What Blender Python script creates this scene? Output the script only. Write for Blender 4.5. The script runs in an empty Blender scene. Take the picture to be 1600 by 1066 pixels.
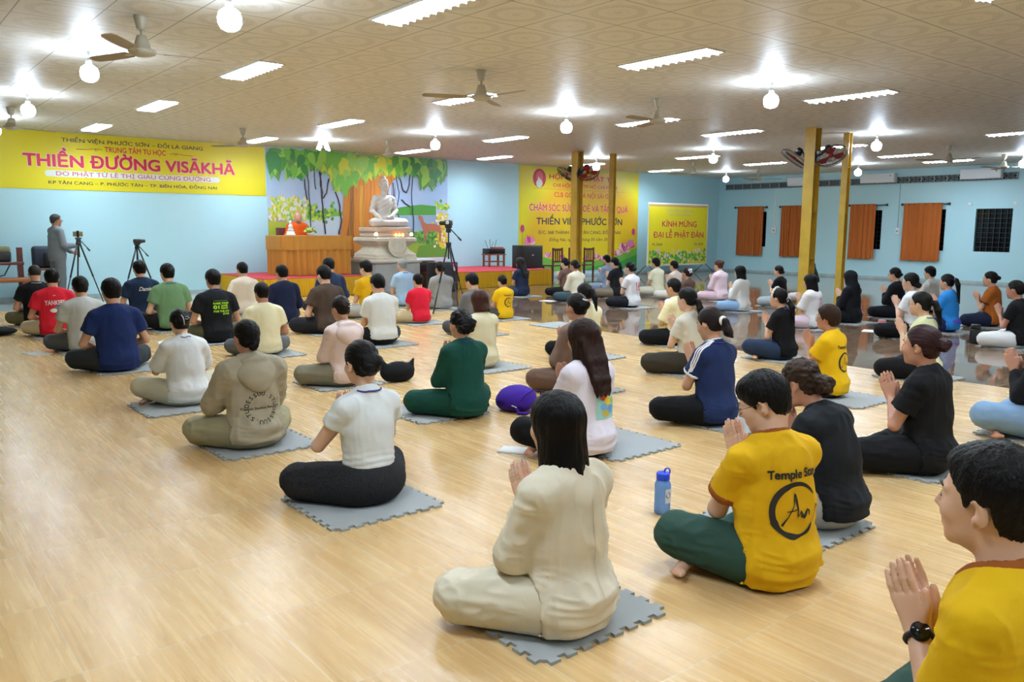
import bpy, bmesh, math, random
import numpy as np
from mathutils import Vector, Matrix
from mathutils.bvhtree import BVHTree
from mathutils.geometry import tessellate_polygon
random.seed(7)
S = bpy.context.scene
COL = S.collection
R = math.radians
# ---------------------------------------------------------------- camera, world, exposure
EYE = 1.42
cam = bpy.data.cameras.new('camera')
cam.sensor_width = 36.0
cam.lens = 36.0 * 1277.033 / 1600.0
cam.clip_start = 0.05
cam.clip_end = 200
camera = bpy.data.objects.new('camera', cam)
COL.objects.link(camera)
# rows: image right, image down, viewing direction in room axes
CR = ((0.77515227, -0.63174194, 0.00640929), (-0.08095914, -0.10938853, -0.99069661), (0.6265657, 0.76742183, -0.13593805))
camera.matrix_world = Matrix(((CR[0][0], -CR[1][0], -CR[2][0], 0), (CR[0][1], -CR[1][1], -CR[2][1], 0),
                              (CR[0][2], -CR[1][2], -CR[2][2], EYE), (0, 0, 0, 1)))
S.camera = camera
S.view_settings.view_transform = 'Standard'
S.view_settings.look = 'None'
S.view_settings.gamma = 1.0
S.view_settings.use_curve_mapping = False
S.view_settings.exposure = 0.07
PANEL_W, BULB_W = 78.0, 84.0          # lamp emission
W = bpy.data.worlds.new('night')
S.world = W
W.use_nodes = True
W.node_tree.nodes['Background'].inputs[0].default_value = (0.02, 0.025, 0.035, 1)
W.node_tree.nodes['Background'].inputs[1].default_value = 0.3
try:
    S.cycles.use_denoising = True
    S.cycles.max_bounces = 8
    S.cycles.diffuse_bounces = 4
    S.cycles.glossy_bounces = 4
    S.cycles.sample_clamp_indirect = 6.0
    S.cycles.caustics_reflective = False
    S.cycles.caustics_refractive = False
except Exception:
    pass

# ---------------------------------------------------------------- helpers
def lin(h):
    if isinstance(h, (tuple, list)):
        return tuple(h[:3]) + (1,)
    h = h.lstrip('#')
    o = []
    for i in (0, 2, 4):
        c = int(h[i:i + 2], 16) / 255
        o.append(c / 12.92 if c <= 0.04045 else ((c + 0.055) / 1.055) ** 2.4)
    return tuple(o) + (1,)

_mats = {}
def new_mat(name):
    m = bpy.data.materials.new(name)
    m.use_nodes = True
    return m, m.node_tree.nodes, m.node_tree.links, m.node_tree.nodes['Principled BSDF']

def mat(name, col, rough=0.5, metal=0.0, bump=0.0, scale=40.0, stretch=(1, 1, 1), var=0.0, spec=0.5, emit=0.0, sheen=0.0, alpha=1.0, trans=0.0, fine=0.0):
    if name in _mats:
        return _mats[name]
    m, N, L, P = new_mat(name)
    c = lin(col)
    P.inputs['Base Color'].default_value = c
    P.inputs['Roughness'].default_value = rough
    P.inputs['Metallic'].default_value = metal
    P.inputs['Specular IOR Level'].default_value = spec
    if sheen:
        P.inputs['Sheen Weight'].default_value = sheen
        P.inputs['Sheen Roughness'].default_value = 0.5
    if trans:
        P.inputs['Transmission Weight'].default_value = trans
        P.inputs['IOR'].default_value = 1.3
    if emit:
        P.inputs['Emission Color'].default_value = c
        P.inputs['Emission Strength'].default_value = emit
    if bump or var:
        tc = N.new('ShaderNodeTexCoord'); mp = N.new('ShaderNodeMapping'); nz = N.new('ShaderNodeTexNoise')
        mp.inputs['Scale'].default_value = stretch
        nz.inputs['Scale'].default_value = scale
        nz.inputs['Detail'].default_value = 4
        L.new(tc.outputs['Object'], mp.inputs['Vector']); L.new(mp.outputs['Vector'], nz.inputs['Vector'])
        if bump:
            b = N.new('ShaderNodeBump'); b.inputs['Strength'].default_value = bump; b.inputs['Distance'].default_value = 0.01
            L.new(nz.outputs['Fac'], b.inputs['Height']); L.new(b.outputs['Normal'], P.inputs['Normal'])
        if var:
            r = N.new('ShaderNodeValToRGB')
            r.color_ramp.elements[0].position = 0.3; r.color_ramp.elements[1].position = 0.7
            r.color_ramp.elements[0].color = tuple(x * (1 - var) for x in c[:3]) + (1,)
            r.color_ramp.elements[1].color = tuple(min(1, x * (1 + var)) for x in c[:3]) + (1,)
            L.new(nz.outputs['Fac'], r.inputs['Fac']); L.new(r.outputs['Color'], P.inputs['Base Color'])
    _mats[name] = m
    return m

def tag(o, label=None, cat=None, group=None, kind=None):
    if label: o['label'] = label
    if cat: o['category'] = cat
    if group: o['group'] = group
    if kind: o['kind'] = kind
    return o

def empty(name, loc=(0, 0, 0), rz=0.0, label=None, cat=None, group=None):
    o = bpy.data.objects.new(name, None)
    COL.objects.link(o)
    o.location = loc
    o.rotation_euler = (0, 0, rz)
    o.empty_display_size = 0.1
    return tag(o, label, cat, group)

def link(name, me, parent=None, mats=None):
    o = bpy.data.objects.new(name, me)
    COL.objects.link(o)
    if parent is not None:
        o.parent = parent
    for m in mats or ():
        me.materials.append(m)
    return o

def copy_tree(o, parent=None):
    c = o.copy()
    COL.objects.link(c)
    if parent is not None:
        c.parent = parent
    for ch in list(o.children):
        copy_tree(ch, c)
    return c

class MB:
    """collects simple shapes into one mesh; every shape takes a material slot"""
    def __init__(s):
        s.v, s.f, s.m, s.sm = [], [], [], []
        s.T = Matrix.Identity(4)
    def _add(s, vs, fs, mi=0, smooth=False):
        b = len(s.v)
        s.v += [tuple(s.T @ Vector(p)) for p in vs]
        for f in fs:
            s.f.append([i + b for i in f]); s.m.append(mi); s.sm.append(smooth)
    def box(s, lo, hi, mi=0):
        x0, y0, z0 = lo; x1, y1, z1 = hi
        vs = [(x0, y0, z0), (x1, y0, z0), (x1, y1, z0), (x0, y1, z0), (x0, y0, z1), (x1, y0, z1), (x1, y1, z1), (x0, y1, z1)]
        s._add(vs, [(0, 3, 2, 1), (4, 5, 6, 7), (0, 1, 5, 4), (1, 2, 6, 5), (2, 3, 7, 6), (3, 0, 4, 7)], mi)
    def bbox(s, lo, hi, r=0.01, mi=0):
        """box with chamfered edges"""
        bm = bmesh.new()
        bmesh.ops.create_cube(bm, size=1)
        for v in bm.verts:
            v.co = Vector([(lo[i] + hi[i]) / 2 + v.co[i] * (hi[i] - lo[i]) for i in range(3)])
        bmesh.ops.bevel(bm, geom=bm.edges[:], offset=r, segments=2, profile=0.5, affect='EDGES')
        s.bm(bm, mi, True)
    def bm(s, bm, mi=0, smooth=False):
        bm.verts.index_update()
        s._add([v.co[:] for v in bm.verts], [[v.index for v in f.verts] for f in bm.faces], mi, smooth)
        bm.free()
    def prism(s, pts, a, b, axis=2, mi=0):
        """polygon pts (u,v) extruded from a to b along axis"""
        def P(u, v, w):
            return {0: (w, u, v), 1: (u, w, v), 2: (u, v, w)}[axis]
        n = len(pts)
        vs = [P(u, v, a) for u, v in pts] + [P(u, v, b) for u, v in pts]
        fs = [list(range(n))[::-1], list(range(n, 2 * n))] + [(i, (i + 1) % n, n + (i + 1) % n, n + i) for i in range(n)]
        s._add(vs, fs, mi)
    def tube(s, pts, r, n=8, mi=0, closed=False, cap=True):
        pts = [Vector(p) for p in pts]
        rr = r if isinstance(r, (list, tuple)) else [r] * len(pts)
        vs, fs = [], []
        up = None
        m = len(pts)
        for i, p in enumerate(pts):
            if closed:
                d = pts[(i + 1) % m] - pts[i - 1]
            else:
                d = pts[min(i + 1, m - 1)] - pts[max(i - 1, 0)]
            d.normalize()
            if up is None:
                up = Vector((0, 0, 1)) if abs(d.z) < 0.9 else Vector((1, 0, 0))
            a = d.cross(up).normalized(); b = a.cross(d).normalized(); up = b
            for k in range(n):
                t = 2 * math.pi * k / n
                vs.append(p + (a * math.cos(t) + b * math.sin(t)) * rr[i])
        for i in range(m if closed else m - 1):
            j = (i + 1) % m
            for k in range(n):
                l = (k + 1) % n
                fs.append((i * n + k, i * n + l, j * n + l, j * n + k))
        if cap and not closed:
            fs.append(list(range(n))[::-1]); fs.append([(m - 1) * n + k for k in range(n)])
        s._add([tuple(v) for v in vs], fs, mi, True)
    def lathe(s, prof, c=(0, 0, 0), n=20, mi=0, sq=1.0, smooth=True):
        vs, fs = [], []
        for r, z in prof:
            for k in range(n):
                t = 2 * math.pi * k / n
                vs.append((c[0] + r * math.cos(t), c[1] + r * math.sin(t) * sq, c[2] + z))
        for i in range(len(prof) - 1):
            for k in range(n):
                l = (k + 1) % n
                fs.append((i * n + k, i * n + l, (i + 1) * n + l, (i + 1) * n + k))
        fs.append(list(range(n))[::-1]); fs.append([(len(prof) - 1) * n + k for k in range(n)])
        s._add(vs, fs, mi, smooth)
    def ball(s, c, r, mi=0, n=16):
        r = r if isinstance(r, (tuple, list)) else (r, r, r)
        bm = bmesh.new()
        bmesh.ops.create_uvsphere(bm, u_segments=n, v_segments=max(6, n // 2), radius=1)
        for v in bm.verts:
            v.co = Vector([c[i] + v.co[i] * r[i] for i in range(3)])
        s.bm(bm, mi, True)
    def poly(s, pts, mi=0):
        s._add(pts, [list(range(len(pts)))], mi)
    def build(s, name, mats, parent=None):
        me = bpy.data.meshes.new(name)
        me.from_pydata(s.v, [], s.f)
        for p, mi, sm in zip(me.polygons, s.m, s.sm):
            p.material_index = mi; p.use_smooth = sm
        me.update()
        return link(name, me, parent, mats if isinstance(mats, (list, tuple)) else [mats])

def text_mesh(body, size, bold=0.0, sx=1.0, align='CENTER', shear=0.0, spacing=1.0, res=3):
    """lettering as flat polygons; every outline is filled on its own, so accents and bars may overlap their letter"""
    c = bpy.data.curves.new('lettering', 'FONT')
    c.body = body; c.size = size; c.align_x = align; c.align_y = 'CENTER'
    c.shear = shear; c.space_character = spacing
    o = bpy.data.objects.new('lettering', c)
    COL.objects.link(o)
    bpy.context.view_layer.update()
    cu = o.to_curve(bpy.context.evaluated_depsgraph_get())
    loops = []
    for sp in cu.splines:
        P = sp.bezier_points
        n = len(P); pts = []
        for i in range(n):
            a, b = P[i], P[(i + 1) % n]
            straight = (a.handle_right - a.co).cross(b.co - a.co).length < 1e-6 * size * size and (b.handle_left - b.co).cross(b.co - a.co).length < 1e-6 * size * size
            for k in range(1 if straight else res + 1):
                t = k / (res + 1); u = 1 - t
                pts.append((a.co * u ** 3 + a.handle_right * (3 * u * u * t) + b.handle_left * (3 * u * t * t) + b.co * t ** 3).to_2d())
        q = [p for i, p in enumerate(pts) if (p - pts[i - 1]).length > 1e-5 * size]
        if len(q) > 2: loops.append(q)
    o.to_curve_clear(); bpy.data.objects.remove(o); bpy.data.curves.remove(c)
    def area(q): return sum(q[i - 1].x * q[i].y - q[i].x * q[i - 1].y for i in range(len(q))) / 2
    def inside(p, q):
        r = False
        for i in range(len(q)):
            a, b = q[i - 1], q[i]
            if (a.y > p.y) != (b.y > p.y) and p.x < (b.x - a.x) * (p.y - a.y) / (b.y - a.y) + a.x: r = not r
        return r
    if not loops: return np.zeros((0, 3)), []
    A = [area(q) for q in loops]
    # a hole runs the other way round than the outline that holds it
    holds = [[j for j in range(len(loops)) if j != i and A[i] * A[j] < 0 and abs(A[j]) > abs(A[i]) and all(inside(p, loops[j]) for p in loops[i])] for i in range(len(loops))]
    outs = [i for i in range(len(loops)) if not holds[i]]; holes = [i for i in range(len(loops)) if holds[i]]
    own = {i: [] for i in outs}
    for h in holes:
        best = [i for i in holds[h] if i in own]
        if best: own[min(best, key=lambda i: abs(A[i]))].append(h)
    co, fs = [], []
    w = bold * size
    shifts = [(0, 0)] if w == 0 else [(0, 0), (w, w * 0.5), (-w, -w * 0.5), (w * 0.5, -w), (-w * 0.5, w)]     # bold: the strokes are thickened
    for i in outs:
        group = [loops[i]] + [loops[h] for h in own[i]]
        tr = tessellate_polygon([[Vector((p.x, p.y, 0)) for p in q] for q in group])
        for k, (dx, dy) in enumerate(shifts):
            base = len(co)
            for q in group: co += [((p.x + dx) * sx, p.y + dy, 1e-4 * k + 2e-5 * (i % 5)) for p in q]
            fs += [[base + j for j in t] for t in tr]
    return np.array(co), fs

def set_mesh(name, V, Q, smooth=True):
    """V (n,3), Q (m,4) or (m,3) -> mesh"""
    me = bpy.data.meshes.new(name)
    k = Q.shape[1]
    me.vertices.add(len(V)); me.vertices.foreach_set('co', np.ascontiguousarray(V, np.float32).ravel())
    me.loops.add(Q.size); me.loops.foreach_set('vertex_index', np.ascontiguousarray(Q, np.int32).ravel())
    me.polygons.add(len(Q)); me.polygons.foreach_set('loop_start', np.arange(0, Q.size, k, dtype=np.int32))
    me.polygons.foreach_set('loop_total', np.full(len(Q), k, np.int32))
    me.polygons.foreach_set('use_smooth', np.full(len(Q), smooth))
    me.update(calc_edges=True)
    return me
# ---------------------------------------------------------------- smooth solids: distance fields polygonised into one surface
def rotm(rx=0, ry=0, rz=0):
    return np.array((Matrix.Rotation(rz, 3, 'Z') @ Matrix.Rotation(ry, 3, 'Y') @ Matrix.Rotation(rx, 3, 'X')))

def cap(A, B, ra, rb=None, q=1.0):
    return ('c', np.array(A, float), np.array(B, float), ra, ra if rb is None else rb, q)
def ell(C, Rr, rot=None):
    return ('e', np.array(C, float), np.array(Rr if isinstance(Rr, (tuple, list)) else (Rr,) * 3, float), rot)

def moved(p, c, M):
    """primitive placed in another frame: x -> c + M x"""
    if p[0] == 'c':
        return ('c', c + M @ p[1], c + M @ p[2], p[3], p[4], p[5])
    return ('e', c + M @ p[1], p[2], M if p[3] is None else M @ p[3])

class Field:
    def __init__(s, lo, hi, vox):
        s.lo = np.array(lo, float); s.v = vox
        s.n = np.ceil((np.array(hi, float) - s.lo) / vox).astype(int) + 1
        s.ax = [(s.lo[i] + vox * np.arange(s.n[i])).astype(np.float32) for i in range(3)]
        s.F = np.full(s.n, 0.5, np.float32)
    def like(s):
        o = Field.__new__(Field)
        o.lo, o.v, o.n, o.ax = s.lo, s.v, s.n, s.ax
        o.F = np.full(s.n, 0.5, np.float32)
        return o
    def axes(s):
        return s.ax[0][:, None, None], s.ax[1][None, :, None], s.ax[2][None, None, :]
    def sub(s, lo, hi):
        i0 = np.clip(np.floor((lo - s.lo) / s.v).astype(int), 0, s.n)
        i1 = np.clip(np.ceil((hi - s.lo) / s.v).astype(int) + 1, 0, s.n)
        return tuple(slice(a, b) for a, b in zip(i0, i1))
    def dist(s, p, sl):
        X = s.ax[0][sl[0]][:, None, None]; Y = s.ax[1][sl[1]][None, :, None]; Z = s.ax[2][sl[2]][None, None, :]
        if p[0] == 'c':
            _, A, B, ra, rb, q = p
            d = (B - A).astype(np.float32); L2 = float(d @ d) + 1e-9
            x, y, z = X - np.float32(A[0]), Y - np.float32(A[1]), Z - np.float32(A[2])
            t = np.clip((x * d[0] + y * d[1] + z * d[2]) / np.float32(L2), 0, 1)
            rr = np.float32(ra) + np.float32(rb - ra) * t
            if q != 1.0:
                iq = np.float32(1 / q)
                return (np.sqrt((x - t * d[0]) ** 2 + ((y - t * d[1]) * iq) ** 2 + (z - t * d[2]) ** 2) - rr) * np.float32((1 + q) / 2)
            return np.sqrt((x - t * d[0]) ** 2 + (y - t * d[1]) ** 2 + (z - t * d[2]) ** 2) - rr
        _, C, r, M = p
        x, y, z = X - np.float32(C[0]), Y - np.float32(C[1]), Z - np.float32(C[2])
        if M is not None:
            M = M.astype(np.float32)
            x, y, z = (M[0, 0] * x + M[1, 0] * y + M[2, 0] * z, M[0, 1] * x + M[1, 1] * y + M[2, 1] * z, M[0, 2] * x + M[1, 2] * y + M[2, 2] * z)
        r = r.astype(np.float32)
        a = np.sqrt((x / r[0]) ** 2 + (y / r[1]) ** 2 + (z / r[2]) ** 2)
        b = np.sqrt((x / r[0] ** 2) ** 2 + (y / r[1] ** 2) ** 2 + (z / r[2] ** 2) ** 2) + np.float32(1e-6)
        return a * (a - 1) / b
    def bounds(s, p, m):
        if p[0] == 'c':
            r = max(p[3], p[4]) + m
            return np.minimum(p[1], p[2]) - r, np.maximum(p[1], p[2]) + r
        e = p[2] if p[3] is None else np.sqrt((np.abs(p[3]) ** 2) @ (p[2] ** 2))
        return p[1] - e - m, p[1] + e + m
    def add(s, p, k=0.02, inf=0.0):
        lo, hi = s.bounds(p, abs(inf) + k + 0.05)
        sl = s.sub(lo, hi)
        if min(x.stop - x.start for x in sl) <= 0:
            return
        d = s.dist(p, sl) - np.float32(inf)
        F = s.F[sl]
        h = np.clip(0.5 + 0.5 * (F - d) / np.float32(k), 0, 1)
        s.F[sl] = F * (1 - h) + d * h - np.float32(k) * h * (1 - h)
    def cut(s, p, k=0.006, inf=0.0):
        lo, hi = s.bounds(p, abs(inf) + k + 0.03)
        sl = s.sub(lo, hi)
        if min(x.stop - x.start for x in sl) <= 0:
            return
        d = -(s.dist(p, sl) - np.float32(inf))
        F = s.F[sl]
        h = np.clip(0.5 - 0.5 * (F - d) / np.float32(k), 0, 1)
        s.F[sl] = F * (1 - h) + d * h + np.float32(k) * h * (1 - h)
    def all(s, p, inf=0.0):
        return s.dist(p, (slice(None),) * 3) - np.float32(inf)
    def mesh(s):
        F = s.F
        F[0] = F[-1] = 1; F[:, 0] = F[:, -1] = 1; F[:, :, 0] = F[:, :, -1] = 1
        I = F < 0
        nx, ny, nz = F.shape
        cs = np.zeros((nx - 1, ny - 1, nz - 1), np.int8)
        for a in (0, 1):
            for b in (0, 1):
                for c in (0, 1):
                    cs += I[a:nx - 1 + a, b:ny - 1 + b, c:nz - 1 + c]
        act = (cs > 0) & (cs < 8)
        ijk = np.argwhere(act)
        if len(ijk) == 0:
            return np.zeros((0, 3)), np.zeros((0, 4), int)
        idx = np.full(act.shape, -1, np.int32); idx[act] = np.arange(len(ijk))
        i, j, k = ijk.T
        acc = np.zeros((len(ijk), 3)); cnt = np.zeros(len(ijk))
        for ax in range(3):
            for u in (0, 1):
                for w in (0, 1):
                    o0 = [0, 0, 0]; o0[(ax + 1) % 3] = u; o0[(ax + 2) % 3] = w
                    o1 = list(o0); o1[ax] = 1
                    f0 = F[i + o0[0], j + o0[1], k + o0[2]]; f1 = F[i + o1[0], j + o1[1], k + o1[2]]
                    msk = (f0 < 0) != (f1 < 0)
                    t = np.where(msk, f0 / np.where(msk, f0 - f1, 1), 0)
                    pt = np.array(o0, float)[None, :].repeat(len(ijk), 0); pt[:, ax] += t
                    acc[msk] += pt[msk]; cnt += msk
        V = s.lo + (ijk + acc / cnt[:, None]) * s.v
        Q = []
        for ax in range(3):
            o = [slice(None)] * 3; o1 = [slice(None)] * 3
            o[ax] = slice(0, -1); o1[ax] = slice(1, None)
            E0 = I[tuple(o)]; E1 = I[tuple(o1)]
            e = np.argwhere(E0 != E1)
            b, c = (ax + 1) % 3, (ax + 2) % 3
            e = e[(e[:, b] > 0) & (e[:, c] > 0) & (e[:, b] < F.shape[b] - 1) & (e[:, c] < F.shape[c] - 1)]
            ins = I[e[:, 0], e[:, 1], e[:, 2]]
            def g(db, dc):
                q = e.copy(); q[:, b] -= db; q[:, c] -= dc
                return idx[q[:, 0], q[:, 1], q[:, 2]]
            q = np.stack([g(1, 1), g(0, 1), g(0, 0), g(1, 0)], 1)
            q[~ins] = q[~ins][:, ::-1]
            Q.append(q)
        return V, np.concatenate(Q)

_rng = np.random.RandomState(3)
_lat = _rng.rand(32, 32, 32).astype(np.float32) * 2 - 1
def noise(P, f):
    p = P * np.asarray(f, float)
    i = np.floor(p).astype(int); t = p - i; t = t * t * (3 - 2 * t)
    r = 0
    for a in (0, 1):
        for b in (0, 1):
            for c in (0, 1):
                w = (t[:, 0] if a else 1 - t[:, 0]) * (t[:, 1] if b else 1 - t[:, 1]) * (t[:, 2] if c else 1 - t[:, 2])
                r = r + w * _lat[(i[:, 0] + a) & 31, (i[:, 1] + b) & 31, (i[:, 2] + c) & 31]
    return r

def normals(V, Q):
    n = np.cross(V[Q[:, 2]] - V[Q[:, 0]], V[Q[:, 3]] - V[Q[:, 1]])
    N = np.zeros_like(V)
    for c in range(4):
        for a in range(3):
            N[:, a] += np.bincount(Q[:, c], n[:, a], len(V))
    return N / (np.linalg.norm(N, axis=1, keepdims=True) + 1e-12)

def relax(V, Q, it=1, f=0.5):
    for _ in range(it):
        A = np.zeros_like(V); n = np.zeros(len(V))
        for c in range(4):
            for d in (1, 3):
                for a in range(3):
                    A[:, a] += np.bincount(Q[:, c], V[Q[:, (c + d) % 4], a], len(V))
                n += np.bincount(Q[:, c], minlength=len(V))
        V = V + f * (A / np.maximum(n, 1)[:, None] - V)
    return V
# ---------------------------------------------------------------- people
def skin_mat(name, col):
    if name in _mats: return _mats[name]
    m, N, L, P = new_mat(name)
    P.inputs['Base Color'].default_value = lin(col)
    P.inputs['Roughness'].default_value = 0.48
    P.inputs['Subsurface Weight'].default_value = 0.12
    P.inputs['Subsurface Radius'].default_value = (0.02, 0.008, 0.005)
    P.inputs['Subsurface Scale'].default_value = 0.3
    tc = N.new('ShaderNodeTexCoord'); nz = N.new('ShaderNodeTexNoise'); nz.inputs['Scale'].default_value = 9
    mx = N.new('ShaderNodeMix'); mx.data_type = 'RGBA'; c = lin(col)
    mx.inputs['A'].default_value = c; mx.inputs['B'].default_value = (c[0] * 0.86, c[1] * 0.72, c[2] * 0.68, 1)
    L.new(tc.outputs['Object'], nz.inputs['Vector']); L.new(nz.outputs['Fac'], mx.inputs['Factor']); L.new(mx.outputs['Result'], P.inputs['Base Color'])
    _mats[name] = m
    return m

def cloth(col, fine=True, speckle=False):
    n = 'cloth ' + col + (' flecked' if speckle else '')
    if n in _mats: return _mats[n]
    if speckle:
        return mat(n, col, 0.85, bump=0.5, scale=160, var=0.75, spec=0.2)
    m, N, L, P = new_mat(n)
    c = lin(col)
    P.inputs['Base Color'].default_value = c
    P.inputs['Roughness'].default_value = 0.82
    P.inputs['Specular IOR Level'].default_value = 0.15
    P.inputs['Sheen Weight'].default_value = 0.02
    tc = N.new('ShaderNodeTexCoord')
    n1 = N.new('ShaderNodeTexNoise'); n1.inputs['Scale'].default_value = 22; n1.inputs['Detail'].default_value = 3; n1.inputs['Distortion'].default_value = 0.6
    n2 = N.new('ShaderNodeTexNoise'); n2.inputs['Scale'].default_value = 420; n2.inputs['Detail'].default_value = 2
    b1 = N.new('ShaderNodeBump'); b1.inputs['Strength'].default_value = 0.15; b1.inputs['Distance'].default_value = 0.008
    b2 = N.new('ShaderNodeBump'); b2.inputs['Strength'].default_value = 0.25; b2.inputs['Distance'].default_value = 0.002
    for a in (n1, n2): L.new(tc.outputs['Object'], a.inputs['Vector'])
    L.new(n1.outputs['Fac'], b1.inputs['Height']); L.new(n2.outputs['Fac'], b2.inputs['Height'])
    L.new(b1.outputs['Normal'], b2.inputs['Normal']); L.new(b2.outputs['Normal'], P.inputs['Normal'])
    _mats[n] = m
    return m

def hair_mat(col, way):
    n = 'hair %s %s' % (col, way)
    if n in _mats: return _mats[n]
    st = {'down': (230, 230, 9), 'back': (200, 12, 200), 'short': (150, 150, 60), 'curl': (70, 70, 70)}[way]
    return mat(n, col, 0.42, bump=0.5, scale=1.0, stretch=st, var=0.3, spec=0.14)

def hand_prims(W, u, v, nx, fine, curl=0.0):
    """palm, four separate fingers of different lengths and a thumb; u along the fingers, v towards the little finger, nx out of the back of the hand"""
    out = []
    W, u, v, nx = [np.array(a, float) for a in (W, u, v, nx)]
    offs = (-0.029, -0.0095, 0.0100, 0.0285); ln = (0.076, 0.085, 0.079, 0.062)
    for o in offs:
        out.append((cap(W + u * 0.006 + v * o * 0.55, W + u * 0.078 + v * o, 0.0150, 0.0112), 0.014))
    g = 0.0 if fine else 0.0012
    for i, (o, l) in enumerate(zip(offs, ln)):
        fan = v * (o * 0.10)
        a = W + u * 0.078 + v * o
        b = a + (u + fan * 2) * l * 0.5 + nx * (0.0035 - curl * 0.3)
        c = b + (u + fan * 2) * l * 0.5 - nx * (0.0035 + curl)
        out.append((cap(a, b, 0.0093 + g, 0.0086 + g), 0.003 if fine else 0.008))
        out.append((cap(b, c, 0.0086 + g, 0.0070 + g), 0.003))
    t0 = W + u * 0.018 - v * 0.022; t1 = W + u * 0.055 - v * 0.046; t2 = t1 + u * 0.034 - v * 0.004
    out += [(cap(t0, t1, 0.0155, 0.0108), 0.010), (cap(t1, t2, 0.0105, 0.0082), 0.003)]
    return out

def head_prims(f):
    """head about its centre, y forwards; f narrows the face a little for women"""
    o = [(ell((0, -0.012, 0.036), (0.0765, 0.0965, 0.0825)), 0.02),
         (ell((0, 0.030, -0.022), (0.060 * f, 0.066, 0.086)), 0.03),
         (ell((0, 0.032, -0.068), (0.052 * f, 0.056, 0.042)), 0.025),
         (ell((0, 0.074, -0.094), (0.022, 0.018, 0.018)), 0.02),
         (ell((0, -0.040, -0.025), (0.062, 0.054, 0.060)), 0.02),
         (cap((0, 0.090, 0.014), (0, 0.110, -0.024), 0.007, 0.0105), 0.012),
         (ell((0.0115, 0.099, -0.029), (0.008, 0.009, 0.007)), 0.006), (ell((-0.0115, 0.099, -0.029), (0.008, 0.009, 0.007)), 0.006),
         (cap((-0.022, 0.0885, -0.055), (0.022, 0.0885, -0.055), 0.0055), 0.008),
         (cap((-0.018, 0.0885, -0.065), (0.018, 0.0885, -0.065), 0.0062), 0.006)]
    for s in (-1, 1):
        o += [(cap((s * 0.012, 0.091, 0.023), (s * 0.048, 0.074, 0.022), 0.008, 0.006), 0.012),
              (ell((s * 0.036, 0.062, -0.026), (0.026, 0.026, 0.026)), 0.02),
              (ell((s * 0.031, 0.080, 0.002), (0.0145, 0.011, 0.009)), 0.004),
              (ell((s * 0.079, -0.010, -0.010), (0.0085, 0.020, 0.033), rotm(rx=-0.25, rz=s * -0.45)), 0.005),
              (ell((s * 0.072, -0.002, -0.036), (0.008, 0.010, 0.011)), 0.006)]
    return o

def ik(S, E_hint, Wr, l1, l2):
    d = Wr - S; D = np.linalg.norm(d)
    D2 = min(D, (l1 + l2) * 0.995); d = d / D
    a = (l1 * l1 - l2 * l2 + D2 * D2) / (2 * D2)
    h = math.sqrt(max(l1 * l1 - a * a, 1e-6))
    p = np.array(E_hint, float); p = p - d * (p @ d); p /= np.linalg.norm(p)
    return S + d * a + p * h

def field_of(prims, vox, pad=0.03, lo=None, hi=None):
    f0 = Field((0, 0, 0), (0.01, 0.01, 0.01), 0.01)
    L_, H_ = [], []
    for p in prims:
        a, b = f0.bounds(p[0], (p[2] if len(p) > 2 else 0.0) + pad)
        L_.append(a); H_.append(b)
    l, h = np.min(L_, 0), np.max(H_, 0)
    if lo is not None: l = np.maximum(l, lo)
    if hi is not None: h = np.minimum(h, hi)
    F = Field(l, h, vox)
    for p in prims:
        F.add(p[0], p[1], p[2] if len(p) > 2 else 0.0)
    return F

def crease(V, fa, fb):
    W_ = V + 0.035 * np.stack([noise(V + 7, 6), noise(V + 11, 6), noise(V + 13, 6)], 1)
    return 0.75 * (0.45 - 1.6 * np.abs(noise(W_, fa))) + 0.4 * (0.45 - 1.6 * np.abs(noise(W_ + 3, fb)))

def finish(F, name, mats, root, s, disp=None, it=1, up=0.0):
    V, Q = F.mesh()
    if len(V) == 0: return None
    V = relax(V, Q, it)
    if disp is not None:
        V = V + normals(V, Q) * disp(V)[:, None]
    o = link(name, set_mesh(name, V * s, Q), root, mats)
    return o

def surface(o):
    """closest-surface lookup on a garment, in its own coordinates"""
    me = o.data
    return BVHTree.FromPolygons([v.co[:] for v in me.vertices], [p.vertices[:] for p in me.polygons])

def print_on(root, garment, name, co, fs, material, at, s=1.0, lift=0.003, tilt=0.0, maxlen=0.014, bvh=None):
    """lay flat lettering or a drawing (x right, y up, metres) on the back of a garment"""
    bvh = bvh or surface(garment)
    bm = bmesh.new()
    vs = [bm.verts.new(tuple(c)) for c in co]
    for f in fs:
        try: bm.faces.new([vs[i] for i in f])
        except ValueError: pass
    bmesh.ops.triangulate(bm, faces=bm.faces[:])
    for _ in range(4):
        e = [e for e in bm.edges if e.calc_length() > maxlen]
        if not e: break
        bmesh.ops.subdivide_edges(bm, edges=e, cuts=1)
        bmesh.ops.triangulate(bm, faces=bm.faces[:])
    ct, st = math.cos(tilt), math.sin(tilt)
    for v in bm.verts:
        x, z = v.co.x * ct - v.co.y * st, v.co.x * st + v.co.y * ct
        x, z = (x + at[0]) * s, (z + at[1]) * s
        hit = bvh.ray_cast(Vector((x, -0.6, z)), Vector((0, 1, 0)))
        y = hit[0].y if hit[0] is not None else -0.1
        dz = v.co.z
        nn = hit[1] if hit[0] is not None else Vector((0, -1, 0))
        if nn.y > 0: nn = -nn
        v.co = Vector((x, y, z)) + nn * (lift + dz)
    bmesh.ops.recalc_face_normals(bm, faces=bm.faces[:])
    me = bpy.data.meshes.new(name); bm.to_mesh(me); bm.free()
    return link(name, me, root, [material])

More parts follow.
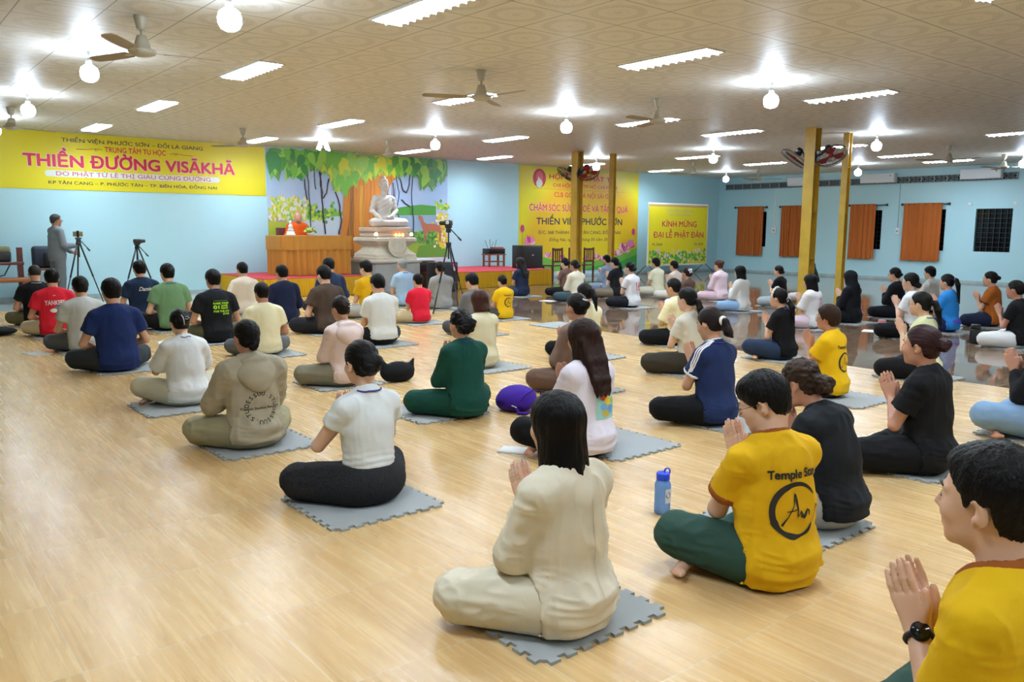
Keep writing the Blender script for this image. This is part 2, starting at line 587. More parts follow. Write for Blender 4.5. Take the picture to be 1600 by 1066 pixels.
def ring_print(r, w, n=96, a0=0.0, a1=6.2832, brush=False):
    co, fs = [], []
    for i in range(n + 1):
        t = a0 + (a1 - a0) * i / n
        k = i / n
        ww = w * (0.35 + 1.1 * math.sin(math.pi * min(1, k * 1.15)) ** 0.8 + 0.25 * math.sin(k * 40) * (k > 0.5)) if brush else w
        ww = max(ww, w * 0.25)
        for rr in (r - ww / 2, r + ww / 2):
            co.append((rr * math.cos(t), rr * math.sin(t), 0))
    for i in range(n):
        fs.append((2 * i, 2 * i + 1, 2 * i + 3, 2 * i + 2))
    return co, fs

def stroke(pts, ws):
    co, fs = [], []
    for i, (p, w) in enumerate(zip(pts, ws)):
        a = Vector(pts[max(i - 1, 0)]); b = Vector(pts[min(i + 1, len(pts) - 1)])
        d = (b - a).normalized(); nrm = Vector((-d.y, d.x))
        for q in (-1, 1):
            co.append((p[0] + nrm.x * w * q / 2, p[1] + nrm.y * w * q / 2, 0))
    for i in range(len(pts) - 1):
        fs.append((2 * i, 2 * i + 1, 2 * i + 3, 2 * i + 2))
    return co, fs

PRINTS = {}
SKINS = {'a': '#d2a78a', 'b': '#c4937a', 'c': '#ddb79c', 'd': '#b38268'}

def person(loc, h, label, sex='f', top='#cccccc', pants='#222222', sleeve='short', hair='tied', hcol='#0d0908', rot=0.0,
           lean=0.03, side=0.0, pitch=6, yaw=0, vox=0.014, hem=0.05, loose=1.0, knees=1.0, pray=0.0, hands='pray', skin='a', baggy=1.0, reach=0.0,
           tail=None, bun=None, ext=(), prints=None, collar=None, cuffs=None, fringe=False, flecked=False, hood=None, face=False,
           flare=0.0, neckw=0.0, z0=0.012, elbow=0.0, wide=1.0, creases=1.0, toes=False, seam=None):
    root = empty('person', (loc[0], loc[1], z0), R(rot), label, 'person', 'people seated in rows on the hall floor')
    s = h / 0.866
    m = sex == 'm'
    vox = vox / s
    fine = vox < 0.0095
    K = _mats
    sk = skin_mat('skin ' + skin, SKINS[skin])
    def bend(p):
        p = np.array(p, float); t = max(0.0, p[2] - 0.1) / 0.6
        return p + np.array((side * t * t, lean * t * t, -0.35 * lean * t * t))
    sh = (0.176 if m else 0.150) * wide
    # ---- head frame
    hc = bend((0, 0.030, 0.748))
    Rh = rotm(rx=-R(pitch), rz=R(yaw))
    H = lambda p: moved(p, hc, Rh)
    HP = lambda x, y, z: hc + Rh @ np.array((x, y, z))
    # ---- arms and hands
    ua, fa = (0.275, 0.245) if m else (0.258, 0.232)
    body, arms = [], []
    for q in (-1, 1):
        Sh = bend((q * sh * 0.97, -0.008, 0.522))
        if hands == 'pray':
            c = bend((0, 0.0, 0.42 + pray)); Wr = np.array((q * 0.021, 0.205 + reach + c[1] * 0.8, 0.405 + pray))
            u = np.array((0, 0.40, 0.917)); v = np.array((0, 0.917, -0.40)); nx = np.array((q, 0, 0.0))
            hint = (q * (0.75 + elbow), -0.35, -1.0)
        elif hands == 'lap':
            Wr = np.array((q * 0.10, 0.20, 0.20)); u = np.array((-q * 0.80, 0.60, -0.05)); v = np.array((q * 0.6, 0.8, 0)); nx = np.array((0, 0, -1.0))
            hint = (q * (0.8 + elbow), -0.45, -0.6)
        else:
            Wr = np.array((q * 0.30, 0.22, 0.20)); u = np.array((0, 0.9, -0.43)); v = np.array((q, 0, 0.0)); nx = np.array((0, 0.43, 0.9))
            hint = (q * 0.8, -0.5, -0.4)
        El = ik(Sh, hint, Wr, ua, fa)
        arms.append((Sh, El, Wr, u, v, nx))
    bs = 1.0 if m else 0.90
    torso = [(ell((0, -0.008, 0.115), (0.163, 0.120, 0.112)), 0.03), (ell(bend((0, 0.0, 0.25)), (0.136 * bs, 0.100, 0.15)), 0.05),
             (ell(bend((0, 0.0, 0.41)), (0.155 * bs * wide, 0.108 * (0.5 + bs / 2), 0.165)), 0.05),
             (cap(bend((-sh * 0.66, -0.008, 0.530)), bend((sh * 0.66, -0.008, 0.530)), 0.058), 0.04),
             (cap(bend((-sh * 0.5, -0.012, 0.555)), bend((0, -0.010, 0.588)), 0.036, 0.046), 0.03),
             (cap(bend((sh * 0.5, -0.012, 0.555)), bend((0, -0.010, 0.588)), 0.036, 0.046), 0.03)]
    nk = 0.056 if m else 0.047
    neckA, neckB = bend((0, -0.008, 0.57)), HP(0, -0.022, -0.045)
    body = list(torso) + [(cap(neckA, neckB, nk * 1.08, nk), 0.025)]
    legs, feet = [], []
    kx, ky, kz = 0.298 * knees, 0.255, 0.150 if toes else 0.104
    for q in (-1, 1):
        hip = np.array((q * 0.095, 0.02, 0.108)); kn = np.array((q * kx, ky, kz))
        an = np.array((-q * 0.045, 0.335 if q > 0 else 0.235, 0.058))
        legs += [(cap(hip, kn, 0.096, 0.071), 0.03), (cap(kn, kn + (an - kn) * 0.9, 0.066, 0.048), 0.02)]
        to = np.array((-q * (0.245 if q > 0 else 0.21), 0.265 if q > 0 else 0.19, 0.034))
        if toes and q > 0:
            an = np.array((-0.13, 0.30, 0.048)); to = np.array((-0.345, 0.165, 0.030))
        feet += [(cap(kn, an, 0.052, 0.034), 0.02), (cap(an, to, 0.034, 0.024), 0.02), (ell(an + np.array((q * 0.02, 0.0, -0.01)), 0.034), 0.02)]
        if toes:
            dr = (to - an) / np.linalg.norm(to - an); sd = np.array((0, 1.0, 0)) if q > 0 else np.array((0, 1.0, 0))
            for i in range(5):
                b = to + sd * (i - 2) * 0.016 + np.array((0, 0, 0.004 * (2 - i)))
                feet.append((cap(b, b + dr * (0.030 - 0.003 * i), 0.0125 - 0.001 * i, 0.009), 0.004))
    body += [(p, k, -0.006) for p, k in legs] + feet
    for Sh, El, Wr, u, v, nx in arms:
        body += [(cap(Sh, El, 0.047 if m else 0.042, 0.038 if m else 0.034), 0.025), (cap(El, Wr, 0.040 if m else 0.036, 0.025 if m else 0.022), 0.012)]
        body += hand_prims(Wr, u, v, nx, fine)
    hp = head_prims(1.0 if m else 0.94)
    F = field_of(body, vox, 0.02, lo=(-1, -1, 0.0))
    # the head joins by its own small blends
    hf = [(H(p), k) for p, k in hp]
    f2 = field_of(body + hf, vox, 0.02, lo=(-1, -1, 0.0))
    F = f2
    if fine:
        for q in (-1, 1):
            F.cut(H(ell((q * 0.086, 0.000, -0.006), (0.008, 0.010, 0.016))), 0.003)
    Z = F.axes()[2]
    F.F = np.maximum(F.F, 0.003 - Z).astype(np.float32)
    V, Q = F.mesh()
    V = relax(V, Q, 1)
    me = set_mesh('body', V * s, Q)
    bo = link('body', me, root, [sk])
    if fine:
        me.materials.append(mat('lips', '#b06a5a', 0.45))
        C = V[Q].mean(1); L_ = (C - hc) @ Rh
        lip = (L_[:, 1] > 0.080) & (np.abs(L_[:, 0]) < 0.025) & (L_[:, 2] < -0.050) & (L_[:, 2] > -0.071)
        me.polygons.foreach_set('material_index', lip.astype(np.int32))
    # ---- trousers
    pk = cloth(pants, speckle=flecked)
    infl = 0.010 + 0.008 * baggy
    tr = [(torso[0][0], 0.03, infl + 0.002)] + [(p, k, infl) for p, k in legs]
    F = field_of(tr, vox * 1.1, 0.02, lo=(-1, -1, -0.02))
    X, Y, Z = F.axes()
    F.F = np.maximum(F.F, np.maximum(0.002 - Z, Z - (0.275 if toes else 0.215))).astype(np.float32)
    ca = 0.0085 * creases
    finish(F, 'trousers', [pk], root, s, lambda V: ca * crease(V, (8, 8, 17), (15, 15, 30)) * np.clip((V[:, 2] - 0.02) / 0.03, 0, 1) * np.clip((np.hypot(V[:, 0], V[:, 1]) - 0.21) / 0.08, 0.04, 1))
    # ---- top
    tk = cloth(top)
    e = 0.010 + 0.006 * loose
    f = 1.0 if m else 0.91
    lo_r = 0.186 * (0.96 if not m else 1.0) + 0.012 * (loose - 1) + flare
    tp = [(cap(bend((0, -0.012, 0.06)), bend((0, -0.006, 0.36)), lo_r, 0.150 * f + e * 0.8, 0.76), 0.03),
          (cap(bend((0, -0.006, 0.34)), bend((0, -0.006, 0.47)), 0.150 * f * (0.5 + wide / 2) + e, 0.150 * f * (0.5 + wide / 2) + e, 0.74), 0.04)]
    if hem <= 0.12:
        tp += [(torso[0][0], 0.03, infl + 0.018)]
    if hem > 0.12:      # short top: follows the waist
        tp = [(ell(bend((0, 0.0, 0.24)), (0.142 * bs + e, 0.106 + e, 0.17)), 0.05), (ell(bend((0, 0.0, 0.41)), (0.157 * bs + e, 0.110 + e, 0.165)), 0.05)]
    tp += [(p, k, e) for p, k in torso[3:]]
    sl = []
    for Sh, El, Wr, u, v, nx in arms:
        d = (El - Sh) / np.linalg.norm(El - Sh)
        if sleeve == 'long':
            sl.append((cap(Sh, El, 0.058 + 0.010 * loose, 0.050 + 0.010 * loose), None))
            d2 = (Wr - El) / np.linalg.norm(Wr - El)
            sl.append((cap(El, Wr + d2 * 0.02, 0.050 + 0.010 * loose, 0.034 + 0.010 * loose), (Wr - d2 * 0.005, d2)))
        else:
            t = {'short': 0.60, 'half': 0.85, 'cap': 0.42}[sleeve]
            en = Sh + (El - Sh) * t
            sl.append((cap(Sh, Sh + (El - Sh) * (t + 0.25), 0.056 + 0.008 * loose, 0.056 + 0.018 * loose), (en, d)))
    allp = tp + [(p, 0.03) for p, _ in sl]
    hoodp = [H(p) for p in (ell((0, -0.016, 0.034), (0.098, 0.116, 0.104)), ell((0, -0.02, -0.05), (0.092, 0.10, 0.09)), cap((0, -0.03, -0.08), (0, -0.06, -0.16), 0.088, 0.10))] if hood == 'up' else []
    allp += [(p, 0.03) for p in hoodp]
    G = field_of(allp, vox, 0.03, lo=(-1, -1, -0.05))
    F = G.like()
    for p in tp: F.add(p[0], p[1], p[2] if len(p) > 2 else 0.0)
    X, Y, Z = F.axes()
    cuffF = []
    for p, pl in sl:
        dd = F.all(p)
        if pl is not None:
            pd = ((X - pl[0][0]) * pl[1][0] + (Y - pl[0][1]) * pl[1][1] + (Z - pl[0][2]) * pl[1][2]).astype(np.float32)
            dc = np.maximum(dd, pd)
            if cuffs:
                c_ = np.maximum(np.maximum(dd - 0.0040, pd - 0.001), -0.022 - pd)
                cuffF.append(c_)
            dd = dc
        k = np.float32(0.03)
        hh = np.clip(0.5 + 0.5 * (F.F - dd) / k, 0, 1)
        F.F = F.F * (1 - hh) + dd * hh - k * hh * (1 - hh)
    nkp = cap(bend((0, 0.012, 0.54)), HP(0, -0.01, 0.06), nk + 0.010 + neckw, nk + 0.016 + neckw)
    nd = F.all(nkp)
    uncut = F.F.copy()
    hz = (hem - Z + 0.02 * np.clip(Y * 8, -1, 1)).astype(np.float32)
    F.F = np.maximum(F.F, hz)
    if hem <= 0.12:
        LF = F.like()
        for p, k in legs: LF.add(p, k, infl)
        k = np.float32(0.018); d_ = np.float32(0.002) - LF.F
        hh = np.clip(0.5 - 0.5 * (F.F - d_) / k, 0, 1)
        F.F = F.F * (1 - hh) + d_ * hh + k * hh * (1 - hh)
    if hood == 'up':
        for p in hoodp: F.add(p, 0.03)
        F.cut(H(ell((0, 0.125, -0.02), (0.066, 0.10, 0.115))), 0.01)
    else:
        F.F = np.maximum(F.F, -nd)
    ta = 0.0095 * creases
    def folds(V):
        low = np.clip((0.34 - V[:, 2]) / 0.2, 0, 1)
        d = ta * (crease(V, (9, 9, 4.5), (17, 17, 7)) + 0.5 * np.clip(np.abs(V[:, 0]) * 9 - 0.8, 0, 1) * crease(V + 4, (10, 10, 22), (20, 20, 40)) + 0.8 * low * crease(V + 2, (4, 4, 17), (8, 8, 36)))
        if hem > 0.12:
            d = d + 0.0035 * low * np.sin(V[:, 2] * 190 + 4 * noise(V, (6, 6, 6)))
        return d
    name = {'long': 'sweater' if hood is None else 'hooded_sweater'}.get(sleeve, 't_shirt')
    shirt = finish(F, name, [tk], root, s, folds)
    if hood == 'down':
        hd = Field(bend((-0.2, -0.26, 0.36)), bend((0.2, 0.14, 0.70)), vox)
        hd.add(ell(bend((0, -0.085, 0.525)), (0.145, 0.070, 0.090), rotm(rx=-0.35)), 0.02)
        hd.add(ell(bend((0, -0.120, 0.465)), (0.090, 0.045, 0.075), rotm(rx=-0.15)), 0.05)
        hd.add(cap(bend((-0.105, 0.0, 0.575)), bend((0.105, 0.0, 0.575)), 0.036), 0.03)
        hd.add(ell(bend((0, -0.055, 0.600)), (0.110, 0.075, 0.036), rotm(rx=-0.3)), 0.02)
        hd.cut(cap(bend((0, 0.0, 0.55)), HP(0, -0.01, 0.06), nk + 0.026, nk + 0.030), 0.012)
        finish(hd, 'hood', [tk], root, s, lambda V: 0.005 * noise(V, (14, 14, 22)))
    if collar or (fine and hood is None):
        F.F = np.maximum(np.maximum(uncut - 0.0022, nd - 0.020), -nd + 0.001)
        o = finish(F, 'collar', [cloth(collar or top)], root, s, folds)
        if collar and o: o['label'] = 'collar in a contrasting colour'
    for c_ in cuffF:
        F.F = c_
        o = finish(F, 'cuff', [cloth(cuffs)], root, s, folds)
        if o: o['label'] = 'sleeve cuff in a contrasting colour'
    # ---- hair
    way = 'back'
    hprims, mode = [], 'line'
    t = 0.008
    if hair in ('male', 'fade'):
        way = 'short'
        top_t = 0.020 if hair == 'male' else 0.012
        hprims += [(H(ell((0, -0.012, 0.036), (0.0765 + (0.011 if hair == 'male' else 0.005), 0.0965 + 0.010, 0.0825 + top_t))), 0.02),
                   (H(ell((0, -0.040, -0.022), (0.062 + 0.009, 0.054 + 0.010, 0.060))), 0.02)]
        if hair == 'male':
            hprims.append((H(ell((0, 0.035, 0.085), (0.060, 0.052, 0.036))), 0.02))
    elif hair == 'grey_short':
        way = 'short'
        hprims += [(H(ell((0, -0.012, 0.036), (0.084, 0.104, 0.091))), 0.02), (H(ell((0, -0.040, -0.022), (0.068, 0.062, 0.060))), 0.02)]
    elif hair == 'crop':      # woman's short full cut
        way = 'back'
        hprims += [(H(ell((0, -0.012, 0.036), (0.091, 0.112, 0.100))), 0.02), (H(ell((0, -0.045, -0.030), (0.076, 0.070, 0.062))), 0.03)]
    elif hair in ('bob', 'long'):
        way, mode = 'down', 'face'
        ln = tail or 0.15
        hprims += [(H(ell((0, -0.012, 0.036), (0.091, 0.110, 0.096))), 0.02),
                   (H(cap((0, -0.022, 0.02), (0, -0.040, -min(ln, 0.20)), 0.090, 0.094, 0.95)), 0.03)]
        if ln > 0.22:
            zb = 0.75 - ln
            for x in (-0.066, -0.022, 0.022, 0.066):
                pts = [HP(x * 0.9, -0.070, -0.02), bend((x * 0.85, -0.080, 0.615)), bend((x * 0.75, -0.128, 0.50)), bend((x * 0.65, -0.143, 0.44)), bend((x * 0.8, -0.146, zb))]
                for a, b, ra, rb in zip(pts, pts[1:], (0.038, 0.034, 0.024, 0.018), (0.034, 0.024, 0.018, 0.006)):
                    hprims.append((cap(a, b, ra, rb), 0.02))
    else:                     # tied back
        hprims += [(H(ell((0, -0.012, 0.036), (0.0765 + t, 0.0965 + t, 0.0825 + t + 0.003))), 0.02),
                   (H(ell((0, -0.040, -0.024), (0.062 + t, 0.054 + t, 0.058))), 0.02)]
    F = None
    extra = []
    if bun is not None:
        y, z, r = bun
        extra += [(H(ell((0, y, z), (r * 1.05, r * 0.85, r))), 0.012), (H(ell((r * 0.35, y - r * 0.35, z + r * 0.2), (r * 0.7, r * 0.6, r * 0.6))), 0.008), (H(ell((-r * 0.4, y - r * 0.3, z - r * 0.25), (r * 0.65, r * 0.6, r * 0.6))), 0.008)]
    if hair == 'tied' and tail is not None:
        y, z, ln = tail
        a = HP(0, y, z); b = HP(0, y - 0.045, z - 0.01)
        c = b + np.array((0.0, -0.02, -0.07)); back = bend((0, -0.165, max(0.30, c[2] - ln * 0.5)))
        zt = b[2] - ln
        c[1] = min(c[1], -0.12 + lean * 0.5)
        dd = np.array((0, min(c[1], -0.155 + lean * 0.4), max(0.25, zt)))
        extra += [(cap(a, b, 0.020, 0.026), 0.012), (cap(b, c, 0.030, 0.034), 0.015), (cap(c, dd, 0.034, 0.012), 0.015)]
    F = field_of(hprims + extra, max(0.0055, vox * 0.72), 0.02)
    FX = F.like()
    for p, k in hprims: FX.add(p, k)
    X, Y, Z = FX.axes()
    x, y, z = X - np.float32(hc[0]), Y - np.float32(hc[1]), Z - np.float32(hc[2])
    M = Rh.astype(np.float32)
    xh, yh, zh = (M[0, i] * x + M[1, i] * y + M[2, i] * z for i in range(3))
    if mode == 'line':
        ys = [-0.13, -0.06, -0.040, -0.030, 0.014, 0.020, 0.032, 0.050, 0.074, 0.11]
        zs = [-0.072, -0.072, -0.052, 0.006, 0.010, -0.016, 0.022, 0.040, 0.072, 0.085]
        if hair == 'fade': zs = [-0.03, -0.03, -0.01, 0.02, 0.02, 0.02, 0.035, 0.05, 0.075, 0.085]
        if fringe: zs[6:] = [0.0, 0.016, 0.040, 0.044]
        if hair == 'tied': zs[0:3] = [-0.066, -0.066, -0.050]
        if hair == 'crop': zs[0:6] = [-0.085, -0.085, -0.065, -0.012, -0.010, -0.03]
        zl = np.interp(yh, ys, zs).astype(np.float32)
        FX.F = np.maximum(FX.F, (zl - zh) * np.float32(0.75))
    else:
        ln_ = tail or 0.15
        FX.cut(H(ell((0, 0.120, -0.035), (0.070, 0.098, 0.105 if not fringe else 0.085))), 0.01)
        if ln_ <= 0.22:
            FX.F = np.maximum(FX.F, (-ln_ - 0.02 * np.sin(xh * 260) * 0.4 - zh).astype(np.float32))
        FX.F = np.maximum(FX.F, np.where(zh < 0.02, yh - 0.055, -1).astype(np.float32))
    for p, k in extra: FX.add(p, k)
    hm = hair_mat(hcol, 'curl' if (bun is not None and len(ext) and 'curly' in ext) else way)
    def strands(V):
        Lc = (V - hc) @ Rh
        if way == 'down':
            return 0.0028 * noise(V, (95, 95, 7)) + 0.0018 * noise(V + 4, (190, 190, 12))
        if way == 'short':
            a = np.arctan2(Lc[:, 0], Lc[:, 1] + 0.03); el_ = np.arctan2(Lc[:, 2] - 0.02, np.hypot(Lc[:, 0], Lc[:, 1] + 0.03))
            A = np.stack([np.cos(a) * 7, np.sin(a) * 7, el_ * 2.2], 1)
            B = np.stack([np.cos(a) * 22, np.sin(a) * 22, el_ * 5], 1)
            return 0.0030 * noise(A, 1.0) + 0.0026 * noise(B, 1.0) + 0.0010 * noise(V, (160, 160, 160))
        a = np.arctan2(Lc[:, 0], Lc[:, 2] + 0.03)
        A = np.stack([a * 14, Lc[:, 1] * 9, np.zeros(len(a))], 1)
        d = 0.0018 * noise(A, 1.0) + 0.0012 * noise(A, (2.4, 1.3, 1))
        if 'curly' in ext: d = d + 0.007 * noise(V, (60, 60, 60))
        if bun is not None:
            d = d + np.where(Lc[:, 1] < bun[0] + 0.02, 0.003 * noise(V, (70, 40, 90)), 0)
        return d
    if hair == 'none':
        pass
    elif hood != 'up':
        finish(FX, 'hair', [hm], root, s, strands)
    elif True:
        FX.F = np.maximum(FX.F, -(yh - 0.02)); finish(FX, 'hair', [hm], root, s, strands)
    # ---- eyes and brows where the face turns to us
    if face:
        b = MB()
        for q in (-1, 1):
            b.ball(HP(q * 0.031, 0.0865, 0.002) * s, (0.012 * s, 0.006 * s, 0.0036 * s), 0, 12)
        b.build('eyes', [mat('closed lashes', '#1c1412', 0.4)], root)
        b = MB()
        for q in (-1, 1):
            b.tube([HP(q * 0.014, 0.0985, 0.026) * s, HP(q * 0.032, 0.0935, 0.031) * s, HP(q * 0.050, 0.0800, 0.027) * s], [0.002 * s, 0.003 * s, 0.0015 * s], 6)
        b.build('eyebrows', [mat('brow', '#1d1613', 0.7)], root)
    P = lambda *a: tuple(HP(*a) * s)
    # ---- worn extras
    for x in ext:
        if x == 'lanyard' or x == 'white_lanyard':
            b = MB(); pts = []; lb = None
            for i in range(25):
                a = math.pi * (i / 24 * 1.5 - 0.25) + math.pi
                rr = nk + 0.021
                p = bend((rr * math.cos(a), rr * 0.95 * math.sin(a) - 0.006, 0.612 - 0.016 * (1 + math.sin(a))))
                if lb is None: lb = surface(shirt)
                q_ = lb.find_nearest(Vector(p * s))
                pts.append(q_[0] + q_[1] * (0.004 * s) if q_[0] is not None else Vector(p * s))
            pts = [bend((-0.04, 0.125, 0.42)) * s] + pts[::-1] + [bend((0.04, 0.125, 0.42)) * s]
            pts = pts if pts[1][0] < 0 else [pts[-1]] + pts[1:-1] + [pts[0]]
            b.tube(pts, 0.0045 * s, 6)
            b.build('lanyard', [mat('purple ribbon', '#40307f', 0.6) if x == 'lanyard' else mat('white ribbon', '#d8d8d8', 0.6)], root)
        if x == 'glasses':
            b = MB()
            for q in (-1, 1):
                b.tube([P(q * 0.033 + 0.023 * math.cos(a), 0.1035 - 0.012 * abs(math.cos(a)), 0.001 + 0.020 * math.sin(a)) for a in np.linspace(0, 2 * math.pi, 21)[:-1]], 0.0013 * s, 6, closed=True)
                b.tube([P(q * 0.056, 0.092, 0.004), P(q * 0.076, 0.06, 0.005), P(q * 0.080, -0.005, 0.006), P(q * 0.078, -0.02, -0.01)], 0.0013 * s, 6)
            b.tube([P(-0.010, 0.104, 0.003), P(0, 0.107, 0.006), P(0.010, 0.104, 0.003)], 0.0013 * s, 6)
            b.build('glasses', [mat('spectacle frame', '#55524e', 0.25, 0.8)], root)
        if x == 'claw':
            b = MB()
            b.tube([P(-0.012, -0.118, 0.055), P(-0.004, -0.142, 0.03), P(-0.002, -0.148, 0.0), P(0.0, -0.140, -0.035)], 0.005 * s, 6)
            b.tube([P(0.012, -0.140, 0.035), P(0.035, -0.142, 0.036), P(0.045, -0.135, 0.024), P(0.030, -0.142, 0.014), P(0.010, -0.144, 0.018)], 0.004 * s, 6)
            b.build('hair_clip', [mat('pale plastic', '#c9c9c6', 0.3)], root)
        if x == 'silver_clip':
            b = MB()
            for k in (0, 1, 2):
                b.tube([P(0.012 - 0.008 * k, -0.128, 0.045 - 0.018 * k), P(0.030, -0.138, 0.040 - 0.018 * k), P(0.050, -0.118, 0.044 - 0.018 * k)], 0.0045 * s, 6)
            b.build('hair_clip', [mat('silver', '#d5d5d2', 0.25, 0.7)], root)
        if x == 'side_clip':
            b = MB()
            b.tube([P(-0.022, -0.112, 0.075), P(-0.004, -0.124, 0.062), P(0.012, -0.126, 0.060)], 0.008 * s, 6)
            b.build('hair_clip', [mat('silver', '#d5d5d2', 0.25, 0.7)], root)
        if x == 'bow':
            b = MB()
            for q in (-1, 1):
                b.ball(P(q * 0.032, -0.105, 0.075), (0.036 * s, 0.018 * s, 0.026 * s), 0, 12)
                b.ball(P(q * 0.022, -0.120, 0.030), (0.016 * s, 0.012 * s, 0.032 * s), 0, 12)
            b.ball(P(0, -0.118, 0.072), 0.015 * s, 0, 10)
            b.build('hair_bow', [cloth('#ece6e6')], root)
        if x == 'scrunchie':
            b = MB()
            y, z, ln = tail
            pts = [P(0.028 * math.cos(a), y - 0.030, z + 0.028 * math.sin(a)) for a in np.linspace(0, 2 * math.pi, 17)[:-1]]
            b.tube(pts, 0.012 * s, 8, closed=True)
            b.build('scrunchie', [cloth('#e9e4d8')], root)
        if x == 'hair_tie':
            b = MB()
            y, z, ln = tail
            pts = [P(0.026 * math.cos(a), y - 0.030, z + 0.026 * math.sin(a)) for a in np.linspace(0, 2 * math.pi, 17)[:-1]]
            b.tube(pts, 0.005 * s, 6, closed=True)
            b.build('hair_tie', [mat('grey elastic', '#8a8f96', 0.6)], root)
        if x == 'headband':
            b = MB()
            pts = [P(0.092 * math.sin(a), 0.035 - 0.02 * math.cos(a), 0.036 + 0.100 * math.cos(a)) for a in np.linspace(-1.75, 1.75, 25)]
            b.tube(pts, [0.010 * s + 0.006 * s * (i % 3 == 1) for i in range(25)], 8)
            b.build('headband', [cloth('#e8e4de')], root)
        if x == 'wire_claw':
            b = MB()
            for k in range(6):
                a = k * 1.05
                b.tube([P(0.0, -0.120, -0.02), P(0.030 * math.cos(a), -0.150, -0.02 + 0.030 * math.sin(a)), P(0.045 * math.cos(a + 0.4), -0.138, -0.02 + 0.045 * math.sin(a + 0.4)), P(0.035 * math.cos(a + 0.9), -0.128, -0.02 + 0.035 * math.sin(a + 0.9))], 0.0035 * s, 5)
            b.build('hair_clip', [mat('pale plastic', '#c9c9c6', 0.3)], root)
        if x == 'watch':
            Sh, El, Wr, u, v, nx = arms[0]
            d = (Wr - El) / np.linalg.norm(Wr - El)
            c = Wr - d * 0.020
            a = np.cross(d, (0, 0, 1)); a /= np.linalg.norm(a); bb = np.cross(a, d)
            b = MB()
            b.tube([tuple((c + (a * math.cos(t) + bb * math.sin(t)) * 0.029) * s) for t in np.linspace(0, 2 * math.pi, 25)[:-1]], 0.0075 * s, 8, closed=True)
            w = b.build('watch_strap', [mat('black rubber', '#15161a', 0.5)], root)
            o = -nx * 1.0 + np.array((-0.2, -0.75, 0.1)); o = o - d * (o @ d); o /= np.linalg.norm(o)
            o = np.array((-0.75, -0.62, 0.0)); o = o - d * (o @ d); o /= np.linalg.norm(o)
            b = MB()
            c0 = c + o * 0.029
            b.tube([tuple((c0 - o * 0.004) * s), tuple((c0 + o * 0.008) * s)], 0.0225 * s, 24)
            f = b.build('watch_case', [mat('black steel', '#1b1c20', 0.3, 0.6)], w)
            b = MB()
            b.tube([tuple((c0 + o * 0.0075) * s), tuple((c0 + o * 0.0092) * s)], 0.0185 * s, 24)
            b.build('watch_face', [mat('dark dial', '#0a0d12', 0.1)], w)
        if x == 'headset':
            b = MB()
            b.tube([tuple(bend((0.085 * math.cos(a), -0.01 + 0.08 * math.sin(a), 0.612)) * s) for a in np.linspace(math.pi * 0.85, math.pi * 2.15, 15)], 0.008 * s, 8)
            b.build('neck_headset', [mat('black rubber', '#15161a', 0.5)], root)
    if prints:
        bvh = surface(shirt)
        for fn in prints:
            fn(root, shirt, s, bvh)
    if seam:
        co, fs = stroke([(0.0, 0.50), (0.001, 0.40), (0.002, 0.26), (0.0, 0.14)], [0.004] * 4)
        print_on(root, shirt, 'back_seam', co, fs, cloth(seam), (0.02, 0), s, 0.0015)
    return root, dict(arms=arms, s=s, hc=hc, Rh=Rh)
# ---------------------------------------------------------------- the hall: floor, walls, ceiling
CZ, BY, RX, LX, FY = 3.235, 18.18, 24.28, -5.0, -6.0
SPLIT = 8.2           # wood-look tiles up to here, brown polished tiles beyond

class NG:
    """small helper for node graphs on object coordinates (metres)"""
    def __init__(s, m):
        s.N, s.L = m.node_tree.nodes, m.node_tree.links
        s.P = s.N['Principled BSDF']
        s.tc = s.N.new('ShaderNodeTexCoord')
        sp = s.N.new('ShaderNodeSeparateXYZ'); s.L.new(s.tc.outputs['Object'], sp.inputs[0])
        s.x, s.y, s.z = sp.outputs
    def put(s, sock, v):
        if isinstance(v, (int, float)): sock.default_value = v
        elif isinstance(v, tuple): sock.default_value = v
        else: s.L.new(v, sock)
    def m(s, op, a, b=0.0, c=0.0):
        n = s.N.new('ShaderNodeMath'); n.operation = op
        s.put(n.inputs[0], a); s.put(n.inputs[1], b); s.put(n.inputs[2], c)
        return n.outputs[0]
    def vec(s, a, b, c=0.0):
        n = s.N.new('ShaderNodeCombineXYZ')
        for i, v in enumerate((a, b, c)): s.put(n.inputs[i], v)
        return n.outputs[0]
    def noise(s, v, scale=1.0, detail=3.0, dist=0.0, rough=0.5):
        n = s.N.new('ShaderNodeTexNoise'); s.L.new(v, n.inputs['Vector'])
        n.inputs['Scale'].default_value = scale; n.inputs['Detail'].default_value = detail
        n.inputs['Distortion'].default_value = dist; n.inputs['Roughness'].default_value = rough
        return n.outputs['Fac']
    def white(s, v):
        n = s.N.new('ShaderNodeTexWhiteNoise'); s.L.new(v, n.inputs['Vector']); return n.outputs['Value']
    def ramp(s, f, stops):
        n = s.N.new('ShaderNodeValToRGB'); s.put(n.inputs[0], f)
        e = n.color_ramp.elements
        while len(e) < len(stops): e.new(0.5)
        for q, (p, c) in zip(e, stops): q.position = p; q.color = lin(c)
        return n.outputs[0]
    def mix(s, f, a, b):
        n = s.N.new('ShaderNodeMix'); n.data_type = 'RGBA'
        s.put(n.inputs['Factor'], f); s.put(n.inputs['A'], a); s.put(n.inputs['B'], b)
        return n.outputs['Result']
    def bump(s, h, st, d=0.01):
        b = s.N.new('ShaderNodeBump'); b.inputs['Strength'].default_value = st; b.inputs['Distance'].default_value = d
        s.L.new(h, b.inputs['Height']); s.L.new(b.outputs[0], s.P.inputs['Normal'])

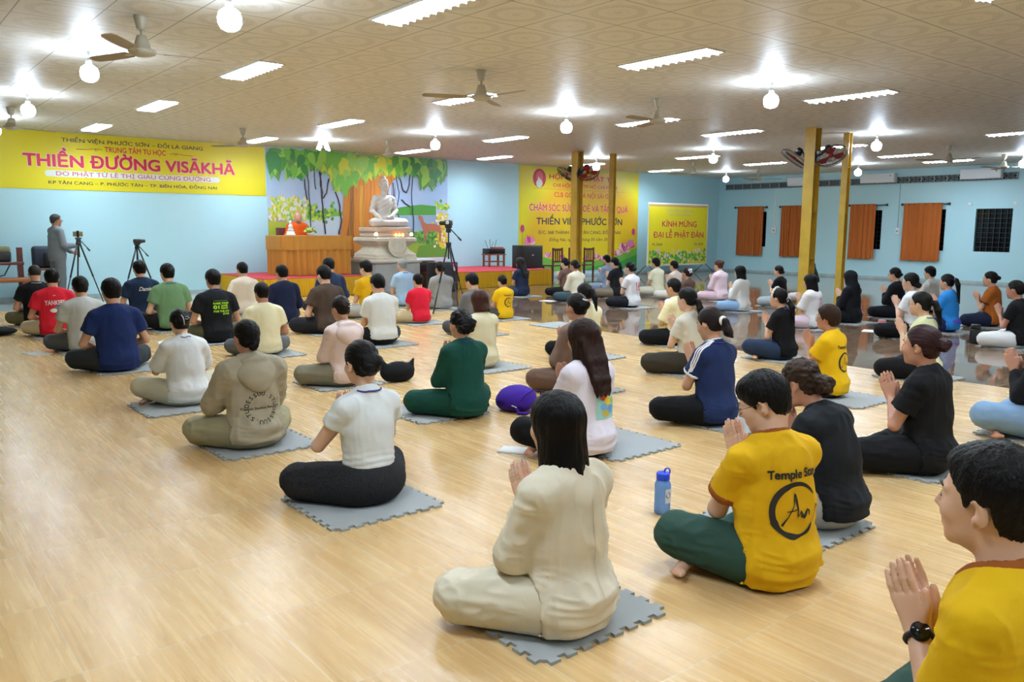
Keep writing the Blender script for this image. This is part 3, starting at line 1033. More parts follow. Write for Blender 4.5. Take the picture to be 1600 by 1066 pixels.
def tile_graph(g, size, ox, oy, line):
    u = g.m('DIVIDE', g.m('SUBTRACT', g.x, ox), size); v = g.m('DIVIDE', g.m('SUBTRACT', g.y, oy), size)
    iu, iv = g.m('FLOOR', u), g.m('FLOOR', v)
    fu, fv = g.m('SUBTRACT', u, iu), g.m('SUBTRACT', v, iv)
    eu = g.m('MINIMUM', fu, g.m('SUBTRACT', 1.0, fu)); ev = g.m('MINIMUM', fv, g.m('SUBTRACT', 1.0, fv))
    e = g.m('MINIMUM', eu, ev)
    return iu, iv, fu, fv, g.m('LESS_THAN', e, line / size)

def wood_floor():
    m, N, L, P = new_mat('wood look floor tiles'); g = NG(m)
    iu, iv, fu, fv, grout = tile_graph(g, 0.6, 0.49, 2.17, 0.0022)
    rnd = g.white(g.vec(iu, iv))
    q = g.m('FLOOR', g.m('MULTIPLY', fu, 4.0))
    strip = g.white(g.vec(g.m('ADD', g.m('MULTIPLY', iu, 4.0), q), iv, 3.0))
    off = g.m('MULTIPLY', rnd, 37.0)
    gv = g.vec(g.m('MULTIPLY', g.x, 7.5), g.m('ADD', g.m('MULTIPLY', g.y, 0.7), off), off)
    n1 = g.noise(gv, 1.0, 5.0, 1.6, 0.6)
    gv2 = g.vec(g.m('MULTIPLY', g.x, 48.0), g.m('ADD', g.m('MULTIPLY', g.y, 1.6), off), off)
    n2 = g.noise(gv2, 1.0, 3.0, 0.4)
    f = g.m('ADD', g.m('MULTIPLY', n1, 0.86), g.m('MULTIPLY', n2, 0.14))
    f = g.m('ADD', f, g.m('MULTIPLY', g.m('SUBTRACT', strip, 0.5), 0.10))
    f = g.m('ADD', f, g.m('MULTIPLY', g.m('SUBTRACT', rnd, 0.5), 0.06))
    c = g.ramp(f, [(0.25, '#b9935e'), (0.43, '#c8a36c'), (0.56, '#d0ad77'), (0.74, '#dabb89')])
    c = g.mix(g.m('MULTIPLY', grout, 0.55), c, lin('#d9cdb4'))
    L.new(c, P.inputs['Base Color'])
    P.inputs['Roughness'].default_value = 0.17
    P.inputs['Specular IOR Level'].default_value = 0.36
    r = g.m('ADD', 0.23, g.m('MULTIPLY', n2, 0.08)); L.new(r, P.inputs['Roughness'])
    g.bump(g.m('SUBTRACT', g.m('MULTIPLY', n2, 0.12), grout), 0.10, 0.002)
    return m

def brown_floor():
    m, N, L, P = new_mat('polished brown floor tiles'); g = NG(m)
    iu, iv, fu, fv, grout = tile_graph(g, 0.6, SPLIT, 0.1, 0.002)
    rnd = g.white(g.vec(iu, iv))
    v = g.vec(g.m('MULTIPLY', g.x, 2.0), g.m('ADD', g.m('MULTIPLY', g.y, 7.0), g.m('MULTIPLY', rnd, 20.0)), rnd)
    n = g.noise(v, 1.0, 6.0, 1.2, 0.6)
    c = g.ramp(g.m('ADD', n, g.m('MULTIPLY', g.m('SUBTRACT', rnd, 0.5), 0.12)), [(0.30, '#54402f'), (0.47, '#765c48'), (0.60, '#8c725b'), (0.74, '#a8937c')])
    c = g.mix(g.m('MULTIPLY', grout, 0.7), c, lin('#a3917e'))
    L.new(c, P.inputs['Base Color'])
    P.inputs['Roughness'].default_value = 0.045
    P.inputs['Specular IOR Level'].default_value = 0.5
    return m

def ceiling_mat():
    m, N, L, P = new_mat('patterned ceiling panels'); g = NG(m)
    iu, iv, fu, fv, grout = tile_graph(g, 0.61, 3.72, 9.0, 0.006)
    du, dv = g.m('SUBTRACT', fu, 0.5), g.m('SUBTRACT', fv, 0.5)
    r = g.m('SQRT', g.m('ADD', g.m('MULTIPLY', du, du), g.m('MULTIPLY', dv, dv)))
    a = g.m('ARCTAN2', du, dv)
    pet = g.m('MULTIPLY', g.m('SINE', g.m('MULTIPLY', a, 24.0)), 0.012)
    rr = g.m('ADD', r, pet)
    ring = g.m('MULTIPLY', g.m('GREATER_THAN', rr, 0.27), g.m('LESS_THAN', rr, 0.40))
    ring = g.m('MULTIPLY', ring, g.m('ADD', 0.45, g.m('MULTIPLY', g.m('GREATER_THAN', g.m('SINE', g.m('MULTIPLY', rr, 130.0)), 0.0), 0.5)))
    hub = g.m('LESS_THAN', g.m('ADD', r, g.m('MULTIPLY', g.m('SINE', g.m('MULTIPLY', a, 8.0)), 0.02)), 0.07)
    inner = g.m('MULTIPLY', g.m('GREATER_THAN', rr, 0.135), g.m('LESS_THAN', rr, 0.155))
    f = g.m('MAXIMUM', ring, g.m('MAXIMUM', g.m('MULTIPLY', hub, 0.7), g.m('MULTIPLY', inner, 0.6)))
    spk = g.noise(g.tc.outputs['Object'], 55.0, 3.0)
    f = g.m('MULTIPLY', f, g.m('ADD', 0.3, g.m('MULTIPLY', spk, 1.0)))
    st = g.noise(g.tc.outputs['Object'], 0.35, 3.0)
    base = g.mix(st, lin('#e3e0d4'), lin('#ebe8df'))
    c = g.mix(g.m('MULTIPLY', f, 0.42), base, lin('#a79d8c'))
    c = g.mix(g.m('MULTIPLY', grout, 0.75), c, lin('#7d7465'))
    L.new(c, P.inputs['Base Color'])
    P.inputs['Roughness'].default_value = 0.50
    P.inputs['Specular IOR Level'].default_value = 0.3
    g.bump(grout, -0.35, 0.004)
    return m

def wall_mat(name, a, b):
    m, N, L, P = new_mat(name); g = NG(m)
    n = g.noise(g.tc.outputs['Object'], 0.5, 4.0)
    n2 = g.noise(g.tc.outputs['Object'], 60.0, 2.0)
    L.new(g.mix(n, lin(a), lin(b)), P.inputs['Base Color'])
    P.inputs['Roughness'].default_value = 0.42
    g.bump(n2, 0.06, 0.003)
    return m

M_WALL = wall_mat('pale blue wall paint', '#aed6de', '#b8dee5')
M_WOOD, M_BROWN, M_CEIL = wood_floor(), brown_floor(), ceiling_mat()

b = MB(); b.box((LX, FY, -0.1), (SPLIT, 15.9, 0.0)); tag(b.build('floor', M_WOOD), kind='structure')
b = MB(); b.box((SPLIT, FY, -0.1), (RX + 0.3, BY + 0.2, 0.0)); b.box((LX, 15.9, -0.1), (SPLIT, BY + 0.2, 0.0), 1)
tag(b.build('floor.001', [M_BROWN, mat('grey floor tiles', '#a8a498', 0.12, var=0.08, scale=3)]), kind='structure')
b = MB(); b.box((LX, FY, CZ), (RX + 0.3, BY + 0.2, CZ + 0.1)); tag(b.build('ceiling', M_CEIL), kind='structure')
b = MB(); b.box((LX - 0.2, BY, 0), (RX + 0.2, BY + 0.2, CZ)); tag(b.build('wall_back', M_WALL), kind='structure')
b = MB(); b.box((LX - 0.2, FY, 0), (LX, BY, CZ)); tag(b.build('wall_left', M_WALL), kind='structure')
b = MB(); b.box((LX - 0.2, FY - 0.2, 0), (RX + 0.2, FY, CZ)); tag(b.build('wall_front', M_WALL), kind='structure')
WIN = [(8.66, 9.58), (10.38, 11.44), (12.22, 13.12), (14.70, 15.62), (16.20, 17.12)]
WZ = (0.88, 2.05)
b = MB()
ys = [FY]
for a, c in WIN: ys += [a, c]
ys.append(BY)
for i in range(0, len(ys), 2): b.box((RX, ys[i], 0), (RX + 0.18, ys[i + 1], CZ))
for a, c in WIN:
    b.box((RX, a, 0), (RX + 0.18, c, WZ[0])); b.box((RX, a, WZ[1]), (RX + 0.18, c, CZ))
tag(b.build('wall_right', M_WALL), kind='structure')
b = MB(); b.box((RX - 0.012, FY, 0), (RX, BY, 0.07)); tag(b.build('baseboard_right', mat('worn skirting', '#9fb0b0', 0.4, var=0.15, scale=6)), kind='structure')
b = MB(); b.box((14.3, BY - 0.012, 0), (RX, BY, 0.06)); b.box((LX, BY - 0.012, 0), (6.4, BY, 0.06)); tag(b.build('baseboard_back', mat('worn skirting', '#9fb0b0')), kind='structure')
for i, (a, c) in enumerate(WIN):
    b = MB()
    b.box((RX + 0.11, a, WZ[0]), (RX + 0.13, c, WZ[1]))
    w = tag(b.build('window_%d' % (i + 1), mat('night behind the glass', '#07090c', 0.08)), kind='structure')
    g = MB()
    n = 6
    for k in range(n + 1):
        y = a + (c - a) * k / n
        g.box((RX + 0.05, y - 0.006, WZ[0]), (RX + 0.062, y + 0.006, WZ[1]))
    for k in range(10):
        z = WZ[0] + (WZ[1] - WZ[0]) * k / 9
        g.box((RX + 0.045, a, z - 0.006), (RX + 0.057, c, z + 0.006))
    g.build('window_bars', mat('dark bars', '#22262b', 0.4, 0.3), w)

# ---- yellow steel posts
M_POST = mat('yellow gloss paint on steel', '#c7a23a', 0.28, var=0.10, scale=5, spec=0.6)
def post(x, y, w, label):
    b = MB(); t = 0.012; h = w / 2
    b.box((x - h, y - h, 0), (x - h + t, y + h, CZ)); b.box((x + h - t, y - h, 0), (x + h, y + h, CZ))
    b.box((x - h + t, y - 0.006, 0), (x + h - t, y + 0.006, CZ))
    for z in (0.9, 1.75, 2.6):
        b.box((x - h + t, y - h + 0.01, z), (x + h - t, y - 0.006, z + 0.012)); b.box((x - h + t, y + 0.006, z), (x + h - t, y + h - 0.01, z + 0.012))
    return tag(b.build('steel_post', M_POST), label, 'post', 'yellow steel posts in the hall')
post(13.62, 14.28, 0.20, 'wide yellow steel post with black fans in front of the large yellow banner')
post(14.60, 14.07, 0.12, 'thin yellow steel post right of the one with fans before the large banner')
post(13.62, 8.20, 0.20, 'wide yellow steel post with red and black fans near the curtained wall')
post(14.75, 8.17, 0.12, 'thin yellow steel post standing beside the person in the black hood')

# ---- ceiling lamps
M_TUBE, N_, L_, P_ = new_mat('lit tubes')
P_.inputs['Base Color'].default_value = (1, 1, 1, 1); P_.inputs['Emission Color'].default_value = (0.82, 1.0, 1.19, 1); P_.inputs['Emission Strength'].default_value = PANEL_W
M_BULB, N_, L_, P_ = new_mat('lit bulb')
P_.inputs['Base Color'].default_value = (1, 1, 1, 1); P_.inputs['Emission Color'].default_value = (0.82, 1.0, 1.22, 1); P_.inputs['Emission Strength'].default_value = BULB_W
M_WHITE = mat('white enamel', '#d9d9d4', 0.3)
def panel(x, y, label):
    t = empty('ceiling_light', (x, y, CZ), 0, label, 'light', 'recessed louvred ceiling lights')
    w, l = 0.135, 0.60
    b = MB(); f = 0.02
    b.box((-w - f, -l - f, -0.012), (-w, l + f, 0)); b.box((w, -l - f, -0.012), (w + f, l + f, 0))
    b.box((-w, -l - f, -0.012), (w, -l, 0)); b.box((-w, l, -0.012), (w, l + f, 0))
    b.build('light_frame', M_WHITE, t)
    b = MB(); b.box((-w, -l, -0.006), (w, l, -0.002)); b.build('light_tubes', M_TUBE, t)
    b = MB()
    for k in range(11):
        yy = -l + 2 * l * (k + 0.5) / 11
        b.box((-w, yy - 0.004, -0.034), (w, yy + 0.004, -0.007))
    b.box((-0.004, -l, -0.034), (0.004, l, -0.007))
    b.build('louvre', mat('bright louvre', '#e8e8e4', 0.25, 0.2), t)
    return t
ORD = ('', 'first', 'second', 'third', 'fourth', 'fifth', 'sixth', 'seventh')
rows = [(16.85, 'row nearest the back wall', [3.82, 6.95, 10.00, 10.68, 13.14, 16.45, 19.80]),
        (13.24, 'second row from the back wall', [3.86, 6.93, 10.60, 16.75, 19.65]),
        (9.58, 'third row from the back wall', [3.86, 6.95, 10.74, 13.10, 16.90, 19.95, 22.3]),
        (5.98, 'fourth row from the back wall', [3.90, 7.02, 10.76, 16.95])]
rows[0][2].remove(10.00)
for y, rn, xs in rows:
    for i, x in enumerate(xs):
        panel(x, y, 'recessed ceiling light, %s from left, %s' % (ORD[i + 1], rn))
for y, rn in ((2.30, 'over the front rows of people'), (-1.35, 'behind the last row of people')):
    for i, x in enumerate((0.70, 3.90, 7.02, 10.76)):
        panel(x, y, 'recessed ceiling light %s, %s from the left' % (rn, ORD[i + 1]))
def bulb(x, y, label):
    t = empty('ceiling_bulb', (x, y, CZ), 0, label, 'lamp', 'hanging ceiling bulbs')
    b = MB(); b.lathe([(0.0, -0.012), (0.085, -0.012), (0.09, 0.0), (0.0, 0.0)], n=20); b.build('lamp_base', M_WHITE, t)
    b = MB(); b.lathe([(0.016, -0.115), (0.016, -0.01)], n=10); b.lathe([(0.030, -0.150), (0.030, -0.108), (0.018, -0.100)], n=14); b.build('bulb_socket', M_WHITE, t)
    b = MB(); b.lathe([(0.0, -0.325), (0.036, -0.321), (0.070, -0.302), (0.088, -0.266), (0.090, -0.222), (0.078, -0.182), (0.046, -0.158), (0.028, -0.148)], n=20); b.build('bulb_glass', M_BULB, t)
for i, (x, y) in enumerate([(2.15, 16.36), (2.15, 13.23), (2.15, 9.63), (2.45, 6.45), (8.95, 13.32), (8.95, 9.65), (9.0, 6.02), (15.06, 15.10), (15.30, 11.65), (15.15, 7.82), (21.55, 15.9), (21.6, 11.62), (21.52, 7.55)]):
    bulb(x, y, ['lit bulb at the left edge above the yellow banner', 'lit bulb hanging left of the near ceiling fan, second from the left edge', 'large lit bulb under the near ceiling fan blade at left', 'lit bulb cut by the top edge of the photo at left',
                'lit bulb hanging right of the fan above the Buddha statue', 'lit bulb between two ceiling fans, left of the wide post with fans', 'large lit bulb hanging right of centre, nearest on that side', 'lit bulb glowing behind the two posts at the large yellow banner',
                'lit bulb above the small yellow standing banner', 'lit bulb seen above the thin post at right', 'small far lit bulb in the back right corner', 'small lit bulb right of the thin post near the curtains', 'lit bulb cut by the right edge of the photo'][i])
# a twin spiral lamp in front of the mural
t = empty('spiral_lamp', (7.95, 16.0, CZ), 0, 'twin spiral energy lamp lit in front of the leafy mural', 'lamp')
b = MB(); b.lathe([(0.0, -0.03), (0.05, -0.03), (0.05, 0.0), (0.0, 0.0)], n=16); b.build('lamp_base', M_WHITE, t)
for q in (-1, 1):
    b = MB(); b.tube([(q * (0.05 + 0.03 * k / 40 * 2) + 0.035 * math.cos(k * 0.8), 0.035 * math.sin(k * 0.8), -0.06 - 0.15 * k / 40) for k in range(41)], 0.012, 6)
    b.build('spiral_tube', M_BULB, t)

# ---- ceiling fans
M_FAN = mat('cream fan enamel', '#b9b3a0', 0.35)
M_BLADE = mat('beige fan blade', '#9c8a6d', 0.5)
def ceiling_fan(x, y, label, ang, proto=[None]):
    if proto[0] is None:
        t = empty('ceiling_fan', (x, y, CZ), R(ang))
        b = MB(); b.lathe([(0.0, 0.0), (0.062, 0.0), (0.058, -0.02), (0.040, -0.105), (0.034, -0.115), (0.0, -0.115)][::-1], n=20); b.build('canopy', M_FAN, t)
        b = MB(); b.lathe([(0.012, -0.20), (0.012, -0.10)], n=10); b.build('down_rod', M_FAN, t)
        b = MB(); b.lathe([(0.0, -0.345), (0.060, -0.340), (0.105, -0.322), (0.118, -0.300), (0.112, -0.285), (0.070, -0.270), (0.058, -0.215), (0.040, -0.165), (0.0, -0.160)], n=24); b.build('motor', M_FAN, t)
        for k in range(3):
            a = k * 2 * math.pi / 3
            b = MB(); b.T = Matrix.Rotation(a, 4, 'Z') @ Matrix.Translation((0, 0, -0.305)) @ Matrix.Rotation(R(9), 4, 'X')
            o = [(0.17, -0.055), (0.30, -0.068), (0.50, -0.066), (0.64, -0.058), (0.68, -0.040), (0.69, 0.0), (0.675, 0.045), (0.62, 0.060), (0.40, 0.058), (0.17, 0.050)]
            b.prism(o, -0.003, 0.003); bl = b.build('blade', M_BLADE, t)
            c = MB(); c.T = b.T.copy(); c.box((0.09, -0.020, -0.006), (0.22, 0.020, 0.004)); c.build('blade_bracket', M_FAN, bl)
        proto[0] = t
    else:
        t = copy_tree(proto[0]); t.location = (x, y, CZ); t.rotation_euler = (0, 0, R(ang))
    return tag(t, label, 'fan', 'three bladed ceiling fans')
for x, y, a, l in [(2.18, 7.81, -8, 'large cream ceiling fan at upper left, nearest of the fans'), (2.2, 15.0, 20, 'cream ceiling fan at the left edge above the long yellow banner'),
                   (5.95, 15.23, 5, 'ceiling fan in front of the right end of the long yellow banner'), (9.0, 15.14, 25, 'ceiling fan hanging before the mural above the Buddha'),
                   (5.9, 7.82, 35, 'cream ceiling fan at top centre with one blade over a light'), (9.0, 7.83, 65, 'ceiling fan with brown blades between two bulbs, right of centre'),
                   (17.92, 14.28, 10, 'small far ceiling fan above the standing yellow banner'), (21.3, 14.57, 60, 'small far ceiling fan before the breeze block vents at back right'),
                   (18.36, 7.88, 20, 'ceiling fan before the right wall, left of the air conditioner at far right'), (21.38, 7.91, 40, 'ceiling fan at the right edge beside the last air conditioner')]:
    ceiling_fan(x, y, l, a)

# ---- caged fans on the posts
M_BLACK = mat('black plastic', '#121214', 0.35)
M_CAGE = mat('dark wire cage', '#2a2a2e', 0.35, 0.5)
M_RED = mat('red fan blade', '#b3161c', 0.3)
def cage_fan(px, py, side, label, red=True, z=2.72):
    t = empty('post_fan', (px, py, z), 0, label, 'fan', 'caged fans fixed to the posts')
    n = Vector((-0.25, side * 0.55, -0.80)).normalized()
    c = Vector((0, side * 0.36, 0.02))
    B = n.to_track_quat('Z', 'Y').to_matrix().to_4x4(); B.translation = c
    b = MB(); b.T = B
    r = 0.265
    for rr, zz in ((r, 0.0), (r, 0.02), (r * 0.96, 0.055), (r * 0.8, 0.075), (r * 0.55, 0.085), (r * 0.3, 0.088), (r * 0.85, -0.05), (r * 0.5, -0.07)):
        b.tube([(rr * math.cos(q), rr * math.sin(q), zz) for q in np.linspace(0, 2 * math.pi, 33)[:-1]], 0.006 if zz == 0 or zz == 0.02 else 0.0025, 5, closed=True)
    for k in range(28):
        q = 2 * math.pi * k / 28; cc, ss = math.cos(q), math.sin(q)
        b.tube([(0.07 * cc, 0.07 * ss, -0.075), (r * 0.6 * cc, r * 0.6 * ss, -0.068), (r * cc, r * ss, 0.0), (r * 0.94 * cc, r * 0.94 * ss, 0.06), (r * 0.5 * cc, r * 0.5 * ss, 0.086), (0.03 * cc, 0.03 * ss, 0.09)], 0.002, 4)
    b.build('wire_cage', M_CAGE, t)
    b = MB(); b.T = B
    b.lathe([(0.0, -0.20), (0.055, -0.195), (0.068, -0.16), (0.068, -0.09), (0.05, -0.07), (0.0, -0.07)], n=18); b.build('motor', M_BLACK, t)
    b = MB(); b.T = B
    for k in range(3):
        pts = []
        for q, rr in ((-0.25, 0.04), (-0.42, 0.12), (-0.45, 0.20), (-0.2, 0.235), (0.25, 0.235), (0.55, 0.19), (0.45, 0.10), (0.3, 0.04)):
            a = q + k * 2 * math.pi / 3; pts.append((rr * math.cos(a), rr * math.sin(a)))
        b.prism(pts, -0.003 + 0.01, 0.003 + 0.01)
    b.lathe([(0.0, -0.02), (0.045, -0.02), (0.04, 0.03), (0.0, 0.035)], n=16)
    b.build('fan_blades', M_RED, t)
    b = MB(); b.tube([(0, side * 0.10, 0.03), (0, side * 0.17, 0.05), tuple(B @ Vector((0, 0, -0.17)))], 0.022, 8); b.box((-0.06, side * 0.10 - 0.012, -0.06), (0.06, side * 0.10 + 0.012, 0.10)); b.build('wall_bracket', M_BLACK, t)
cage_fan(13.62, 14.28, 1, 'left caged fan on the post before the large yellow banner')
cage_fan(13.62, 14.28, -1, 'right caged fan on the post before the large yellow banner')
cage_fan(13.62, 8.20, 1, 'left red bladed caged fan on the post near the curtains')
cage_fan(13.62, 8.20, -1, 'right red bladed caged fan on the post near the curtains')

# ---- right wall: breeze blocks, air conditioners, curtains, sockets
b = MB(); b.box((RX - 0.02, 8.60, 2.81), (RX, 17.88, 3.01))
v = tag(b.build('breeze_block_vent', mat('dark vent hollow', '#15181a', 0.8)), 'long strip of lattice breeze blocks high on the right wall', 'vent')
b = MB()
nb = 26
for k in range(nb):
    y0 = 8.60 + (17.88 - 8.60) * k / nb; y1 = 8.60 + (17.88 - 8.60) * (k + 1) / nb; yc = (y0 + y1) / 2
    b.box((RX - 0.045, y0, 2.81), (RX - 0.02, y0 + 0.03, 3.01)); b.box((RX - 0.045, y0, 2.99), (RX - 0.02, y1, 3.01)); b.box((RX - 0.045, y0, 2.81), (RX - 0.02, y1, 2.83))
    for sy in (-1, 1):
        for sz in (-1, 1):
            for d in (0.0, 0.075):
                p0 = Vector((RX - 0.033, yc + sy * (0.165 - d), 2.91 + sz * 0.010)); p1 = Vector((RX - 0.033, yc + sy * (0.06 - d * 0.6), 2.91 + sz * 0.09))
                b.tube([p0, p1], 0.010, 4)
    b.tube([(RX - 0.033, yc - 0.05, 2.91), (RX - 0.033, yc, 2.95), (RX - 0.033, yc + 0.05, 2.91), (RX - 0.033, yc, 2.87)], 0.012, 4, closed=True)
b.build('lattice', mat('grey concrete lattice', '#9aa5a8', 0.8), v)
M_AC = mat('white appliance plastic', '#dfe4e6', 0.3)
for y0, y1, l in ((8.95, 10.0, 'white air conditioner nearest the right edge, above the bare dark window'), (11.82, 12.87, 'white air conditioner above the gap between the two right curtains'), (14.35, 15.35, 'white air conditioner partly behind the wide yellow post')):
    t = empty('air_conditioner', (RX, (y0 + y1) / 2, 2.98), 0, l, 'air conditioner', 'wall air conditioners')
    h = (y1 - y0) / 2
    b = MB(); b.bbox((-0.22, -h, -0.13), (-0.03, h, 0.15), 0.025); b.build('casing', M_AC, t)
    b = MB(); b.box((-0.224, -h + 0.02, -0.05), (-0.219, h - 0.02, 0.135)); b.box((-0.228, h * -0.8, 0.045), (-0.223, h * -0.8 + 0.03, 0.085), 1); b.build('front_panel', [M_AC, mat('green sticker', '#4f9b52', 0.5)], t)
    b = MB(); b.box((-0.20, -h + 0.04, -0.137), (-0.09, h - 0.04, -0.128)); b.build('air_flap', mat('grey flap', '#9aa0a2', 0.4), t)
M_CURT = mat('rust orange curtain', '#b2622a', 0.75, bump=0.15, scale=120, spec=0.25)
M_ROD = mat('black rod', '#1d1a24', 0.35)
def curtain(y0, y1, r0, r1, folds, lab, seed):
    t = empty('curtain_rod', (RX - 0.06, (y0 + y1) / 2, 2.20), 0, 'black rod with finials holding the ' + lab, 'curtain rod', 'black curtain rods on the right wall')
    yc = (y0 + y1) / 2
    b = MB(); b.tube([(0, r0 - yc, 0), (0, r1 - yc, 0)], 0.014, 8)
    for q in (r0 + 0.06, r1 - 0.06): b.box((-0.01, q - yc - 0.01, -0.02), (0.06, q - yc + 0.01, 0.02))
    b.build('rod', M_ROD, t)
    for q in (r0, r1):
        b = MB(); b.ball((0, q - yc, 0), 0.038, n=12); b.build('finial', M_ROD, t)
    rg = random.Random(seed); n = 160; pts = []
    ph = [rg.uniform(0, 6) for _ in range(3)]
    for i in range(n + 1):
        u = i / n
        pts.append((y0 + (y1 - y0) * u, 0.022 * math.sin(u * folds * 6.283 + ph[0] + 0.8 * math.sin(u * 9 + ph[1])) + 0.010 * math.sin(u * folds * 2.3 * 6.283 + ph[2])))
    vs, fs = [], []
    zz = [2.235, 2.20, 1.9, 1.4, 0.9, 0.58 + 0.0]
    for side in (0, 1):
        for j, z in enumerate(zz):
            for i, (y, d) in enumerate(pts):
                a = 0.75 + 0.5 * j / 5
                vs.append((RX - 0.085 - d * a + side * 0.005, y + 0.012 * math.sin(i * 0.21) * j / 5, z + (0.012 * math.sin(i * 0.35) if j == 5 else 0)))
    m_ = n + 1; k = len(zz) * m_
    for j in range(len(zz) - 1):
        for i in range(n):
            fs.append((j * m_ + i, j * m_ + i + 1, (j + 1) * m_ + i + 1, (j + 1) * m_ + i)); fs.append((k + j * m_ + i, k + (j + 1) * m_ + i, k + (j + 1) * m_ + i + 1, k + j * m_ + i + 1))
    b = MB(); b._add(vs, fs, 0, True)
    tag(b.build('curtain', M_CURT), lab, 'curtain', 'rust orange curtains on the right wall')
curtain(16.28, 17.28, 16.17, 17.42, 9, 'rust orange curtain nearest the back corner', 1)
curtain(14.70, 15.58, 14.60, 15.66, 8, 'rust orange curtain partly behind the wide yellow post', 2)
curtain(12.36, 13.18, 12.06, 13.24, 5, 'rust orange curtain right of the thin yellow post', 3)
curtain(10.44, 11.52, 10.28, 11.60, 6, 'widest rust orange curtain, beside the bare dark window', 4)
for y, l in ((15.88, 'white wall socket with cable cover between the two left curtains'), (11.72, 'small white wall socket with thin cable left of the widest curtain')):
    t = empty('wall_socket', (RX, y, 1.43), 0, l, 'socket', 'white sockets on the right wall')
    w = 0.09 if y > 14 else 0.055
    b = MB(); b.bbox((-0.035, -w, -0.10), (0, w, 0.10), 0.008); b.build('socket_plate', M_AC, t)
    b = MB(); b.box((-0.036, -0.03, -0.03), (-0.0345, 0.03, 0.02)); b.build('outlet', mat('grey outlet', '#8b8580', 0.5), t)
    b = MB(); b.box((-0.014, -0.016 if y > 14 else -0.006, 0.10), (0, 0.016 if y > 14 else 0.006, 1.40)); b.build('cable_cover', M_AC if y > 14 else mat('blue grey cable', '#7fa7b5', 0.5), t)
for y, l in ((9.75, 'small white junction box left above the bare dark window'), (8.61, 'small white junction box right above the bare dark window')):
    b = MB(); b.bbox((RX - 0.02, y - 0.05, 2.14), (RX, y + 0.05, 2.22), 0.005); tag(b.build('junction_box', M_AC), l, 'box', 'junction boxes above the window')
# ---------------------------------------------------------------- banners and mural on the back wall
M_YEL = mat('yellow banner print', '#dccb1a', 0.45)
M_REDT = mat('crimson lettering', '#c31840', 0.5)
M_NAVY = mat('dark navy lettering', '#2a2440', 0.5)
M_PILL = mat('pale lettering ground', '#dcdcd6', 0.5)
def wall_text(parent, body, x0, x1, z, cap_h, material, y, bold=0.012, shear=0.0, name='lettering', halo=None):
    co, fs = text_mesh(body, 1.0, bold, 1.0, 'LEFT', shear, 1.0, 3)
    # cap height of the plain letters
    ref, _ = text_mesh('H', 1.0, bold, 1.0, 'LEFT')
    ch = ref[:, 1].max() - ref[:, 1].min(); mid = (ref[:, 1].max() + ref[:, 1].min()) / 2
    k = cap_h / ch
    a, bb = co[:, 0].min(), co[:, 0].max()
    X = x0 + (co[:, 0] - a) / (bb - a) * (x1 - x0); Z = z + (co[:, 1] - mid) * k
    px, py, pz = parent.location
    me = bpy.data.meshes.new(name)
    me.from_pydata([(x - px, y - 0.001 - d - py, q - pz) for x, q, d in zip(X, Z, co[:, 2])], [], fs)
    bm = bmesh.new(); bm.from_mesh(me)
    for f in bm.faces:
        if f.normal.y > 0: f.normal_flip()
    bm.to_mesh(me); bm.free()
    return link(name, me, parent, [material])

WY = BY - 0.004
t = empty('yellow_banner', (4.4, WY, 2.68), 0, 'long yellow banner with red and navy lettering high on the back wall at left', 'banner')
b = MB(); b.box((1.45 - 4.4, -0.006, 2.125 - 2.68), (7.585 - 4.4, 0.0, 3.225 - 2.68)); b.build('banner_sheet', M_YEL, t)
y = WY - 0.007
wall_text(t, 'THIỀN VIỆN PHƯỚC SƠN – ĐỒI LÁ GIANG', 3.48, 6.20, 3.086, 0.072, M_NAVY, y, 0.012)
wall_text(t, 'TRUNG TÂM TU HỌC', 4.25, 5.43, 2.946, 0.104, M_REDT, y, 0.016)
o = wall_text(t, 'THIỀN ĐƯỜNG VISĀKHĀ', 2.79, 6.89, 2.676, 0.262, mat('white lettering edge', '#ecd9d9', 0.5), y, 0.050, name='lettering_edge')
wall_text(t, 'THIỀN ĐƯỜNG VISĀKHĀ', 2.80, 6.88, 2.678, 0.240, M_REDT, y - 0.003, 0.032)
b = MB()
pts = []
for k in range(13): pts.append((6.48 - 4.4 + 0.062 * math.sin(math.pi * k / 12), 2.434 - 2.68 - 0.062 * math.cos(math.pi * k / 12)))
for k in range(13): pts.append((3.22 - 4.4 - 0.062 * math.sin(math.pi * k / 12), 2.434 - 2.68 + 0.062 * math.cos(math.pi * k / 12)))
b.prism(pts, -0.009, -0.006, axis=1); b.build('pale_strip', M_PILL, t)
wall_text(t, 'DO PHẬT TỬ LÊ THỊ GIÀU CÚNG DƯỜNG', 3.35, 6.34, 2.436, 0.080, mat('rose lettering', '#c04a66', 0.5), y - 0.003, 0.006)
wall_text(t, 'KP TÂN CANG – P. PHƯỚC TÂN – TP. BIÊN HÒA, ĐỒNG NAI', 3.21, 6.47, 2.262, 0.060, M_NAVY, y, 0.012)
for q in (-1, 1):
    b = MB()
    c = 4.86 - 4.4
    for l in ([(q * 0.66, 0), (q * 0.74, 0.02), (q * 0.80, 0.0), (q * 0.78, -0.025), (q * 0.73, -0.01), (q * 0.78, 0.02), (q * 0.9, -0.005), (q * 1.12, -0.012)],):
        b.tube([(c + p, -0.009, 2.932 - 2.68 + z_) for p, z_ in l], 0.006, 5)
    b.build('flourish', mat('orange flourish', '#b9742a', 0.5), t)
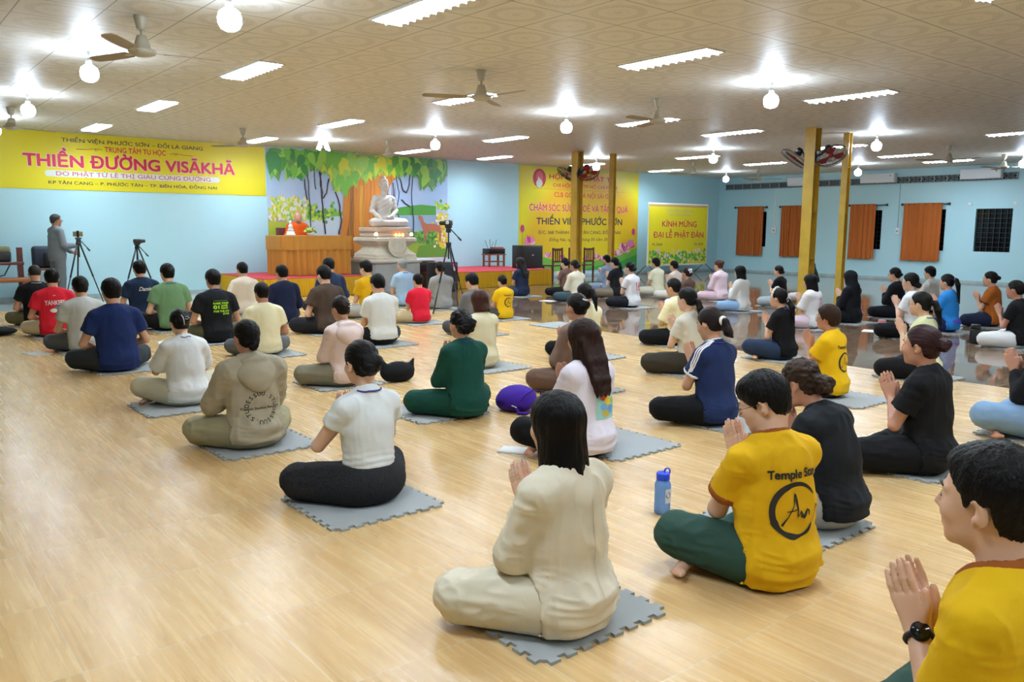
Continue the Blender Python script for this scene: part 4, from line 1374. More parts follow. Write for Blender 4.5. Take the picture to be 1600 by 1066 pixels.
# banner 2
t = empty('yellow_banner', (17.55, WY, 1.7), 0, 'large square yellow banner with lotus border behind the yellow posts', 'banner')
X0, X1, Z0, Z1 = 15.06, 20.06, 0.18, 3.22
m, N, L, P = new_mat('banner print yellow to orange'); g = NG(m)
d = g.m('SQRT', g.m('ADD', g.m('MULTIPLY', g.m('SUBTRACT', g.x, 0.3), g.m('SUBTRACT', g.x, 0.3)), g.m('MULTIPLY', g.m('ADD', g.z, 1.2), g.m('ADD', g.z, 1.2))))
L.new(g.ramp(g.m('DIVIDE', d, 3.0), [(0.10, '#dfca24'), (0.45, '#dcb921'), (0.8, '#d5a41e'), (0.97, '#dccd1f')]), P.inputs['Base Color']); P.inputs['Roughness'].default_value = 0.35
b = MB(); b.box((X0 - 17.55, -0.006, Z0 - 1.7), (X1 - 17.55, 0, Z1 - 1.7)); b.build('banner_sheet', m, t)
wall_text(t, 'HỘI GOLF PHẬT TỬ', 16.20, 19.00, 2.950, 0.140, M_REDT, y, 0.016)
wall_text(t, 'CHI HỘI NAM TP HỒ CHÍ MINH', 16.35, 19.05, 2.705, 0.100, M_REDT, y, 0.010)
wall_text(t, 'CLB GOLF HÀ NỘI SÀI GÒN', 16.41, 19.01, 2.434, 0.136, M_REDT, y, 0.008)
wall_text(t, 'CHĂM SÓC SỨC KHOẺ VÀ TẶNG QUÀ', 15.43, 19.59, 2.040, 0.215, mat('white lettering edge', '#ecd9d9', 0.5), y, 0.030, name='lettering_edge')
wall_text(t, 'CHĂM SÓC SỨC KHOẺ VÀ TẶNG QUÀ', 15.44, 19.58, 2.043, 0.200, M_REDT, y - 0.003, 0.014)
wall_text(t, 'THIỀN VIỆN PHƯỚC SƠN', 15.72, 19.33, 1.652, 0.195, M_NAVY, y, 0.020)
wall_text(t, 'Đ/C: 368 THÀNH THÁI, TÂN CANG, ĐỒNG NAI', 15.80, 19.26, 1.326, 0.098, M_NAVY, y, 0.010)
wall_text(t, 'Đồng Nai, ngày 05 tháng 05 năm 2024', 16.23, 18.85, 1.112, 0.090, M_NAVY, y, 0.004, 0.25)
b = MB()
b.T = Matrix.Translation((15.82 - 17.55, -0.008, 2.88 - 1.7))
b.prism([(0.25 * math.cos(a), 0.27 * math.sin(a)) for a in np.linspace(0, 6.283, 33)[:-1]], -0.001, 0.0, 1, 0)
b.prism([(0.10 + 0.13 * math.cos(a) - 0.1, 0.06 + 0.15 * math.sin(a)) for a in np.linspace(0, 6.283, 25)[:-1]], -0.002, -0.001, 1, 1)
b.prism([(-0.10, -0.24), (-0.13, -0.12), (-0.06, -0.03), (-0.05, 0.05), (0.02, -0.02), (0.09, -0.05), (0.13, -0.15), (0.08, -0.25), (0.0, -0.27)], -0.003, -0.002, 1, 2)
b.build('round_emblem', [mat('emblem red', '#b4243a', 0.5), mat('emblem pink', '#cf5a5e', 0.5), mat('emblem white', '#d8dccb', 0.5)], t)
b = MB(); b.box((15.6 - 17.55, -0.008, 2.585 - 1.7), (19.5 - 17.55, -0.006, 2.592 - 1.7)); b.build('rule_line', mat('orange flourish', '#b9742a'), t)
def petal(b, cx, cz, a, l, w, y, mi):
    pts = []
    for k in range(9):
        u = k / 8; pts.append((w * math.sin(math.pi * u ** 0.8), l * u))
    pts = pts + [(-p, q) for p, q in pts[::-1][1:-1]]
    ca, sa = math.cos(a), math.sin(a)
    b.prism([(cx + p * ca - q * sa, cz + p * sa + q * ca) for p, q in pts], y, y + 0.0005, 1, mi)
def leaf(b, cx, cz, a, l, w, y, mi):
    pts = []
    for k in range(1, 10):
        u = k / 10; pts.append((w * 1.75 * u ** 0.45 * (1 - u) ** 0.95, l * u))
    pts = [(0, 0.03 * l)] + pts + [(0, l * 1.08)] + [(-p, q) for p, q in pts[::-1]]
    ca, sa = math.cos(a), math.sin(a)
    b.prism([(cx + p * ca - q * sa, cz + p * sa + q * ca) for p, q in pts], y, y + 0.0005, 1, mi)
def lotus(b, cx, cz, r, rg, y):
    for k in range(9):
        a = (k - 4) * 0.36
        petal(b, cx, cz - r * 0.3, a, r * rg.uniform(0.9, 1.1), r * 0.20, y - 0.0005 * (9 - abs(k - 4)), rg.choice((0, 0, 1, 2)))
rg = random.Random(5)
b = MB(); ox, oz = 17.55, 1.7
b.prism([(x - ox, z - oz) for x, z in ((X0, Z0), (X1, Z0), (X1, 0.86), (19.2, 0.60), (18.0, 0.44), (16.8, 0.42), (16.0, 0.60), (15.3, 0.95), (X0, 0.9))], -0.0075, -0.006, 1, 3)
b.prism([(x - ox, z - oz) for x, z in ((17.5, Z0), (X1, Z0), (X1, 0.62), (19.3, 0.42), (18.3, 0.30))], -0.0085, -0.0075, 1, 4)
for cx, cz, r in ((15.46, 1.08, 0.24), (15.30, 0.80, 0.18), (16.18, 0.66, 0.16), (16.75, 0.60, 0.14), (17.25, 0.58, 0.15), (17.75, 0.55, 0.14), (18.2, 0.58, 0.18), (18.45, 0.52, 0.14), (18.8, 0.62, 0.15), (19.15, 0.68, 0.18), (19.5, 0.78, 0.22), (19.72, 0.95, 0.26), (19.35, 0.88, 0.18)):
    lotus(b, cx - ox, cz - oz, r, rg, -0.009)
for cx, z0, z1 in ((15.19, 0.9, 1.33), (19.86, 0.9, 1.25)):
    b.tube([(cx - ox, -0.009, z0 - oz), (cx - ox, -0.009, z1 - oz)], 0.008, 5, 3)
    for a in (-0.15, 0.15, 0): petal(b, cx - ox, z1 - oz - 0.02, a, 0.24, 0.06, -0.011 - 0.001 * (a == 0), 2)
b.build('lotus_border', [mat('lotus pink', '#d77aa8', 0.5), mat('lotus pale', '#e6c4d2', 0.5), mat('lotus magenta', '#b8336f', 0.5), mat('leaf green', '#6fae45', 0.5), mat('grass green', '#3f9a46', 0.5)], t)
# standing banner
SX0, SX1, SZ0, SZ1, SY = 19.55, 22.55, 0.28, 2.27, 17.30
t = empty('standing_banner', (21.05, SY, 0), 0, 'small yellow banner with white frame on a floor stand near the back corner', 'banner')
b = MB(); b.box((SX0 - 21.05, -0.012, SZ0), (SX1 - 21.05, 0.0, SZ1)); b.build('banner_board', mat('white frame print', '#d9d9cf', 0.5), t)
b = MB(); b.box((SX0 + 0.05 - 21.05, -0.014, SZ0 + 0.05), (SX1 - 0.05 - 21.05, -0.011, SZ1 - 0.12)); b.build('banner_sheet', M_YEL, t)
b = MB(); b.box((SX0 + 0.05 - 21.05, -0.014, SZ1 - 0.12), (SX1 - 0.05 - 21.05, -0.011, SZ1 - 0.05)); b.build('top_strip', mat('tan strip', '#c49a5a', 0.5), t)
sy = SY - 0.0145
G_ = mat('faint grey lettering', '#b9b28a', 0.5)
wall_text(t, 'THIỀN VIỆN PHƯỚC SƠN', 20.40, 21.76, 2.028, 0.075, G_, sy, 0.004)
wall_text(t, 'ĐỒI LÁ GIANG', 20.55, 21.63, 1.898, 0.072, G_, sy, 0.004)
wall_text(t, 'KÍNH MỪNG', 20.23, 21.96, 1.61, 0.185, M_REDT, sy, 0.018)
wall_text(t, 'ĐẠI LỄ PHẬT ĐẢN', 19.82, 22.33, 1.262, 0.180, M_REDT, sy, 0.018)
wall_text(t, 'PL.2568', 19.79, 20.26, 0.962, 0.072, M_NAVY, sy, 0.006)
wall_text(t, 'DL.2024', 21.87, 22.33, 0.960, 0.072, M_NAVY, sy, 0.006)
b = MB(); rg = random.Random(8)
for k in range(150):
    x = rg.uniform(SX0 + 0.12, SX1 - 0.12) - 21.05
    top = 0.62 + 0.16 * (abs(x) / 1.45) ** 2 + 0.08 * math.exp(-(x / 0.35) ** 2)
    z_ = SZ0 + 0.08 + (top - 0.36) * rg.random() ** 0.7
    petal(b, x, z_, rg.uniform(0, 6.28), rg.uniform(0.08, 0.15), rg.uniform(0.03, 0.05), -0.016 - 0.00005 * k, rg.choice((0, 0, 1)))
for k in range(46):
    x = rg.uniform(SX0 + 0.15, SX1 - 0.15) - 21.05
    z_ = SZ0 + 0.12 + 0.42 * rg.random()
    for p in range(6): petal(b, x, z_, p * 1.047, 0.045, 0.016, -0.026 - 0.0002 * p, 2)
b.build('flower_border', [mat('grass green', '#3f9a46'), mat('leaf green', '#6fae45'), mat('lotus pale', '#e6c4d2')], t)
b = MB()
for q in (-1, 1):
    x = q * 1.42
    b.tube([(x, 0.02, 0.30), (x, 0.02, 1.6)], 0.014, 8)
    for a in (-0.35, 0.35): b.tube([(x, 0.02, 0.34), (x + a * 0.6, -0.25 * (1 if a > 0 else -1) + 0.02, 0.012)], 0.012, 8)
b.build('stand_legs', M_BLACK, t)

# ---- mural
MU = {
    'trunk': [(9.61, 2.65), (9.6, 2.44), (9.53, 2.19), (9.5, 1.67), (9.44, 1.33), (9.31, 1.11), (9.37, 0.68), (10.34, 0.66), (10.73, 0.85), (10.76, 2.32), (10.87, 2.55), (11.06, 2.71), (10.95, 2.84)],
    'sh1': [(9.72, 2.44), (9.67, 1.67), (9.55, 1.05), (9.72, 0.67), (9.82, 0.67), (9.76, 1.05), (9.81, 1.83), (9.81, 2.44)],
    'sh2': [(9.97, 2.45), (9.95, 1.67), (10.01, 0.89), (10.11, 0.89), (10.06, 1.68), (10.06, 2.45)],
    'water': [(8.4, 1.64), (8.89, 1.69), (9.5, 1.71), (9.48, 1.13), (8.39, 1.18)],
    'waterR': [(10.75, 1.72), (12.38, 1.77), (12.38, 1.3), (10.74, 1.33)],
    'bank': [(8.48, 1.71), (9.5, 1.81), (9.5, 1.71), (8.97, 1.66), (8.48, 1.61)],
    'grassL': [(7.56, 1.58), (7.93, 1.56), (8.46, 1.5), (8.44, 0.76), (7.59, 0.74)],
    'grassR': [(10.74, 1.33), (11.48, 1.33), (12.55, 1.37), (12.58, 0.66), (10.73, 0.69)],
    'grassR2': [(11.68, 0.97), (12.18, 1.03), (12.59, 0.98), (12.58, 0.66), (11.57, 0.67)],
    'hillR': [(10.75, 1.88), (11.4, 1.99), (11.78, 2.03), (12.22, 2.0), (12.22, 1.77), (10.75, 1.73)],
    'rock': [(7.59, 1.7), (7.78, 1.82), (8.01, 1.79), (8.21, 1.65), (8.4, 1.59), (8.16, 1.53), (7.62, 1.56)],
    'deer': [(11.68, 1.76), (11.78, 1.73), (11.84, 1.58), (11.92, 1.54), (12.18, 1.54), (12.32, 1.5), (12.38, 1.37), (12.36, 1.07), (12.32, 1.07), (12.3, 1.3), (12.18, 1.35), (12.0, 1.34), (11.92, 1.27), (11.89, 1.07), (11.85, 1.07), (11.84, 1.3), (11.78, 1.43), (11.72, 1.63), (11.66, 1.68)],
    'v1': [(8.61, 2.72), (8.62, 2.4), (8.65, 1.8), (8.67, 1.31)],
    'v2': [(8.92, 2.74), (8.96, 2.26), (8.98, 1.81), (9.03, 1.27)],
    'v3': [(8.52, 2.54), (8.54, 2.32), (8.58, 2.07)],
    'v4': [(8.76, 2.82), (8.78, 2.55), (8.81, 2.32)],
    'v5': [(8.94, 2.71), (8.94, 2.41), (8.99, 2.11), (9.09, 2.27), (9.15, 2.57)],
    'v6': [(11.01, 2.71), (11.09, 2.33), (11.03, 1.85), (11.1, 1.61)],
    'v7': [(11.5, 2.76), (11.47, 2.18), (11.51, 1.7), (11.52, 1.17)],
    'v8': [(11.12, 2.68), (11.21, 2.37), (11.32, 2.32), (11.4, 2.5), (11.42, 2.79)],
    'v9': [(10.91, 2.56), (10.94, 2.17), (10.94, 1.72)],
    'v10': [(11.15, 2.14), (11.28, 2.05), (11.41, 1.97)],
    'v11': [(9.32, 2.27), (9.4, 2.05), (9.46, 1.59), (9.38, 1.27)],
    'low': [(7.58, 2.53), (7.73, 2.68), (7.97, 2.84), (8.19, 2.6), (8.43, 2.49), (8.6, 2.81), (8.92, 2.83), (9.17, 2.72), (9.33, 2.42), (9.49, 2.23), (9.67, 2.44), (9.93, 2.52), (10.2, 2.69), (10.66, 2.87), (10.93, 2.77), (11.21, 2.78), (11.5, 2.83), (11.69, 2.6), (11.95, 2.44), (12.19, 2.62), (12.39, 2.79), (12.55, 2.68)],
    'bushes': [(8.54, 1.86), (8.68, 1.75), (8.83, 1.72), (8.97, 1.66), (9.14, 1.8), (12.39, 2.01), (12.26, 1.84), (12.47, 1.74), (7.79, 1.96), (7.97, 2.0), (8.17, 1.94), (8.33, 1.86)],
}

t = empty('wall_mural', (10.1, WY, 1.8), 0, 'printed mural of a bodhi tree, lake and deer behind the Buddha statue', 'mural')
MX0, MX1, MZ0, MZ1 = 7.61, 12.59, 0.30, 3.225
m, N, L, P = new_mat('printed sky'); g = NG(m)
n = g.noise(g.tc.outputs['Object'], 0.8, 3.0)
L.new(g.ramp(g.m('ADD', g.m('MULTIPLY', g.z, 0.3), n), [(0.25, '#cfd3e0'), (0.55, '#b3c3da'), (0.85, '#9cb8d6')]), P.inputs['Base Color']); P.inputs['Roughness'].default_value = 0.4
b = MB(); b.box((MX0 - 10.1, -0.004, MZ0 - 1.8), (MX1 - 10.1, 0, MZ1 - 1.8)); b.build('printed_sky', m, t)
L0 = lambda pts: [(max(MX0, min(MX1, x)) - 10.1, max(MZ0, min(MZ1, z)) - 1.8) for x, z in pts]
PAL = ['#c8d2dc', '#8fa9bd', '#8aa83c', '#a7b23a', '#5f8f34', '#c77a2f', '#8d5a22', '#d39a3a', '#b59a8c', '#a96a4e', '#3c2e3c', '#4d8f3a', '#6fae3c', '#93c24a', '#357a38', '#cfd23c', '#d9c23a', '#e2e0d0', '#5f8a45']
MM = [mat('mural ' + c, c, 0.42) for c in PAL]
b = MB()
for k, mi, yy in (('hillR', 11, 5), ('water', 0, 5), ('waterR', 1, 5), ('bank', 12, 6), ('grassL', 3, 6), ('grassR', 2, 6), ('grassR2', 4, 7), ('rock', 8, 8)):
    b.prism(L0(MU[k]), -0.001 * yy - 0.0005, -0.001 * yy, 1, mi)
rg = random.Random(11)
for x, z in MU['bushes'][:6]:
    for k in range(26): petal(b, x - 10.1 + rg.gauss(0, 0.12), z - 1.8 + rg.gauss(0, 0.05), rg.uniform(0, 6.28), 0.10, 0.04, -0.0085 - 0.00004 * k, rg.choice((11, 12, 13, 15, 18)))
for k in range(150):
    x = rg.uniform(11.0, 12.3); z = rg.uniform(1.02, 1.30)
    petal(b, x - 10.1, z - 1.8 - 0.05 * abs(x - 11.6), rg.uniform(-1, 1), 0.10, 0.045, -0.0087 - 0.00002 * k, rg.choice((11, 14, 18, 12)))
for k in range(230):
    x = rg.gauss(12.45, 0.14); z = rg.uniform(0.95, 1.80)
    if x < MX1 - 0.04: petal(b, x - 10.1, z - 1.8, rg.uniform(0, 6.28), 0.09, 0.035, -0.0092 - 0.00002 * k, rg.choice((16, 15, 7, 17, 16)))
for k in range(300):
    x = rg.uniform(7.66, 8.55); z = rg.uniform(1.55, 2.05) + 0.03 * math.sin(x * 20)
    petal(b, x - 10.1, z - 1.8, rg.uniform(-0.6, 0.6), 0.11, 0.028, -0.0092 - 0.00002 * k, rg.choice((17, 15, 16, 17, 13)))
b.prism(L0(MU['trunk']), -0.0165, -0.0155, 1, 5)
for k, mi in (('sh1', 6), ('sh2', 7)): b.prism(L0(MU[k]), -0.0180, -0.0170, 1, mi)
for i in range(14):
    x = 9.66 + 0.10 * i; b.tube([(x - 10.1 + 0.03 * math.sin(k), -0.0172, 2.75 - 1.8 - k * 0.20 - 0.05 * (i % 3)) for k in range(12)], 0.006, 4, rg.choice((6, 7, 7)))
b.prism(L0(MU['deer']), -0.0185, -0.0175, 1, 9)
for dx in (-0.05, 0.02): b.tube([(11.90 - 10.1 + dx, -0.018, 1.12 - 1.8), (11.86 - 10.1 + dx * 2, -0.018, 1.22 - 1.8), (11.88 - 10.1 + dx * 3, -0.018, 1.30 - 1.8)], 0.008, 4, 8)
for k in range(1, 12):
    v = MU['v%d' % k]
    fine_ = []
    for (x, z), (x2, z2) in zip(v, v[1:]):
        for u in (0, 0.25, 0.5, 0.75): fine_.append((x + (x2 - x) * u - 10.1 + rg.uniform(-0.015, 0.015), -0.0175, z + (z2 - z) * u - 1.8))
    fine_.append((v[-1][0] - 10.1, -0.0175, v[-1][1] - 1.8))
    b.tube(fine_, rg.choice((0.012, 0.017)), 5, 10)
low = MU['low']
k = 0
for _ in range(900):
    x = rg.uniform(MX0, MX1)
    lo = np.interp(x, [p[0] for p in low], [p[1] for p in low])
    z = rg.uniform(lo + 0.12, MZ1 + 0.05)
    l = rg.uniform(0.26, 0.46); w = l * 0.40
    a = math.pi + rg.uniform(-0.5, 0.5)
    cx = min(max(x, MX0 + w), MX1 - w)
    if z > MZ1: z = MZ1
    mid = abs(x - 9.9) < 1.0
    yy = -0.0190 - 0.00002 * k
    tip = z - l
    if tip < lo - 0.12: continue
    leaf(b, cx - 10.1, z - 1.8, a, l, w, yy, rg.choice((13, 12, 13, 15, 12) if mid else (11, 12, 14, 18, 13)))
    k += 1
    if k > 460: break
b.build('printed_landscape', MM, t)

# ---------------------------------------------------------------- stage, table, statue
M_CARPET = mat('red stage carpet', '#b5303c', 0.85, bump=0.2, scale=150)
M_SKIRT = mat('golden stage skirt', '#c79a17', 0.55, spec=0.3)
def pleats(x0, x1, y, z0, z1, amp, pitch, out, seed=1, along='x'):
    """a pleated cloth hanging in front of a face; returns verts, faces"""
    n = int(abs(x1 - x0) / pitch * 8); rg = random.Random(seed); vs, fs = [], []
    for j, z in enumerate((z1, z1 - (z1 - z0) * 0.15, (z0 + z1) / 2, z0)):
        for i in range(n + 1):
            u = x0 + (x1 - x0) * i / n
            d = amp * (0.5 + 0.25 * j) * (2.0 * abs(math.sin(i / 8 * 3.1416 + 0.6 * math.sin(i * 0.05 + seed))) - 1.2 + 0.3 * math.sin(i * 0.31 + seed))
            vs.append((u, y + out * (d + amp * 1.2), z) if along == 'x' else (y + out * (d + amp * 1.2), u, z))
    m_ = n + 1
    for j in range(3):
        for i in range(n):
            q = (j * m_ + i, (j + 1) * m_ + i, (j + 1) * m_ + i + 1, j * m_ + i + 1)
            fs.append(q)
    return vs, fs
def stage(x0, x1, label, left):
    t = empty('stage', ((x0 + x1) / 2, 17.0, 0), 0, label, 'stage', 'low carpeted stages beside the altar')
    c = (x0 + x1) / 2
    b = MB(); b.box((x0 - c, 15.80 - 17, 0.02), (x1 - c, BY - 0.02 - 17, 0.385)); b.build('stage_frame', mat('stage timber', '#6d4a2a', 0.7), t)
    b = MB(); b.bbox((x0 - c - 0.01, 15.785 - 17, 0.380), (x1 - c + 0.01, BY - 0.02 - 17, 0.397), 0.006); b.build('red_carpet', M_CARPET, t)
    b = MB(); v, f = pleats(x0 - c, x1 - c, 15.79 - 17, 0.005, 0.383, 0.010, 0.055, -1, 3); b._add(v, f, 0, True)
    v, f = pleats(15.80 - 17, BY - 0.03 - 17, (x0 if left else x1) - c, 0.005, 0.383, 0.010, 0.055, -1 if left else 1, 5, 'y'); b._add(v, f, 0, True)
    b.build('stage_skirt', M_SKIRT, t)
stage(6.47, 8.75, 'low red carpeted stage with golden skirt under the orange draped table', True)
stage(10.62, 14.19, 'low red carpeted stage with golden skirt right of the Buddha statue', False)
# table with drape
TX0, TX1, TY0, TY1 = 7.20, 8.72, 16.46, 17.20
tc_ = (TX0 + TX1) / 2
t = empty('draped_table', (tc_, 16.83, 0.397), 0, 'long table draped in ochre cloth on the left stage', 'table')
b = MB()
b.box((TX0 - tc_ + 0.02, TY0 - 16.83 + 0.03, 0.80), (TX1 - tc_ - 0.02, TY1 - 16.83 - 0.02, 0.838))
b.build('tabletop', mat('table timber', '#6b4423', 0.5), t)
for q in (-1, 1):
    for p in (-1, 1):
        b = MB(); b.box((q * 0.68 - 0.03, p * 0.29 - 0.03, 0), (q * 0.68 + 0.03, p * 0.29 + 0.03, 0.80)); b.build('leg', mat('table timber', '#6b4423'), t)
b = MB(); M_OCH = mat('ochre satin table cloth', '#c2882f', 0.5, bump=0.1, scale=90)
b.bbox((TX0 - tc_ - 0.005, TY0 - 16.83 - 0.005, 0.838), (TX1 - tc_ + 0.005, TY1 - 16.83 + 0.005, 0.850), 0.004)
for (z0, z1, a, o) in ((0.012, 0.846, 0.026, 0.0), (0.55, 0.848, 0.007, 0.060)):
    v, f = pleats(TX0 - tc_ - 0.03 - o, TX1 - tc_ + 0.03 + o, TY0 - 16.83 - o, z0, z1, a, 0.15, -1, 7); b._add(v, f, 0, True)
    v, f = pleats(TY0 - 16.83 - 0.03 - o, TY1 - 16.83, TX0 - tc_ - o, z0, z1, a, 0.09, -1, 9, 'y'); b._add(v, f, 0, True)
    v, f = pleats(TY0 - 16.83 - 0.03 - o, TY1 - 16.83, TX1 - tc_ + o, z0, z1, a, 0.09, 1, 2, 'y'); b._add(v, f, 0, True)
b.build('table_cloth', M_OCH, t)
# things on the table
t = empty('white_figurine', (7.50, 16.72, 1.247), 0, 'small white figurine on the left end of the draped table', 'figurine')
b = MB(); b.lathe([(0.0, 0), (0.11, 0), (0.11, 0.03), (0.085, 0.045), (0.085, 0.09), (0.0, 0.095)], n=16); b.build('figurine_base', mat('white porcelain', '#dfe0dc', 0.25), t)
b = MB(); b.lathe([(0.0, 0.09), (0.070, 0.10), (0.062, 0.13), (0.040, 0.17), (0.050, 0.20), (0.030, 0.235), (0.018, 0.245), (0.030, 0.265), (0.030, 0.29), (0.012, 0.315), (0.0, 0.32)], n=16); b.build('figurine_body', mat('white porcelain', '#dfe0dc'), t)
t = empty('flower_arrangement', (7.92, 16.66, 1.247), 0, 'low bowl of pale yellow flowers in the middle of the draped table', 'flowers')
b = MB(); b.lathe([(0.0, 0), (0.05, 0), (0.08, 0.05), (0.075, 0.055), (0.0, 0.04)], n=16); b.build('bowl', mat('white porcelain', '#dfe0dc'), t)
rg = random.Random(2)
b = MB(); c = MB()
for k in range(30):
    a = rg.uniform(0, 6.28); r_ = rg.uniform(0.02, 0.13); z_ = 0.06 + 0.10 * (1 - r_ / 0.14) + rg.uniform(0, 0.03)
    (b if k % 3 else c).ball((r_ * math.cos(a), r_ * math.sin(a), z_), (0.026, 0.026, 0.02), n=8)
for k in range(8): c.tube([(0, 0, 0.05), (0.06 * math.cos(k), 0.06 * math.sin(k), 0.14), (0.11 * math.cos(k), 0.11 * math.sin(k), 0.17 + 0.02 * (k % 3))], [0.006, 0.012, 0.002], 6)
b.build('blossoms', mat('pale yellow petals', '#d9da7c', 0.6), t); c.build('leaves', mat('leaf green', '#6fae45'), t)

# plinth, pedestal, Buddha
PXC, PYC = 9.77, 16.65
M_STONE = mat('cream marble', '#d9cfba', 0.35, var=0.10, scale=7)
t = empty('altar_plinth', (PXC, PYC, 0), 0, 'grey stone plinth carrying the pedestal of the Buddha statue', 'plinth')
b = MB(); b.box((-0.58, -0.58, 0), (0.58, 0.58, 0.64)); b.build('plinth_body', mat('grey plaster', '#a9aaa4', 0.5, var=0.06, scale=4), t)
b = MB(); b.bbox((-0.62, -0.62, 0.64), (0.62, 0.62, 0.70), 0.01); b.build('plinth_top', mat('pale stone slab', '#c3beb0', 0.35, var=0.06, scale=6), t)
t = empty('statue_pedestal', (PXC, PYC, 0.70), 0, 'stepped cream marble pedestal under the seated Buddha', 'pedestal')
b = MB()
prof = [(0.535, 0.0), (0.535, 0.06), (0.52, 0.07), (0.52, 0.13), (0.49, 0.15), (0.40, 0.24), (0.38, 0.27), (0.38, 0.31), (0.41, 0.33), (0.50, 0.40), (0.53, 0.43), (0.53, 0.49), (0.50, 0.51)]
for (w0, z0), (w1, z1) in zip(prof, prof[1:]):
    vs = [(sx * w0, sy_ * w0, z0) for sx, sy_ in ((-1, -1), (1, -1), (1, 1), (-1, 1))] + [(sx * w1, sy_ * w1, z1) for sx, sy_ in ((-1, -1), (1, -1), (1, 1), (-1, 1))]
    b._add(vs, [(k, (k + 1) % 4, 4 + (k + 1) % 4, 4 + k) for k in range(4)])
b.box((-0.50, -0.50, 0.50), (0.50, 0.50, 0.512)); b.build('pedestal_body', M_STONE, t)
b = MB(); b.bbox((-0.44, -0.42, 0.51), (0.44, 0.42, 0.60), 0.03); b.bbox((-0.40, -0.38, 0.60), (0.40, 0.38, 0.64), 0.01); b.bbox((-0.45, -0.43, 0.64), (0.45, 0.43, 0.74), 0.02); b.build('lotus_tier', mat('rosy marble', '#d3b9a4', 0.35, var=0.08, scale=9), t)
b = MB()
pts = [(-0.20, 0.50)] + [(0.23 * math.cos(a), 0.33 + 0.26 * math.sin(a) * (1.0 if math.sin(a) < 0 else 0.2)) for a in np.linspace(math.pi, 2 * math.pi, 17)] + [(0.20, 0.50)]
b.prism(pts, -0.575, -0.535, 1); 
for k in range(3): b.tube([(0.20 * math.cos(a) * (1 - 0.2 * k), -0.578, 0.35 + (0.20 - 0.05 * k) * math.sin(a)) for a in np.linspace(math.pi, 2 * math.pi, 15)], 0.008, 5)
b.build('carved_drape', M_STONE, t)
M_GLOW = mat('warm candle lamp', '#ffb45a', 0.4, emit=9.0)
for i, (x, l) in enumerate(((0.02, 'left of three small glowing candle lamps below the Buddha'), (0.11, 'middle of three small glowing candle lamps below the Buddha'), (0.20, 'right of three small glowing candle lamps below the Buddha'))):
    q = empty('candle_lamp', (PXC + x, PYC - 0.465, 0.70 + 0.512), 0, l, 'candle', 'candle lamps on the pedestal')
    b = MB(); b.lathe([(0.0, 0), (0.028, 0), (0.030, 0.03), (0.0, 0.03)], n=12); b.build('candle_cup', M_STONE, q)
    b = MB(); b.lathe([(0.0, 0.03), (0.022, 0.032), (0.024, 0.055), (0.012, 0.085), (0.0, 0.095)], n=12); b.build('flame', M_GLOW, q)
for x, l in ((-0.47, 'round white lamp at the left corner of the pedestal'), (0.47, 'round white lamp at the right corner of the pedestal')):
    q = empty('round_lamp', (PXC + x, PYC - 0.40 + (0.0 if x > 0 else -0.02), 0.70 + 0.512), 0, l, 'lamp', 'round lamps on the pedestal')
    b = MB(); b.lathe([(0.0, 0), (0.025, 0), (0.018, 0.03), (0.0, 0.03)], n=12); b.build('lamp_foot', M_BLACK, q)
    b = MB(); b.ball((0, 0, 0.068), 0.042, n=14); b.build('globe', mat('soft globe', '#fff2d8', 0.4, emit=4.0), q)
bud = empty('buddha_statue', (PXC - 0.02, PYC, 1.44), R(180), 'white marble Buddha seated cross legged in the centre of the altar', 'statue')
k_ = 1.16 / 0.95
P_ = [(ell((0, 0.0, 0.11), (0.20, 0.16, 0.12)), 0.04), (ell((0, -0.01, 0.30), (0.150, 0.105, 0.18)), 0.05), (ell((0, 0, 0.44), (0.180, 0.115, 0.15)), 0.05),
      (cap((-0.145, 0, 0.535), (0.145, 0, 0.535), 0.062), 0.04), (cap((0, 0, 0.56), (0, 0.02, 0.68), 0.058), 0.03)]
for q in (-1, 1):
    P_ += [(cap((q * 0.10, 0.03, 0.10), (q * 0.33, 0.19, 0.085), 0.100, 0.078), 0.03), (cap((q * 0.33, 0.19, 0.085), (-q * 0.10, 0.30, 0.075), 0.074, 0.050), 0.025)]
P_ += [(cap((0.185, 0, 0.53), (0.245, -0.01, 0.30), 0.058, 0.050), 0.03), (cap((0.245, -0.01, 0.30), (0.225, 0.20, 0.195), 0.048, 0.034), 0.02), (cap((0.225, 0.20, 0.195), (0.21, 0.285, 0.115), 0.034, 0.022), 0.015),
       (cap((-0.185, 0, 0.53), (-0.255, 0.01, 0.30), 0.058, 0.052), 0.03), (cap((-0.255, 0.01, 0.30), (-0.06, 0.20, 0.20), 0.048, 0.036), 0.02), (cap((-0.06, 0.20, 0.195), (0.06, 0.24, 0.185), 0.036, 0.022), 0.015)]
hh = [(moved(p, np.array((0, 0.03, 0.785)), np.eye(3) * 1.0), kk) for p, kk in head_prims(1.0)]
P_ += hh
F = field_of(P_, 0.012, 0.02, lo=(-1, -1, 0.0))
Z = F.axes()[2]; F.F = np.maximum(F.F, 0.002 - Z).astype(np.float32)
M_MARB = mat('white marble', '#e2d9cf', 0.38, var=0.04, scale=5)
def robe(V):
    on = (V[:, 2] < 0.60)
    diag = V[:, 2] * 75 + V[:, 0] * 40 * (V[:, 2] > 0.2) + 12 * V[:, 0] ** 2 * (V[:, 2] > 0.2)
    return np.where(on, 0.0035 * np.sin(diag), 0)
finish(F, 'statue_body', [M_MARB], bud, k_, robe)
hf = field_of([(ell((0, 0.018, 0.825), (0.084, 0.104, 0.085)), 0.02), (ell((0, -0.02, 0.775), (0.080, 0.075, 0.07)), 0.02), (ell((0, 0.005, 0.912), (0.045, 0.048, 0.045)), 0.012)], 0.010, 0.02)
